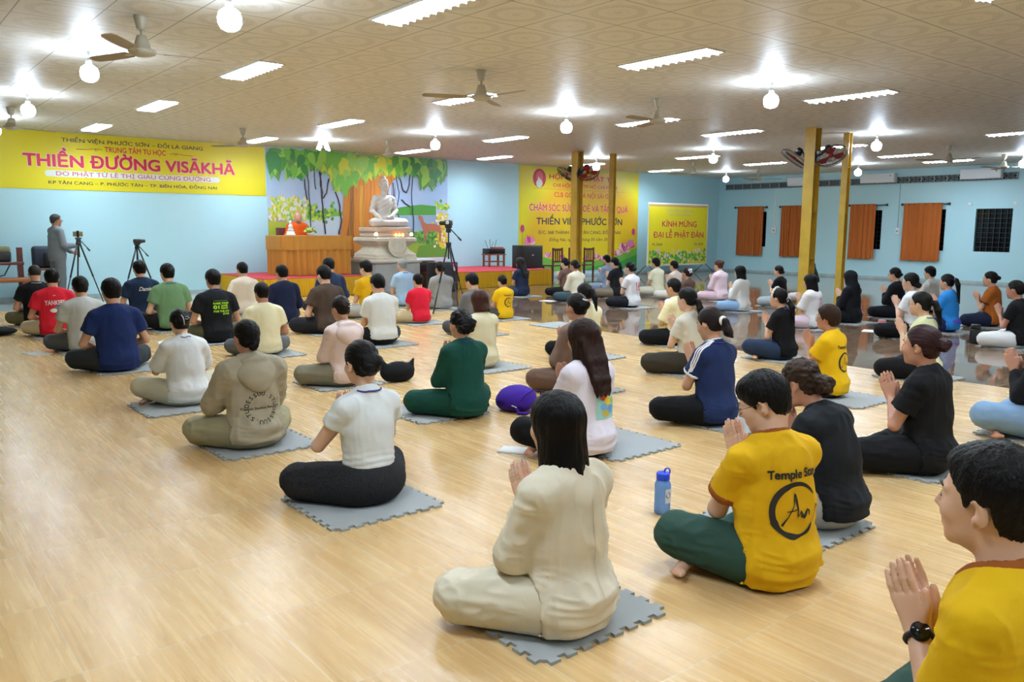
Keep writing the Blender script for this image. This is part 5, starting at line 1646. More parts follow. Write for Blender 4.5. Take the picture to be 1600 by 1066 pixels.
X, Y, Z = hf.axes(); hf.F = np.maximum(hf.F, np.maximum(0.735 - Z, (np.interp(Y, [-0.1, 0.02, 0.05, 0.08, 0.12], [0.73, 0.76, 0.80, 0.845, 0.865]) - Z) * 0.8)).astype(np.float32)
finish(hf, 'curled_hair', [mat('warm white marble', '#d9c4b0', 0.45)], bud, k_, lambda V: 0.006 * np.abs(np.sin(V[:, 0] * 150) * np.sin(V[:, 2] * 150) * 1.0))

# ---- loudspeakers
def speaker(loc, w, d, h, label, rz=0, mesh_front=True, lab=False):
    t = empty('loudspeaker', loc, R(rz), label, 'speaker')
    b = MB(); b.bbox((-w / 2, -d / 2, 0), (w / 2, d / 2, h), 0.02); b.build('cabinet', M_BLACK, t)
    b = MB(); b.bbox((-w / 2 + 0.03, -d / 2 - 0.012, 0.03), (w / 2 - 0.03, -d / 2 + 0.002, h - 0.04), 0.01); b.build('front_grille', mat('dark grille', '#1b1c1e', 0.6, bump=0.5, scale=300), t)
    b = MB(); b.box((-0.03, -d / 2 - 0.014, 0.06 if lab else h * 0.55), (0.03, -d / 2 - 0.011, 0.075 if lab else h * 0.55 + 0.03)); b.build('badge', mat('silver', '#d5d5d2'), t)
    if lab:
        b = MB(); b.box((w / 2 - 0.17, -d / 2 - 0.015, h - 0.20), (w / 2 - 0.06, -d / 2 - 0.012, h - 0.03)); b.box((w / 2 - 0.155, -d / 2 - 0.016, h - 0.19), (w / 2 - 0.075, -d / 2 - 0.0145, h - 0.11), 1); b.build('sticker', [mat('pink sticker', '#c9477f', 0.5), mat('sticker paper', '#e3d5da', 0.5)], t)
    return t
speaker((10.62, 15.55, 0), 0.60, 0.40, 0.66, 'tall black loudspeaker with pink sticker in front of the altar', 0, lab=True)
speaker((14.02, 16.55, 0.397), 0.72, 0.42, 0.60, 'wide black loudspeaker on the right end of the stage')
t = empty('sound_desk', (10.72, 16.55, 0.397), 0, 'white topped box with black cover behind the tall loudspeaker', 'box')
b = MB(); b.bbox((-0.24, -0.2, 0), (0.24, 0.2, 0.25), 0.02); b.build('lower_box', M_BLACK, t)
b = MB(); b.bbox((-0.25, -0.21, 0.25), (0.25, 0.21, 0.30), 0.015); b.build('lid', mat('pale lid', '#c9cac6', 0.4), t)
# stool with mixer
M_TEAK = mat('red brown wood', '#8a4a2c', 0.4, var=0.15, scale=4, stretch=(1, 1, 8))
t = empty('stool', (13.83, 17.75, 0.397), 0, 'wooden stool against the back wall carrying the sound mixer', 'stool')
b = MB(); b.bbox((-0.30, -0.17, 0.31), (0.30, 0.17, 0.34), 0.008); b.build('seat', M_TEAK, t)
for q in (-1, 1):
    for p in (-1, 1):
        b = MB(); b.prism([(q * 0.25 - 0.022, p * 0.13 - 0.022), (q * 0.25 + 0.022, p * 0.13 - 0.022), (q * 0.25 + 0.022, p * 0.13 + 0.022), (q * 0.25 - 0.022, p * 0.13 + 0.022)], 0, 0.31); b.build('leg', M_TEAK, t)
b = MB(); b.box((-0.25, -0.14, 0.12), (0.25, -0.12, 0.15)); b.box((-0.25, 0.12, 0.12), (0.25, 0.14, 0.15)); b.build('stretcher', M_TEAK, t)
t = empty('sound_mixer', (13.83, 17.75, 0.737), 0, 'black sound mixer with aerials standing on the stool', 'mixer')
b = MB(); b.bbox((-0.28, -0.15, 0), (0.28, 0.15, 0.15), 0.01); b.build('case', M_BLACK, t)
b = MB(); b.box((-0.05, -0.1, 0.15), (0.26, 0.1, 0.185)); b.build('red_box', mat('red carton', '#b5432f', 0.5), t)
for k, (x, dx, h) in enumerate(((-0.20, -0.10, 0.22), (-0.12, -0.02, 0.25), (-0.08, 0.06, 0.18), (0.02, 0.07, 0.24))):
    b = MB(); b.tube([(x, 0, 0.15), (x + dx, 0, 0.15 + h)], 0.006, 6); b.build('aerial', M_BLACK, t)
# stacked wooden chairs right of the stage
M_DARKW = mat('dark red wood', '#5a2620', 0.35, var=0.12, scale=5)
def chair(x, y, rz, label):
    t = empty('wooden_chair', (x, y, 0), R(rz), label, 'chair', 'dark wooden chairs by the stage')
    b = MB(); b.bbox((-0.21, -0.20, 0.42), (0.21, 0.20, 0.45), 0.008); b.build('seat', M_DARKW, t)
    for q in (-1, 1):
        b = MB(); b.box((q * 0.18 - 0.02, -0.19, 0), (q * 0.18 + 0.02, -0.15, 0.42)); b.build('leg', M_DARKW, t)
        b = MB(); b.box((q * 0.18 - 0.02, 0.16, 0), (q * 0.18 + 0.02, 0.20, 0.42)); b.build('leg', M_DARKW, t)
    b = MB()
    for q in (-1, 1): b.box((q * 0.18 - 0.02, 0.165, 0.45), (q * 0.18 + 0.02, 0.20, 0.92))
    b.box((-0.16, 0.17, 0.84), (0.16, 0.195, 0.90)); b.box((-0.16, 0.17, 0.52), (0.16, 0.195, 0.57))
    for q in (-0.08, 0, 0.08): b.box((q - 0.018, 0.175, 0.57), (q + 0.018, 0.19, 0.84))
    b.build('backrest', M_DARKW, t)
chair(15.05, 16.70, 185, 'dark wooden chair next to the wide loudspeaker on the stage'); chair(15.62, 16.60, 175, 'middle dark wooden chair between stage and yellow post'); chair(16.20, 16.65, 182, 'dark wooden chair just left of the wide yellow post')
# bench with bags at far left
M_ORW = mat('orange brown wood', '#9a5a2a', 0.4, var=0.15, scale=4)
t = empty('wooden_bench', (1.75, 17.45, 0), 0, 'wooden bench with raised back shelf against the wall at far left', 'bench')
b = MB(); b.bbox((-0.95, -0.28, 0.40), (0.90, 0.12, 0.47), 0.01); b.build('seat', M_ORW, t)
b = MB(); b.bbox((-0.95, 0.10, 0.70), (0.86, 0.34, 0.755), 0.01); b.build('back_shelf', M_DARKW, t)
for x in (-0.9, 0.80):
    b = MB(); b.box((x - 0.04, -0.26, 0), (x + 0.04, -0.18, 0.40)); b.build('leg', M_ORW, t)
    b = MB(); b.box((x - 0.045, 0.12, 0), (x + 0.045, 0.21, 1.02)); b.build('back_post', M_DARKW, t)
t = empty('shoulder_bag', (2.16, 17.69, 0.757), 0, 'black and olive shoulder bag resting on the bench shelf', 'bag')
b = MB(); b.bbox((-0.26, -0.11, 0), (0.26, 0.11, 0.20), 0.04); b.build('bag_body', mat('black nylon', '#1b1d20', 0.6), t)
b = MB(); b.bbox((-0.26, -0.12, 0.15), (0.25, 0.12, 0.29), 0.05); b.build('flap', mat('olive canvas', '#6a6a4a', 0.7), t)
b = MB(); b.tube([(-0.22, -0.125, 0.12), (-0.20, -0.13, -0.12), (-0.05, -0.14, -0.28), (0.12, -0.14, -0.24), (0.22, -0.13, -0.05), (0.24, -0.125, 0.10)], 0.012, 6); b.build('strap', mat('black nylon', '#1b1d20'), t)
t = empty('side_stool', (2.98, 17.80, 0), 0, 'reddish wooden stool under the dark backpack behind the standing person', 'stool')
b = MB(); b.bbox((-0.22, -0.16, 0.58), (0.22, 0.16, 0.62), 0.01); b.build('seat', M_TEAK, t)
for q in (-1, 1):
    for p in (-1, 1): b = MB(); b.box((q * 0.17 - 0.02, p * 0.12 - 0.02, 0), (q * 0.17 + 0.02, p * 0.12 + 0.02, 0.58)); b.build('leg', M_TEAK, t)
t = empty('backpack', (2.98, 17.80, 0.62), 0, 'dark blue and black backpack behind the standing person', 'bag')
b = MB(); b.bbox((-0.20, -0.10, 0), (0.20, 0.12, 0.42), 0.06); b.build('main_compartment', mat('dark navy nylon', '#232b3a', 0.6), t)
b = MB(); b.bbox((-0.02, -0.14, 0.03), (0.18, -0.08, 0.30), 0.03); b.build('front_pocket', mat('black nylon', '#1b1d20'), t)

# ---- tripods
def tripod(apex, feet, top, label, phone=False, mid=0.55):
    ax, ay, az = apex
    t = empty('camera_tripod', (ax, ay, 0), 0, label, 'tripod', 'black camera tripods')
    for fx, fy in feet:
        f = Vector((fx - ax, fy - ay, 0.01)); a = Vector((f.x * 0.06, f.y * 0.06, az)); m_ = a.lerp(f, mid)
        b = MB(); b.tube([a, m_], 0.015, 8); b.tube([m_, f], 0.011, 8); b.ball(m_, 0.02, n=8); b.ball(f, 0.016, n=8); b.build('leg', M_BLACK, t)
    b = MB(); b.tube([(0, 0, az - 0.25), (0, 0, top - 0.10)], 0.014, 8); b.lathe([(0.0, az - 0.03), (0.045, az - 0.03), (0.045, az + 0.03), (0.0, az + 0.03)], n=12); b.build('centre_column', M_BLACK, t)
    b = MB(); b.bbox((-0.035, -0.035, top - 0.11), (0.035, 0.035, top - 0.03), 0.01); b.bbox((-0.05, -0.04, top - 0.03), (0.05, 0.04, top), 0.006); b.build('tripod_head', M_BLACK, t)
    b = MB(); b.tube([(0.03, -0.02, top - 0.05), (0.15, -0.16, top - 0.24)], 0.009, 8); b.tube([(0.115, -0.12, top - 0.188), (0.15, -0.16, top - 0.24)], 0.014, 8); b.build('pan_handle', M_BLACK, t)
    return t
t1 = tripod((3.40, 16.85, 1.10), [(3.05, 16.55), (3.78, 16.95), (3.42, 17.35)], 1.21, 'tripod with a phone beside the standing person in grey')
q = empty('phone', (3.40, 16.85, 1.21), R(-30), 'gold mobile phone clamped on the tripod beside the standing person', 'phone')
b = MB(); b.bbox((-0.085, -0.008, 0.02), (0.085, 0.008, 0.11), 0.004); b.build('phone_body', mat('gold phone', '#a5936f', 0.35, 0.3), q)
b = MB(); b.box((-0.02, -0.014, 0.0), (0.02, 0.014, 0.125)); b.build('clamp', M_BLACK, q)
t2 = tripod((4.35, 16.60, 1.02), [(4.02, 16.55), (4.66, 16.40), (4.42, 16.98)], 1.10, 'tripod with a camcorder standing before the pale blue wall')
q = empty('camcorder', (4.35, 16.60, 1.10), R(20), 'small black camcorder on the tripod before the pale blue wall', 'camera')
b = MB(); b.bbox((-0.06, -0.045, 0.0), (0.09, 0.045, 0.085), 0.02); b.build('camcorder_body', M_BLACK, q)
b = MB(); b.tube([(0.09, 0, 0.045), (0.16, 0, 0.045)], 0.034, 14); b.build('lens', M_BLACK, q)
t3 = tripod((7.93, 11.42, 1.16), [(7.60, 11.40), (8.46, 11.64), (7.86, 11.02)], 1.46, 'tall tripod with a video camera in the middle of the seated people')
q = empty('video_camera', (7.93, 11.42, 1.46), R(35), 'black video camera with silver side screen on the tall tripod', 'camera')
b = MB(); b.bbox((-0.08, -0.05, 0.0), (0.08, 0.05, 0.10), 0.02); b.build('camera_body', M_BLACK, q)
b = MB(); b.tube([(-0.03, 0.05, 0.05), (-0.03, 0.14, 0.05)], 0.036, 14); b.build('lens', M_BLACK, q)
b = MB(); b.bbox((0.08, -0.05, 0.02), (0.095, 0.05, 0.09), 0.004); b.bbox((-0.15, -0.04, 0.03), (-0.08, 0.0, 0.09), 0.01); b.build('side_screen', mat('silver', '#d5d5d2'), q)
# ---------------------------------------------------------------- prints for the shirts
M_INK = mat('black print', '#1d1a14', 0.7)
def p_text(body, w, at, col, cap_h=None, bold=0.01, shear=0.0, name='lettering', tilt=0.0):
    def f(root, shirt, s, bvh):
        co, fs = text_mesh(body, 1.0, bold, 1.0, 'CENTER', shear)
        wd = co[:, 0].max() - co[:, 0].min(); ht = co[:, 1].max() - co[:, 1].min()
        k = w / wd; ky = k if cap_h is None else cap_h / ht
        co = co * np.array((k, ky, 1.0))
        co[:, 0] -= (co[:, 0].max() + co[:, 0].min()) / 2; co[:, 1] -= (co[:, 1].max() + co[:, 1].min()) / 2
        print_on(root, shirt, name, co, fs, col, at, s, tilt=tilt, bvh=bvh)
    return f
def p_shape(co, fs, at, col, name='printed_motif', lift=0.0025, tilt=0.0):
    def f(root, shirt, s, bvh):
        print_on(root, shirt, name, np.array(co, float), fs, col, at, s, lift=lift, tilt=tilt, bvh=bvh)
    return f
def p_disc(rx, ry, at, col, lift=0.0025, n=20):
    co = [(rx * math.cos(a), ry * math.sin(a), 0) for a in np.linspace(0, 6.2832, n + 1)[:-1]]
    return p_shape(co, [list(range(n))], at, col, lift=lift)
def temple(x=0.0, z=0.0, k=1.0):
    o = [p_text('Temple Stay', 0.20 * k, (x + 0.01, 0.475 + z), M_INK, None, 0.035, 0.0)]
    co, fs = ring_print(0.086 * k, 0.014 * k, 90, 0.55, 0.55 + 5.85, True)
    o.append(p_shape(co, fs, (x + 0.01, 0.335 + z), M_INK, 'printed_ring'))
    for pts, ws in (([(-0.052, -0.050), (-0.030, -0.022), (-0.012, 0.018), (-0.004, 0.052), (0.000, 0.030), (0.004, -0.006), (0.006, -0.026)], [0.010, 0.004, 0.004, 0.011, 0.009, 0.006, 0.004]),
                    ([(-0.036, -0.004), (-0.014, -0.002), (0.004, 0.004)], [0.003, 0.004, 0.003]),
                    ([(0.008, -0.022), (0.016, -0.006), (0.022, -0.022), (0.030, -0.026), (0.038, -0.014), (0.046, -0.004), (0.054, -0.010), (0.054, -0.024)], [0.004, 0.007, 0.012, 0.015, 0.012, 0.008, 0.006, 0.003])):
        co, fs = stroke([(p[0] * k, p[1] * k) for p in pts], [w * k for w in ws])
        o.append(p_shape(co, fs, (x + 0.008, 0.338 + z), M_INK, 'printed_brush_mark'))
    return o
def p_ring_text(body, r, at, col, start, h):
    """letters running clockwise round a circle"""
    def f(root, shirt, s, bvh):
        allc, allf = [], []
        n = len(body)
        for i, ch in enumerate(body):
            co, fs = text_mesh(ch, h, 0.012)
            if len(co) == 0: continue
            co[:, 0] -= (co[:, 0].max() + co[:, 0].min()) / 2
            a = start - i * (2 * math.pi / 20.5)
            c, q = math.cos(a - math.pi / 2), math.sin(a - math.pi / 2)
            x = co[:, 0] * c - co[:, 1] * q + r * math.cos(a); y = co[:, 0] * q + co[:, 1] * c + r * math.sin(a)
            b0 = len(allc); allc += [(u, v, 0) for u, v in zip(x, y)]; allf += [[j + b0 for j in f_] for f_ in fs]
        print_on(root, shirt, 'circle_lettering', np.array(allc), allf, col, at, s, bvh=bvh)
    return f
def p_stripes(col):
    def f(root, shirt, s, bvh):
        b = MB()
        for q in (-1, 1):
            for k in (-1, 0, 1):
                pts = [(q * 0.075, -0.02 + k * 0.018, 0.66), (q * 0.12, -0.02 + k * 0.020, 0.64), (q * 0.19, -0.01 + k * 0.022, 0.58), (q * 0.25, 0.0 + k * 0.024, 0.50), (q * 0.27, 0.01 + k * 0.024, 0.44), (q * 0.28, 0.02 + k * 0.024, 0.39)]
                fine_ = []
                for a, c in zip(pts, pts[1:]):
                    for u in (0, 0.2, 0.4, 0.6, 0.8): fine_.append(Vector(a).lerp(Vector(c), u))
                on = []
                for p in fine_:
                    h = bvh.find_nearest(p * s)
                    if h[0] is not None: on.append((h[0] + h[1] * 0.0015, h[1]))
                vs, fs = [], []
                for i, (p, n) in enumerate(on):
                    d = (on[min(i + 1, len(on) - 1)][0] - on[max(i - 1, 0)][0]).normalized(); w = d.cross(n).normalized() * 0.0055
                    vs += [tuple(p + w), tuple(p - w)]
                for i in range(len(on) - 1): fs.append((2 * i, 2 * i + 1, 2 * i + 3, 2 * i + 2))
                b._add(vs, fs, 0, True)
        b.build('shoulder_stripes', [col], root)
    return f
M_WPR = mat('white print', '#e3dedc', 0.7); M_LIME = mat('lime print', '#a4d61f', 0.6); M_CREAMP = mat('cream print', '#d5cfc2', 0.7)
yank = [p_text('YANKEES', 0.225, (0.0, 0.44), M_WPR, 0.062, 0.02), p_text('NY', 0.03, (0.0, 0.53), M_WPR, 0.014, 0.01),
        p_disc(0.055, 0.045, (0.03, 0.355), mat('grey motif', '#77736f', 0.7)), p_disc(0.040, 0.026, (-0.02, 0.340), M_WPR, 0.0032), p_disc(0.018, 0.020, (0.045, 0.395), mat('blue motif', '#2f5a9a', 0.7), 0.0036), p_disc(0.022, 0.018, (0.055, 0.335), mat('dark motif', '#2b2a2c', 0.7), 0.0036)]
damies = [p_text('Damies', 0.20, (0.03, 0.475), M_CREAMP, 0.055, 0.02, 0.35)]
game = [p_text(t_, w, (x, z), M_LIME, h, 0.05) for t_, w, x, z, h in (('RAISE YOUR', 0.185, 0.025, 0.470, 0.024), ('01', 0.070, -0.035, 0.425, 0.046), ('GAME', 0.085, 0.060, 0.440, 0.022), ('REACH', 0.085, 0.060, 0.412, 0.022), ('FOR THE OO', 0.185, 0.025, 0.376, 0.024), ('STAR', 0.080, 0.075, 0.345, 0.022))]
game.append(p_shape([(-0.08, -0.001, 0), (0.08, -0.001, 0), (0.08, 0.001, 0), (-0.08, 0.001, 0)], [(0, 1, 2, 3)], (0.02, 0.50), M_LIME))
dess = [p_ring_text('DESSUU.STU', 0.094, (0.005, 0.285), M_INK, math.radians(168), 0.038), p_ring_text('DESSUU.STU', 0.094, (0.005, 0.285), M_INK, math.radians(-12), 0.038), p_text('Dessuu Studios Personal', 0.26, (0.005, 0.285), M_INK, 0.017, 0.01)]
num16 = [p_text('16', 0.12, (0.045, 0.40), mat('red number', '#c0243c', 0.6), 0.16, 0.02)]
rg = random.Random(4)
patch = [p_shape([(-0.085, -0.11, 0), (0.085, -0.11, 0), (0.085, 0.11, 0), (-0.085, 0.11, 0)], [(0, 1, 2, 3)], (0.045, 0.36), mat('pale teal print', '#9ccdc4', 0.7), lift=0.002)]
for x, z, a, c_, h in ((0.05, 0.42, 0.045, 'd2502c', 0), (0.09, 0.43, 0.03, 'e08a3a', 1), (0.02, 0.39, 0.030, 'c8472a', 1), (0.06, 0.36, 0.035, 'e3c12f', 2), (0.02, 0.33, 0.03, '6fa9d8', 2), (0.08, 0.31, 0.035, '5f93cf', 3), (0.04, 0.285, 0.03, 'c9b24a', 4), (0.10, 0.36, 0.02, '7ec08a', 3), (0.0, 0.44, 0.02, 'e6d24a', 2)):
    patch.append(p_disc(a, a * 0.8, (x, z), mat('print #' + c_, '#' + c_, 0.7), 0.0028 + 0.0004 * h, 7))
pinkp = [p_disc(0.060, 0.022, (0.05, 0.47), mat('pink print', '#dba6bb', 0.7)), p_disc(0.075, 0.050, (0.05, 0.38), mat('pink print', '#dba6bb'), n=9), p_disc(0.05, 0.03, (0.06, 0.31), mat('pink print', '#dba6bb'), n=7)]
bluep = [p_text('VIET NAM', 0.11, (0.045, 0.44), M_WPR, 0.02, 0.02), p_disc(0.13, 0.035, (0.02, 0.17), mat('violet print', '#5346b8', 0.7), n=24)]
ringp = temple(0.0, 0.0)[1:]

# ---------------------------------------------------------------- the people, row by row from the front left
BK, NV = '#121214', '#1c2436'
PEOPLE = [
 ('P59', 1.915, 2.03, .844, .0056, 'person in cream linen tunic and trousers with long black bob, sitting nearest the camera', dict(top='#d8cdb6', pants='#d6ccb4', sleeve='long', hair='bob', tail=.215, loose=1.5, baggy=2.2, creases=1.5, hem=.03, seam='#c9bda4', pitch=4, skin='c', knees=.98, rot=2)),
 ('P57', 2.85, 1.80, .861, .0063, 'person in yellow printed shirt and dark green trousers bowing over joined hands', dict(sex='m', top='#d6a612', pants='#2f4a41', hair='male', fringe=True, collar='#8f4d1c', cuffs='#8f4d1c', pitch=22, yaw=36, rot=-14, knees=.95, ext=('glasses',), face=True, toes=True, prints=temple(-.01, 0.0, 1.22), loose=1.4, baggy=1.9, creases=1.6, pray=.06, lean=.05, hem=.03, skin='c')),
 ('P56', 3.62, 1.97, .836, .0073, 'person in black shirt and pale trousers with curly brown bun, leaning forward', dict(top='#1b1d21', pants='#b4b2ac', hair='tied', bun=(-.125, -.03, .052), hcol='#33231a', ext=('curly', 'lanyard'), lean=.16, pitch=18, loose=1.6, hem=.08, creases=1.5)),
 ('P58', 2.05, .655, .930, .005, 'person in yellow ringer shirt with black wristwatch at the bottom right corner', dict(sex='m', top='#d8ab12', pants='#2f4a41', hair='male', collar='#8f4d1c', face=True, ext=('watch',), pray=-.015, reach=-.02, elbow=-.3, creases=1.6, loose=1.2, pitch=2, skin='c', prints=temple(), knees=.9)),
 ('P54', 4.88, 2.10, .870, .0075, 'person all in black with reddish brown bun, palms together, beside the right foreground', dict(top=BK, pants=BK, hair='tied', bun=(-.125, .02, .042), hcol='#2c1617', face=True, pitch=0, loose=1.5, creases=1.5, baggy=1.8, elbow=.1)),
 ('P55', 6.36, 1.94, .890, .0106, 'person in black top and light blue jeans cut by the right edge of the photo', dict(top=BK, pants='#7c99b8', sleeve='long', hair='tied', bun=(-.115, .02, .04), baggy=1.5, pray=.02, toes=True)),
 ('P15', 2.03, 3.65, .841, .0075, 'person in white cropped tee and flecked black trousers with a twisted black bun', dict(top='#d6d8d6', pants='#232326', sleeve='cap', hair='tied', bun=(-.092, .0, .060), ext=('lanyard',), hem=.165, flecked=True, loose=.6, knees=.94, baggy=2.2, elbow=.9, neckw=-.002, creases=1.2)),
 ('P60', 3.54, 3.58, .860, .0097, 'person in pale lilac tee with colourful back print and very long dark brown hair', dict(top='#dcd3dc', pants=BK, hair='long', tail=.35, hcol='#27150f', ext=('glasses',), toes=True, prints=patch, loose=1.5, face=True)),
 ('P38', 4.86, 3.61, .857, .0105, 'person in navy tee with white shoulder stripes and a pale scrunchie', dict(top='#1f2c52', pants=BK, hair='tied', tail=(-.095, .0, .10), hcol='#1d1210', ext=('lanyard', 'scrunchie'), cuffs='#dcdcdc', collar='#dcdcdc', prints=[p_stripes(M_WPR)], pitch=16, pray=.03, loose=1.3, face=True)),
 ('P46', 6.49, 3.62, .789, .0125, 'person with short brown hair and glasses in a yellow printed shirt, right of centre', dict(top='#e3b312', pants='#41332f', hair='crop', hcol='#2f1d13', ext=('glasses',), prints=temple(), face=True, pray=.06, loose=1.6)),
 ('P50', 8.03, 3.54, .837, .014, 'person in pale lime tee with black ponytail, behind the black clad person with the bun', dict(top='#d2d19f', pants=BK, hair='tied', tail=(-.100, .02, .22), ext=('glasses', 'lanyard'), face=True, pray=.03, elbow=.1, baggy=2)),
 ('P53', 11.11, 3.80, .828, .015, 'person in black tee and white trousers at the right edge behind the black flask', dict(top=BK, pants='#dfdedb', hair='tied', tail=(-.10, .0, .2), face=True, baggy=1.8)),
 ('P14', 1.98, 5.07, .823, .0095, 'person in taupe hooded sweatshirt with circular lettering and a low black bun', dict(top='#a49a84', pants='#9d9678', sleeve='long', hair='tied', bun=(-.105, -.06, .030), hood='down', loose=3.0, baggy=2.4, prints=dess, wide=1.10, elbow=.7, creases=1.5, hem=.06)),
 ('P17', 3.58, 4.95, .808, .0112, 'person in a dark green sweater and trousers with gathered curly black hair', dict(top='#16463c', pants='#164439', sleeve='long', hair='tied', bun=(-.085, .0, .075), ext=('curly', 'glasses', 'lanyard'), loose=1.6, baggy=2, face=True, pray=.03, hem=.03)),
 ('P61', 4.92, 5.08, .861, .0125, 'person in brown top and trousers with silver clip, just behind the long haired person', dict(top='#796155', pants='#6a5246', sleeve='long', hair='tied', bun=(-.10, .02, .050), ext=('side_clip',), loose=2.2, baggy=1.6, face=True)),
 ('P37', 6.45, 5.10, .850, .014, 'person in cream knit tee and dark olive trousers with long black ponytail', dict(top='#d8d3c3', pants='#37322a', hair='tied', tail=(-.095, -.02, .30), hem=.15, loose=.8, baggy=2, face=True, pray=.02)),
 ('P43', 7.98, 5.04, .792, .014, 'person in black tee and dark jeans with white headband and pale claw clip', dict(top=BK, pants='#27344b', hair='tied', tail=(-.085, -.02, .26), ext=('headband', 'wire_claw', 'lanyard'), toes=True, loose=1.3, baggy=1.8, face=True, lean=.05)),
 ('P48', 10.99, 5.02, .870, .015, 'person in white tee and black trousers with low black bun, left of the blue shirt', dict(top='#dedede', pants=BK, hair='tied', bun=(-.105, -.05, .04), face=True, loose=1.4, baggy=1.6)),
 ('P51', 12.08, 5.02, .820, .015, 'person in bright blue sports shirt with long straight black ponytail', dict(top='#2f86d2', pants='#20264a', hair='tied', tail=(-.10, .04, .34), ext=('hair_tie',), prints=bluep, face=True)),
 ('P52', 13.32, 4.92, .827, .015, 'person in burnt orange shirt and navy trousers with a looped black bun', dict(top='#a2581f', pants='#20263a', hair='tied', bun=(-.125, .02, .035), cuffs='#2a2422', face=True, loose=1.5, baggy=1.6)),
 ('P13', 2.05, 6.62, .775, .0118, 'person in white tee and cream trousers with hair held by a pale claw clip', dict(top='#d9dad9', pants='#cbc7b1', hair='tied', bun=(-.095, .01, .055), ext=('claw', 'lanyard'), toes=True, lean=.08, pitch=14, sleeve='half', loose=1.7, baggy=1.8, elbow=.7)),
 ('P16', 3.44, 6.59, .805, .0132, 'person in pale pink hooded top and olive grey trousers with silver hair clip', dict(top='#d9c2ba', pants='#807b69', sleeve='long', hair='tied', bun=(-.098, .02, .045), hcol='#1f1512', hood='down', ext=('silver_clip',), loose=1.2, baggy=1.8, pitch=12)),
 ('P19', 4.99, 6.59, .793, .015, 'person in cream blouse with reddish brown chin length hair behind the green sweater', dict(top='#d6cda9', pants='#c6bd9d', sleeve='long', hair='bob', tail=.12, hcol='#3d2118', loose=1.4, pitch=10)),
 ('P62', 6.32, 6.42, .826, .015, 'person in pale yellow top and black trousers with high black ponytail, half hidden', dict(top='#e3d9b2', pants=BK, sleeve='long', hair='tied', tail=(-.095, .03, .22), loose=1.4)),
 ('P36', 7.93, 6.50, .821, .015, 'person in pale yellow shirt with black collar, black trousers and low ponytail', dict(top='#e8deb0', pants=BK, hair='tied', tail=(-.10, -.03, .14), sleeve='half', collar=BK, loose=1.8, baggy=1.6, face=True)),
 ('P44', 10.88, 6.42, .791, .015, 'person in white tee with pink back print before the wide yellow post', dict(top='#dddad8', pants='#dcc3cc', hair='bob', tail=.17, prints=pinkp, loose=2, sleeve='half')),
 ('P45', 12.07, 6.46, .808, .015, 'person with black hood up sitting right of the thin yellow post', dict(top='#131316', pants='#131316', sleeve='long', hair='tied', hood='up', loose=2.0, hem=.03)),
 ('P47', 13.37, 6.39, .824, .015, 'person in black long sleeves and trousers with glasses and small bun', dict(top='#151518', pants='#17181c', sleeve='long', hair='tied', bun=(-.115, -.01, .032), ext=('glasses',), face=True, loose=1.3)),
 ('P49', 14.99, 6.55, .812, .015, 'person in light grey tee with short black hair, behind the white tee', dict(top='#cbc9c4', pants='#26282c', hair='crop', hcol='#100e0e', face=True, loose=1.4)),
 ('P4', 2.02, 8.63, .904, .0145, 'person with short black hair in plain navy tee and dark grey trousers', dict(sex='m', top='#1b2a56', pants='#30363b', hair='male', hands='lap', loose=1.5, baggy=1.8, elbow=.2, hem=.03)),
 ('P9', 3.57, 8.71, .800, .015, 'person with thick black hair in a pale cream tee and grey trousers', dict(sex='m', top='#e2dab4', pants='#5d6063', hair='male', hands='lap', pitch=10, loose=1.5)),
 ('P20', 5.03, 8.67, .866, .015, 'person in white tee and black trousers with short hair in the middle rows', dict(sex='m', top='#dadbd7', pants='#151518', hair='male', pitch=16, lean=.06, loose=1.3, hem=.09)),
 ('P25', 6.53, 8.75, .836, .015, 'person in dark grey tee with short black hair, head bowed', dict(sex='m', top='#6c6c6d', pants='#4a4a4c', hair='male', pitch=20, lean=.07, loose=1.5)),
 ('P40', 12.18, 8.55, .800, .015, 'person in white long sleeved shirt and pale jeans with black bob', dict(top='#d9d7d0', pants='#8fb0d6', sleeve='long', hair='bob', tail=.15, loose=1.9, hem=.03)),
 ('P41', 13.63, 8.72, .765, .015, 'person in black tee and pale grey jeans left of the wide yellow post', dict(top=BK, pants='#a7b2b6', hair='tied', bun=(-.11, -.03, .035), face=True, baggy=1.6)),
 ('P42', 15.08, 8.95, .830, .015, 'person in white top with long black hair between the two right posts', dict(top='#dad7d2', pants='#d0cdc8', sleeve='long', hair='long', tail=.26, loose=1.5)),
 ('P3', 2.06, 10.21, .844, .015, 'person in light grey tee and grey trousers behind the red tee', dict(sex='m', top='#b3b4ae', pants='#56595d', hair='male', hands='lap', loose=1.6, hem=.04)),
 ('P7', 3.52, 10.09, .891, .015, 'person in black tee with lime green lettering', dict(sex='m', top='#17181a', pants='#5a5b45', hair='male', hands='lap', prints=game, ext=('lanyard',), loose=1.6, hem=.03)),
 ('P11', 5.00, 10.06, .906, .015, 'person in dark brown tee and black trousers', dict(sex='m', top='#483a31', pants='#232429', hair='male', hands='lap', pitch=14, loose=1.8, baggy=2)),
 ('P23', 6.64, 10.32, .734, .015, 'child sized person in bright red tee and beige trousers', dict(sex='m', top='#cf2036', pants='#c3b48f', hair='male', pitch=4, loose=1.4)),
 ('P26', 8.04, 10.05, .680, .0145, 'child in yellow printed shirt sitting at the edge of the wood floor', dict(sex='m', top='#e3b416', pants='#41403c', hair='male', prints=temple(), pitch=8, loose=1.6, hem=.03)),
 ('P32', 11.11, 10.16, .832, .015, 'person in white jersey with a red number and black trousers', dict(top='#dedcdc', pants='#1b1d22', hair='tied', bun=(-.11, -.02, .045), prints=num16, cuffs='#1a1a1c', loose=1.4)),
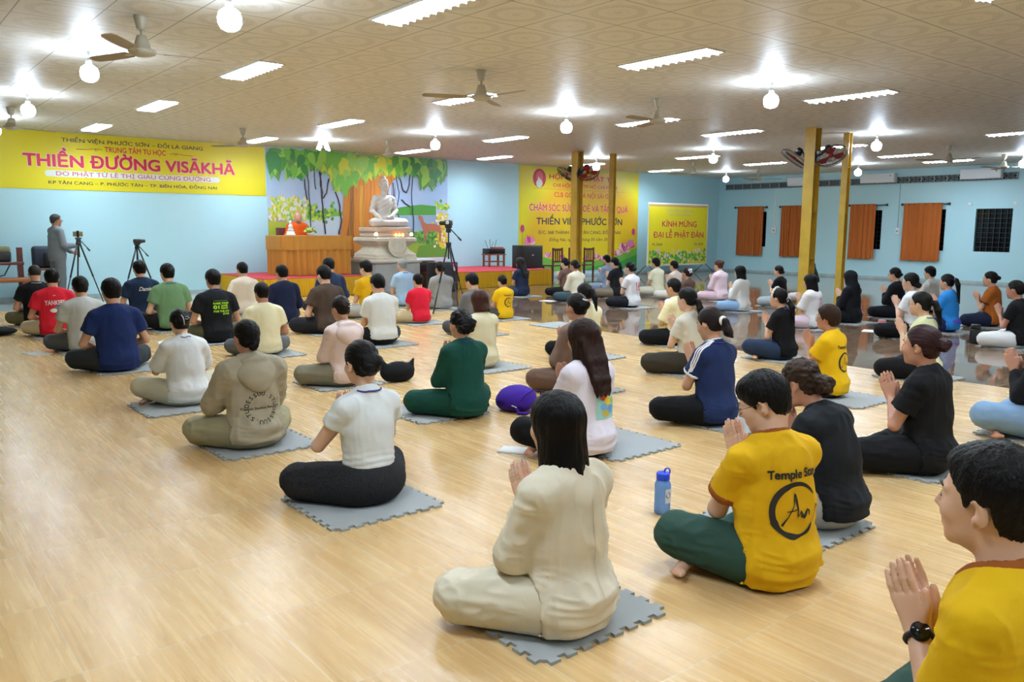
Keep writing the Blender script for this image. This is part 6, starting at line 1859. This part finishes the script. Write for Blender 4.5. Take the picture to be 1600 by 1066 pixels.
 ('P35', 11.98, 9.57, .741, .015, 'person in brown top and white trousers with a white hair bow', dict(top='#5e463b', pants='#e1dfdc', hair='tied', bun=(-.11, -.02, .045), hcol='#1c1210', ext=('bow',), baggy=1.5)),
 ('P39', 13.68, 10.13, .822, .015, 'person in pink shirt and trousers with brown bun and glasses', dict(top='#e2c8cf', pants='#d8b9c0', sleeve='long', hair='tied', bun=(-.095, .06, .05), hcol='#4a3022', ext=('glasses',), face=True, loose=1.6)),
 ('P2', 2.06, 11.84, .864, .015, 'person in red tee with white arched lettering on the back and cream trousers', dict(sex='m', top='#cf2232', pants='#d2c8ae', hair='male', hands='lap', prints=yank, loose=1.7, hem=.04)),
 ('P6', 3.44, 11.63, .907, .015, 'person in sage green tee and black trousers with purple lanyard', dict(sex='m', top='#66875f', pants='#1b1c20', hair='male', hands='lap', ext=('lanyard',), toes=True, loose=1.5)),
 ('P10', 5.06, 11.57, .856, .015, 'person in dark navy long sleeved shirt near the draped table', dict(sex='m', top='#1a2038', pants='#1c2132', sleeve='long', hair='male', hands='lap', loose=1.2)),
 ('P21', 6.42, 11.45, .900, .015, 'person in yellow printed shirt and grey trousers with a black neck headset', dict(sex='m', top='#d3a316', pants='#a5a39b', hair='male', prints=ringp, ext=('headset',), pitch=10, loose=1.5, rot=14)),
 ('P24', 8.17, 11.98, .823, .015, 'person in loose grey shirt sitting behind the tall tripod', dict(sex='m', top='#9a9a98', pants='#8e8e8c', sleeve='long', hair='male', loose=2.0, hem=.03)),
 ('P29', 11.09, 11.60, .819, .015, 'person in cream sweater and slate grey trousers with black bun', dict(top='#e3dcc2', pants='#3f525a', sleeve='long', hair='tied', bun=(-.11, -.01, .045), loose=1.8, baggy=1.6)),
 ('P31', 12.51, 11.88, .837, .015, 'person in black tee and taupe trousers with low black ponytail', dict(top='#19191c', pants='#796b5c', hair='tied', tail=(-.10, -.02, .2), loose=1.4)),
 ('P33', 13.61, 11.72, .814, .015, 'person in pale cream tee and trousers before the small standing banner', dict(top='#e2dcbb', pants='#cfcab2', hair='crop', hcol='#130f0e', loose=1.2)),
 ('P34', 13.30, 10.96, .800, .015, 'person in beige top with black hair behind the white bow', dict(top='#c8b6a6', pants='#d8d3c6', hair='tied', bun=(-.10, -.03, .03), face=True)),
 ('P1', 2.10, 13.28, .857, .015, 'person with shaved sides in black tee and olive trousers at far left', dict(sex='m', top='#151518', pants='#6c6c50', hair='fade', hcol='#2e2824', hands='lap', ext=('white_lanyard',), loose=1.6)),
 ('P5', 3.39, 12.80, .913, .015, 'person in dark navy tee with cream script on the back', dict(sex='m', top='#1b2a40', pants='#1a1c22', hair='male', hands='lap', prints=damies, loose=1.6)),
 ('P8', 5.00, 12.97, .845, .015, 'person in beige tee in front of the left end of the stage', dict(sex='m', top='#d9ccb6', pants='#c9bda8', hair='male', hands='lap', loose=1.6)),
 ('P12', 6.30, 12.51, .910, .015, 'person in slate blue shirt sitting before the draped table', dict(sex='m', top='#2a3450', pants='#2a2d36', sleeve='long', hair='male', hands='lap', loose=1.5, pitch=10)),
 ('P22', 7.88, 12.76, .863, .015, 'person with grey hair in light blue shirt facing the altar', dict(sex='m', top='#a0bdd6', pants='#b3aa98', hair='grey_short', hcol='#8b8b88', loose=1.6, ext=('lanyard',))),
 ('P27', 11.09, 13.27, .818, .015, 'person in navy tee and jeans with long loose dark hair', dict(top='#222b42', pants='#2d3c56', hair='long', tail=.30, hcol='#1b1411', loose=1.2)),
 ('P28', 11.98, 12.84, .816, .015, 'person in brown tee with black bun left of the wide post', dict(top='#6c5248', pants='#1c1a1c', hair='tied', bun=(-.11, .0, .05), loose=1.2)),
 ('P30', 13.65, 13.23, .835, .015, 'person in grey blue shirt with glasses before the lotus banner', dict(top='#8a98ac', pants='#8898b2', sleeve='long', hair='tied', tail=(-.10, -.02, .15), ext=('glasses',), face=True, loose=1.6)),
]
PLACED = {}
for pid, x, y, h, vx, lab, kw in PEOPLE:
    rr = random.Random(pid)
    kw = dict(kw)
    kw.setdefault('rot', rr.uniform(-5, 5)); kw.setdefault('skin', rr.choice('aabc'))
    kw.setdefault('knees', rr.uniform(0.95, 1.08)); kw.setdefault('pitch', rr.uniform(2, 9))
    PLACED[pid] = person((x, y), h, lab, vox=vx, z0=0.0125 if pid not in ('P57', 'P35', 'P34', 'P42', 'P58', 'P28', 'P49') else 0.0, **kw)

# the monk behind the draped table, on a dark armchair
t = empty('armchair', (8.06, 17.62, 0.397), 0, 'dark wooden armchair behind the draped table', 'chair')
b = MB(); b.bbox((-0.36, -0.30, 0.47), (0.36, 0.36, 0.53), 0.01); b.build('seat', M_DARKW, t)
for q in (-1, 1):
    b = MB(); b.box((q * 0.33 - 0.03, -0.28, 0), (q * 0.33 + 0.03, -0.22, 0.47)); b.build('leg', M_DARKW, t)
    b = MB(); b.box((q * 0.33 - 0.03, 0.28, 0), (q * 0.33 + 0.03, 0.34, 0.47)); b.build('leg', M_DARKW, t)
b = MB(); b.bbox((-0.36, 0.30, 0.53), (0.36, 0.35, 1.02), 0.02); b.build('backrest', M_DARKW, t)
M_ROBE = '#cf5312'
person((8.06, 17.60), .86, 'person with shaved head in orange robes seated behind the draped table', sex='m', top=M_ROBE, pants=M_ROBE, sleeve='long', hair='none', rot=172, hands='lap', vox=.014, loose=2.2, z0=0.930, face=True, skin='b', hem=.03, pitch=4)

# the person standing by the tripod at far left
def standing():
    root = empty('person', (3.10, 17.20, 0), R(-75), 'person in a grey suit and glasses standing with a hand on the tripod', 'person')
    s = 1.63 / 1.70; vox = 0.014
    hc = np.array((0, 0.02, 1.585)); Rh = rotm(rx=-0.10); HH = lambda p: moved(p, hc, Rh)
    torso = [(ell((0, 0, 0.92), (0.165, 0.125, 0.13)), 0.04), (ell((0, 0.02, 1.10), (0.155, 0.130, 0.16)), 0.05), (ell((0, 0, 1.26), (0.165, 0.115, 0.16)), 0.05), (cap((-0.125, -0.01, 1.385), (0.125, -0.01, 1.385), 0.056), 0.04), (cap((-0.08, 0, 1.40), (0, 0, 1.44), 0.04, 0.05), 0.03), (cap((0.08, 0, 1.40), (0, 0, 1.44), 0.04, 0.05), 0.03)]
    legs = []
    for q in (-1, 1):
        legs += [(cap((q * 0.085, 0, 0.88), (q * 0.10, 0.015, 0.48), 0.085, 0.060), 0.03), (cap((q * 0.10, 0.015, 0.48), (q * 0.105, -0.01, 0.09), 0.058, 0.040), 0.02)]
    body = torso + [(cap((0, 0, 1.40), hc + np.array((0, -0.02, -0.05)), 0.060, 0.055), 0.03)] + [(p, k, -0.012) for p, k in legs]
    for q in (-1, 1): body += [(cap((q * 0.105, -0.03, 0.05), (q * 0.125, 0.15, 0.035), 0.040, 0.034), 0.02)]
    arms = []
    for q, Wr, u in ((1, (0.16, 0.26, 1.10), (-0.1, 0.9, 0.2)), (-1, (-0.13, 0.34, 0.97), (0.1, 0.85, -0.3))):
        Sh = np.array((q * 0.172, 0, 1.375)); Wr = np.array(Wr); El = ik(Sh, (q * 0.5, -0.7, -0.8), Wr, 0.285, 0.255)
        u = np.array(u); u /= np.linalg.norm(u); v = np.array((0, -0.25, -1.0)); v -= u * (u @ v); v /= np.linalg.norm(v)
        body += [(cap(Sh, El, 0.047, 0.038), 0.025), (cap(El, Wr, 0.040, 0.026), 0.012)] + hand_prims(Wr, u, v, np.cross(u, v) * -q, False, 0.012)
        arms.append((Sh, El, Wr))
    body += [(HH(p), k) for p, k in head_prims(1.0)]
    F = field_of(body, vox, 0.02, lo=(-2, -2, 0.0)); Z = F.axes()[2]; F.F = np.maximum(F.F, 0.003 - Z).astype(np.float32)
    finish(F, 'body', [skin_mat('skin d', SKINS['d'])], root, s)
    gp, gt = cloth('#6f7478'), cloth('#74797d')
    F = field_of([(torso[0][0], 0.03, 0.016)] + [(p, k, 0.022) for p, k in legs], vox, 0.03, lo=(-2, -2, 0.0)); Z = F.axes()[2]; F.F = np.maximum(F.F, np.maximum(0.05 - Z, Z - 1.0)).astype(np.float32)
    finish(F, 'trousers', [gp], root, s, lambda V: 0.008 * crease(V, (9, 9, 7), (16, 16, 20)))
    F = field_of([(p, k, 0.020) for p, k in torso] + [(cap((0, 0, 0.80), (0, 0, 1.1), 0.180, 0.165, 0.80), 0.05)] + [(cap(a, e_, 0.068, 0.062), 0.02) for a, e_, w in arms] + [(cap(e_, e_ + (w - e_) * 0.92, 0.060, 0.050), 0.02) for a, e_, w in arms], vox, 0.03)
    Z = F.axes()[2]; F.F = np.maximum(F.F, 0.80 - Z).astype(np.float32); F.cut(cap((0, 0.02, 1.40), hc, 0.064, 0.07), 0.006)
    finish(F, 'jacket', [gt], root, s, lambda V: 0.007 * crease(V, (9, 9, 6), (17, 17, 14)))
    F = Field(hc - 0.16, hc + 0.16, 0.009)
    for p in ((0, -0.012, 0.036), (0.085, 0.104, 0.092)), ((0, -0.04, -0.02), (0.070, 0.062, 0.06)): F.add(HH(ell(*p)), 0.02)
    X, Y, Z = F.axes(); zl = np.interp(Y - hc[1], [-0.13, -0.06, -0.03, 0.014, 0.03, 0.06, 0.10], [-0.06, -0.06, 0.0, 0.005, 0.03, 0.06, 0.085])
    F.F = np.maximum(F.F, (zl - (Z - hc[2])) * 0.75).astype(np.float32); finish(F, 'hair', [hair_mat('#3a3836', 'short')], root, s)
    b = MB(); P = lambda *a: tuple((hc + Rh @ np.array(a)) * s)
    for q in (-1, 1):
        b.tube([P(q * 0.033 + 0.023 * math.cos(a), 0.103, 0.001 + 0.018 * math.sin(a)) for a in np.linspace(0, 6.283, 17)[:-1]], 0.0025, 5, closed=True); b.tube([P(q * 0.056, 0.098, 0.004), P(q * 0.080, 0.05, 0.005), P(q * 0.082, -0.01, 0.005)], 0.0025, 5)
    b.build('glasses', [mat('dark spectacle frame', '#1c1a1a', 0.3)], root)
    b = MB()
    for q in (-1, 1): b.bbox((q * 0.11 - 0.05, -0.09, 0.0), (q * 0.11 + 0.05, 0.19, 0.035), 0.012)
    b.build('sandals', [mat('black rubber', '#15161a')], root)
standing()

# ---------------------------------------------------------------- foam mats
def mat_mesh():
    n, h, tip = 8, 0.30, 0.022
    pts = []
    def edge(p, q, out):
        p, q, out = Vector(p), Vector(q), Vector(out); d = (q - p) / (2 * n)
        for i in range(n):
            a = p + d * (2 * i + 0.5); b_ = p + d * (2 * i + 1.5); u = d.normalized() * 0.004
            pts.extend([a, a - u + out * tip, b_ + u + out * tip, b_])
    edge((-h, -h), (h, -h), (0, -1)); edge((h, -h), (h, h), (1, 0)); edge((h, h), (-h, h), (0, 1)); edge((-h, h), (-h, -h), (-1, 0))
    b = MB(); b.prism([(p.x, p.y) for p in pts], 0.0, 0.0115)
    return b
M_MAT = mat('grey foam mat', '#9c9f9e', 0.75, bump=0.25, scale=260)
mp = mat_mesh().build('foam_mat', M_MAT)
MATPOS = {'P59': (1.976, 2.18), 'P15': (2.0, 3.68), 'P14': (2.03, 5.15), 'P13': (1.99, 6.62), 'P17': (3.48, 5.22), 'P16': (3.45, 6.75), 'P60': (3.90, 3.68), 'P38': (5.03, 3.60), 'P46': (6.53, 3.52), 'P61': (4.98, 5.18), 'P4': (2.13, 8.73), 'P19': (5.10, 6.60), 'P54': (4.99, 2.26), 'P56': (3.47, 2.14)}
used = 0
def short_label(t):
    w = t.split()[:16]
    while w[-1].rstrip(',') in ('and', 'with', 'a', 'the', 'of', 'in', 'on', 'at', 'by', 'left', 'light', 'before', 'right', 'over', 'just', 'pale', 'long', 'behind', 'very', 'half', 'black', 'low', 'white', 'silver', 'two', 'purple'): w.pop()
    return ' '.join(w).rstrip(',')
def put_mat(x, y, rz, label):
    global used
    o = mp if used == 0 else mp.copy()
    if used: COL.objects.link(o)
    used += 1
    o.location = (x, y, 0.0005); o.rotation_euler = (0, 0, R(rz))
    tag(o, label, 'mat', 'grey foam mats under the seated people')
for pid, x, y, h, vx, lab, kw in PEOPLE:
    if pid in ('P35', 'P34', 'P42', 'P57', 'P58', 'P28', 'P49'): continue
    mx, my = MATPOS.get(pid, (x + 0.06, y + 0.06))
    w = lab.replace('person ', 'the person ', 1) if lab.startswith('person') else 'the ' + lab
    put_mat(mx, my, random.Random(pid + 'm').uniform(-2, 2) if pid not in MATPOS else 0, short_label('grey foam mat under ' + w))
put_mat(8.16, 8.92, 0, 'empty grey foam mat lying at the edge of the wood floor')
# ---------------------------------------------------------------- small things on the floor
t = empty('water_bottle', (3.11, 2.60, 0.0), R(-35), 'blue translucent water bottle with loop cap on the wood floor', 'bottle')
M_BLU = mat('translucent blue plastic', '#7fb0ff', 0.18, trans=0.35)
b = MB(); b.lathe([(0.0, 0.001), (0.036, 0.001), (0.041, 0.008), (0.041, 0.060), (0.039, 0.066), (0.041, 0.072), (0.041, 0.150), (0.036, 0.165), (0.028, 0.172), (0.028, 0.178), (0.0, 0.178)], n=28); b.build('bottle_body', M_BLU, t)
b = MB(); b.lathe([(0.0, 0.176), (0.033, 0.176), (0.034, 0.181), (0.034, 0.206), (0.030, 0.212), (0.0, 0.212)], n=28); b.build('cap', mat('bright blue plastic', '#1f46d8', 0.3), t)
b = MB(); b.tube([(0.020 + 0.014 * math.cos(a), 0, 0.216 + 0.018 * math.sin(a)) for a in np.linspace(0, 6.283, 17)[:-1]], 0.004, 6, closed=True); b.build('carry_loop', mat('bright blue plastic', '#1f46d8'), t)
b = MB(); n = 12
vs = []
for k in range(n + 1):
    a = R(-85) + R(75) * k / n
    for z in (0.062, 0.135): vs.append((0.0422 * math.cos(a), 0.0422 * math.sin(a), z))
b._add(vs, [(2 * k, 2 * k + 2, 2 * k + 3, 2 * k + 1) for k in range(n)])
lab_ = b.build('paper_label', mat('white label', '#e4e6ea', 0.5), t)
b = MB(); vs = []
for k in range(17):
    q = 2 * math.pi * k / 16; a = R(-62) + 0.36 * math.cos(q) * 1.0; vs.append((0.0428 * math.cos(a), 0.0428 * math.sin(a), 0.103 + 0.016 * math.sin(q)))
b._add(vs[:-1], [list(range(16))]); b.build('label_emblem', mat('navy emblem', '#24407f', 0.5), lab_)
# bags
def soft(name, prims, vox, mt, root, amp=0.005, cutz=None):
    F = field_of(prims, vox, 0.02, lo=(-2, -2, 0.0)); Z = F.axes()[2]; F.F = np.maximum(F.F, 0.001 - Z).astype(np.float32)
    return finish(F, name, [mt], root, 1.0, lambda V: amp * crease(V, (9, 9, 9), (22, 22, 22)))
t = empty('backpack', (4.06, 4.90, 0), R(10), 'purple backpack lying beside the person in the dark green sweater', 'bag')
soft('bag_body', [(ell((0.0, 0, 0.09), (0.160, 0.15, 0.105)), 0.04), (ell((-0.05, 0, 0.07), (0.12, 0.15, 0.085)), 0.05)], 0.008, cloth('#3d1f8a'), t, 0.004)
b = MB(); b.tube([(0.12 * math.cos(a) + 0.01, -0.152 + 0.02 * math.cos(2 * a), 0.09 + 0.085 * math.sin(a)) for a in np.linspace(0.15, 3.0, 19)], 0.004, 6); b.build('zip_piping', cloth('#2c1566'), t)
b = MB(); b.tube([(-0.13, -0.10, 0.04), (-0.16, -0.15, 0.015), (-0.12, -0.19, 0.014), (-0.06, -0.17, 0.014)], 0.013, 8); b.tube([(-0.145, -0.06, 0.06), (-0.175, -0.10, 0.07), (-0.155, -0.125, 0.055)], 0.004, 6, 1); b.build('strap', [cloth('#3d1f8a'), M_WPR], t)
t = empty('handbag', (3.93, 6.50, 0), R(-8), 'black handbag with pointed corners beside the person in pale pink', 'bag')
soft('bag_body', [(ell((0, 0, 0.085), (0.17, 0.09, 0.105)), 0.03), (cap((-0.12, 0, 0.12), (-0.15, 0, 0.215), 0.045, 0.012), 0.03), (cap((0.12, 0, 0.12), (0.16, 0, 0.20), 0.045, 0.012), 0.03)], 0.008, cloth('#16171b'), t)
t = empty('cushion_bag', (1.36, 12.45, 0), 0, 'flat round black bag on the floor at the left edge', 'bag')
soft('bag_body', [(ell((0, 0, 0.05), (0.36, 0.22, 0.065)), 0.02)], 0.012, cloth('#141416'), t)
# cups and flasks
def flask(loc, r, h, body, cap_, label, name='flask', cat='flask'):
    t = empty(name, loc, 0, label, cat)
    b = MB(); b.lathe([(0.0, 0.0), (r * 0.92, 0.0), (r, 0.01), (r, h * 0.72), (r * 0.96, h * 0.76), (0.0, h * 0.76)], n=20); b.build('flask_body', body, t)
    b = MB(); b.lathe([(0.0, h * 0.75), (r * 0.90, h * 0.75), (r * 0.90, h * 0.97), (r * 0.84, h), (0.0, h)], n=20); b.build('lid', cap_, t)
flask((11.18, 4.30, 0), 0.065, 0.245, mat('matt black steel', '#16181b', 0.4), mat('matt black steel', '#16181b'), 'black insulated flask on the brown tiles at far right')
flask((12.78, 6.72, 0), 0.048, 0.26, mat('dusty pink plastic', '#d79a9f', 0.4), mat('dusty pink plastic', '#d79a9f'), 'tall pink tumbler on the brown tiles beside the black long sleeves')
flask((11.90, 5.88, 0), 0.060, 0.115, mat('dusty pink plastic', '#d79a9f'), mat('rose lid', '#c77f86', 0.4), 'short pink cup on the brown tiles before the white tee', 'cup', 'cup')
flask((13.30, 6.98, 0), 0.075, 0.07, mat('rose lid', '#c77f86'), mat('rose lid', '#c77f86'), 'low rose pink jar beside the tall pink tumbler', 'jar', 'jar')
t = empty('clear_bottle', (13.05, 12.86, 0), 0, 'clear water bottle standing before the person in grey blue shirt', 'bottle')
b = MB(); b.lathe([(0.0, 0), (0.032, 0), (0.034, 0.01), (0.034, 0.15), (0.014, 0.19), (0.014, 0.205), (0.0, 0.205)], n=16); b.build('bottle_body', mat('clear plastic', '#dfe8ee', 0.08, trans=0.8), t)
b = MB(); b.lathe([(0.0, 0.203), (0.016, 0.203), (0.016, 0.225), (0.0, 0.225)], n=12); b.build('cap', M_WPR, t)
t = empty('tissue_box', (5.13, 5.56, 0), R(20), 'red box with white tissue on the floor beside the brown trousers', 'box')
b = MB(); b.bbox((-0.055, -0.055, 0), (0.055, 0.055, 0.16), 0.006); b.box((-0.02, -0.057, 0.06), (0.03, -0.054, 0.10), 1); b.build('carton', [mat('red carton print', '#c01c22', 0.45), mat('dark red print', '#7d1016', 0.5)], t)
b = MB(); b.lathe([(0.0, 0.155), (0.03, 0.158), (0.022, 0.18), (0.030, 0.20), (0.008, 0.215), (0.0, 0.21)], n=9, sq=0.5); b.build('tissue', mat('white tissue', '#e6e6e4', 0.8), t)
# sheets of paper
M_PAP = mat('white paper', '#e2e2de', 0.6)
for i, (x, y, rz, w, d, lab) in enumerate([(1.60, 10.36, 12, 0.21, 0.30, 'white sheet of paper left of the light grey tee'), (3.27, 3.96, 35, 0.15, 0.21, 'white sheet by the foot of the person in the lilac tee'), (11.35, 5.72, 20, 0.21, 0.30, 'white sheet on brown tiles beside the short pink cup'),
                                           (7.42, 5.36, 25, 0.15, 0.21, 'white sheet by the dark jeans and bare foot'), (12.80, 8.95, 8, 0.21, 0.30, 'white sheet on the tiles left of the pale grey jeans'), (3.02, 11.92, 30, 0.21, 0.30, 'white booklet beside the sage green tee'), (3.02, 10.42, -15, 0.21, 0.30, 'white booklet beside the black tee with lime lettering'), (10.82, 12.12, 10, 0.21, 0.30, 'white sheet by the slate grey trousers'), (12.55, 6.95, 15, 0.15, 0.21, 'white booklet behind the person with the hood')]):
    b = MB(); n = 6
    b.T = Matrix.Translation((x, y, 0)) @ Matrix.Rotation(R(rz), 4, 'Z')
    b.box((-w / 2, -d / 2, 0.0005), (w / 2, d / 2, 0.0035))
    b.prism([(-w / 2 + 0.004, 0.0035), (w / 2 - 0.004, 0.0035), (w / 2 - 0.01, 0.010), (0, 0.005), (-w / 2 + 0.01, 0.009)], -d / 2 + 0.004, d / 2 - 0.004, 1)
    tag(b.build('paper_sheet', M_PAP), lab, 'paper', 'white papers on the floor')
t = empty('crumpled_tissue', (10.2, 5.55, 0), 0, 'small crumpled pink and white tissue on the brown tiles', 'tissue')
soft('tissue_paper', [(ell((0, 0, 0.02), (0.05, 0.035, 0.025)), 0.01), (ell((0.05, 0.01, 0.015), (0.03, 0.025, 0.02)), 0.01)], 0.006, mat('pale pink tissue', '#e3cfd6', 0.8), t, 0.008)
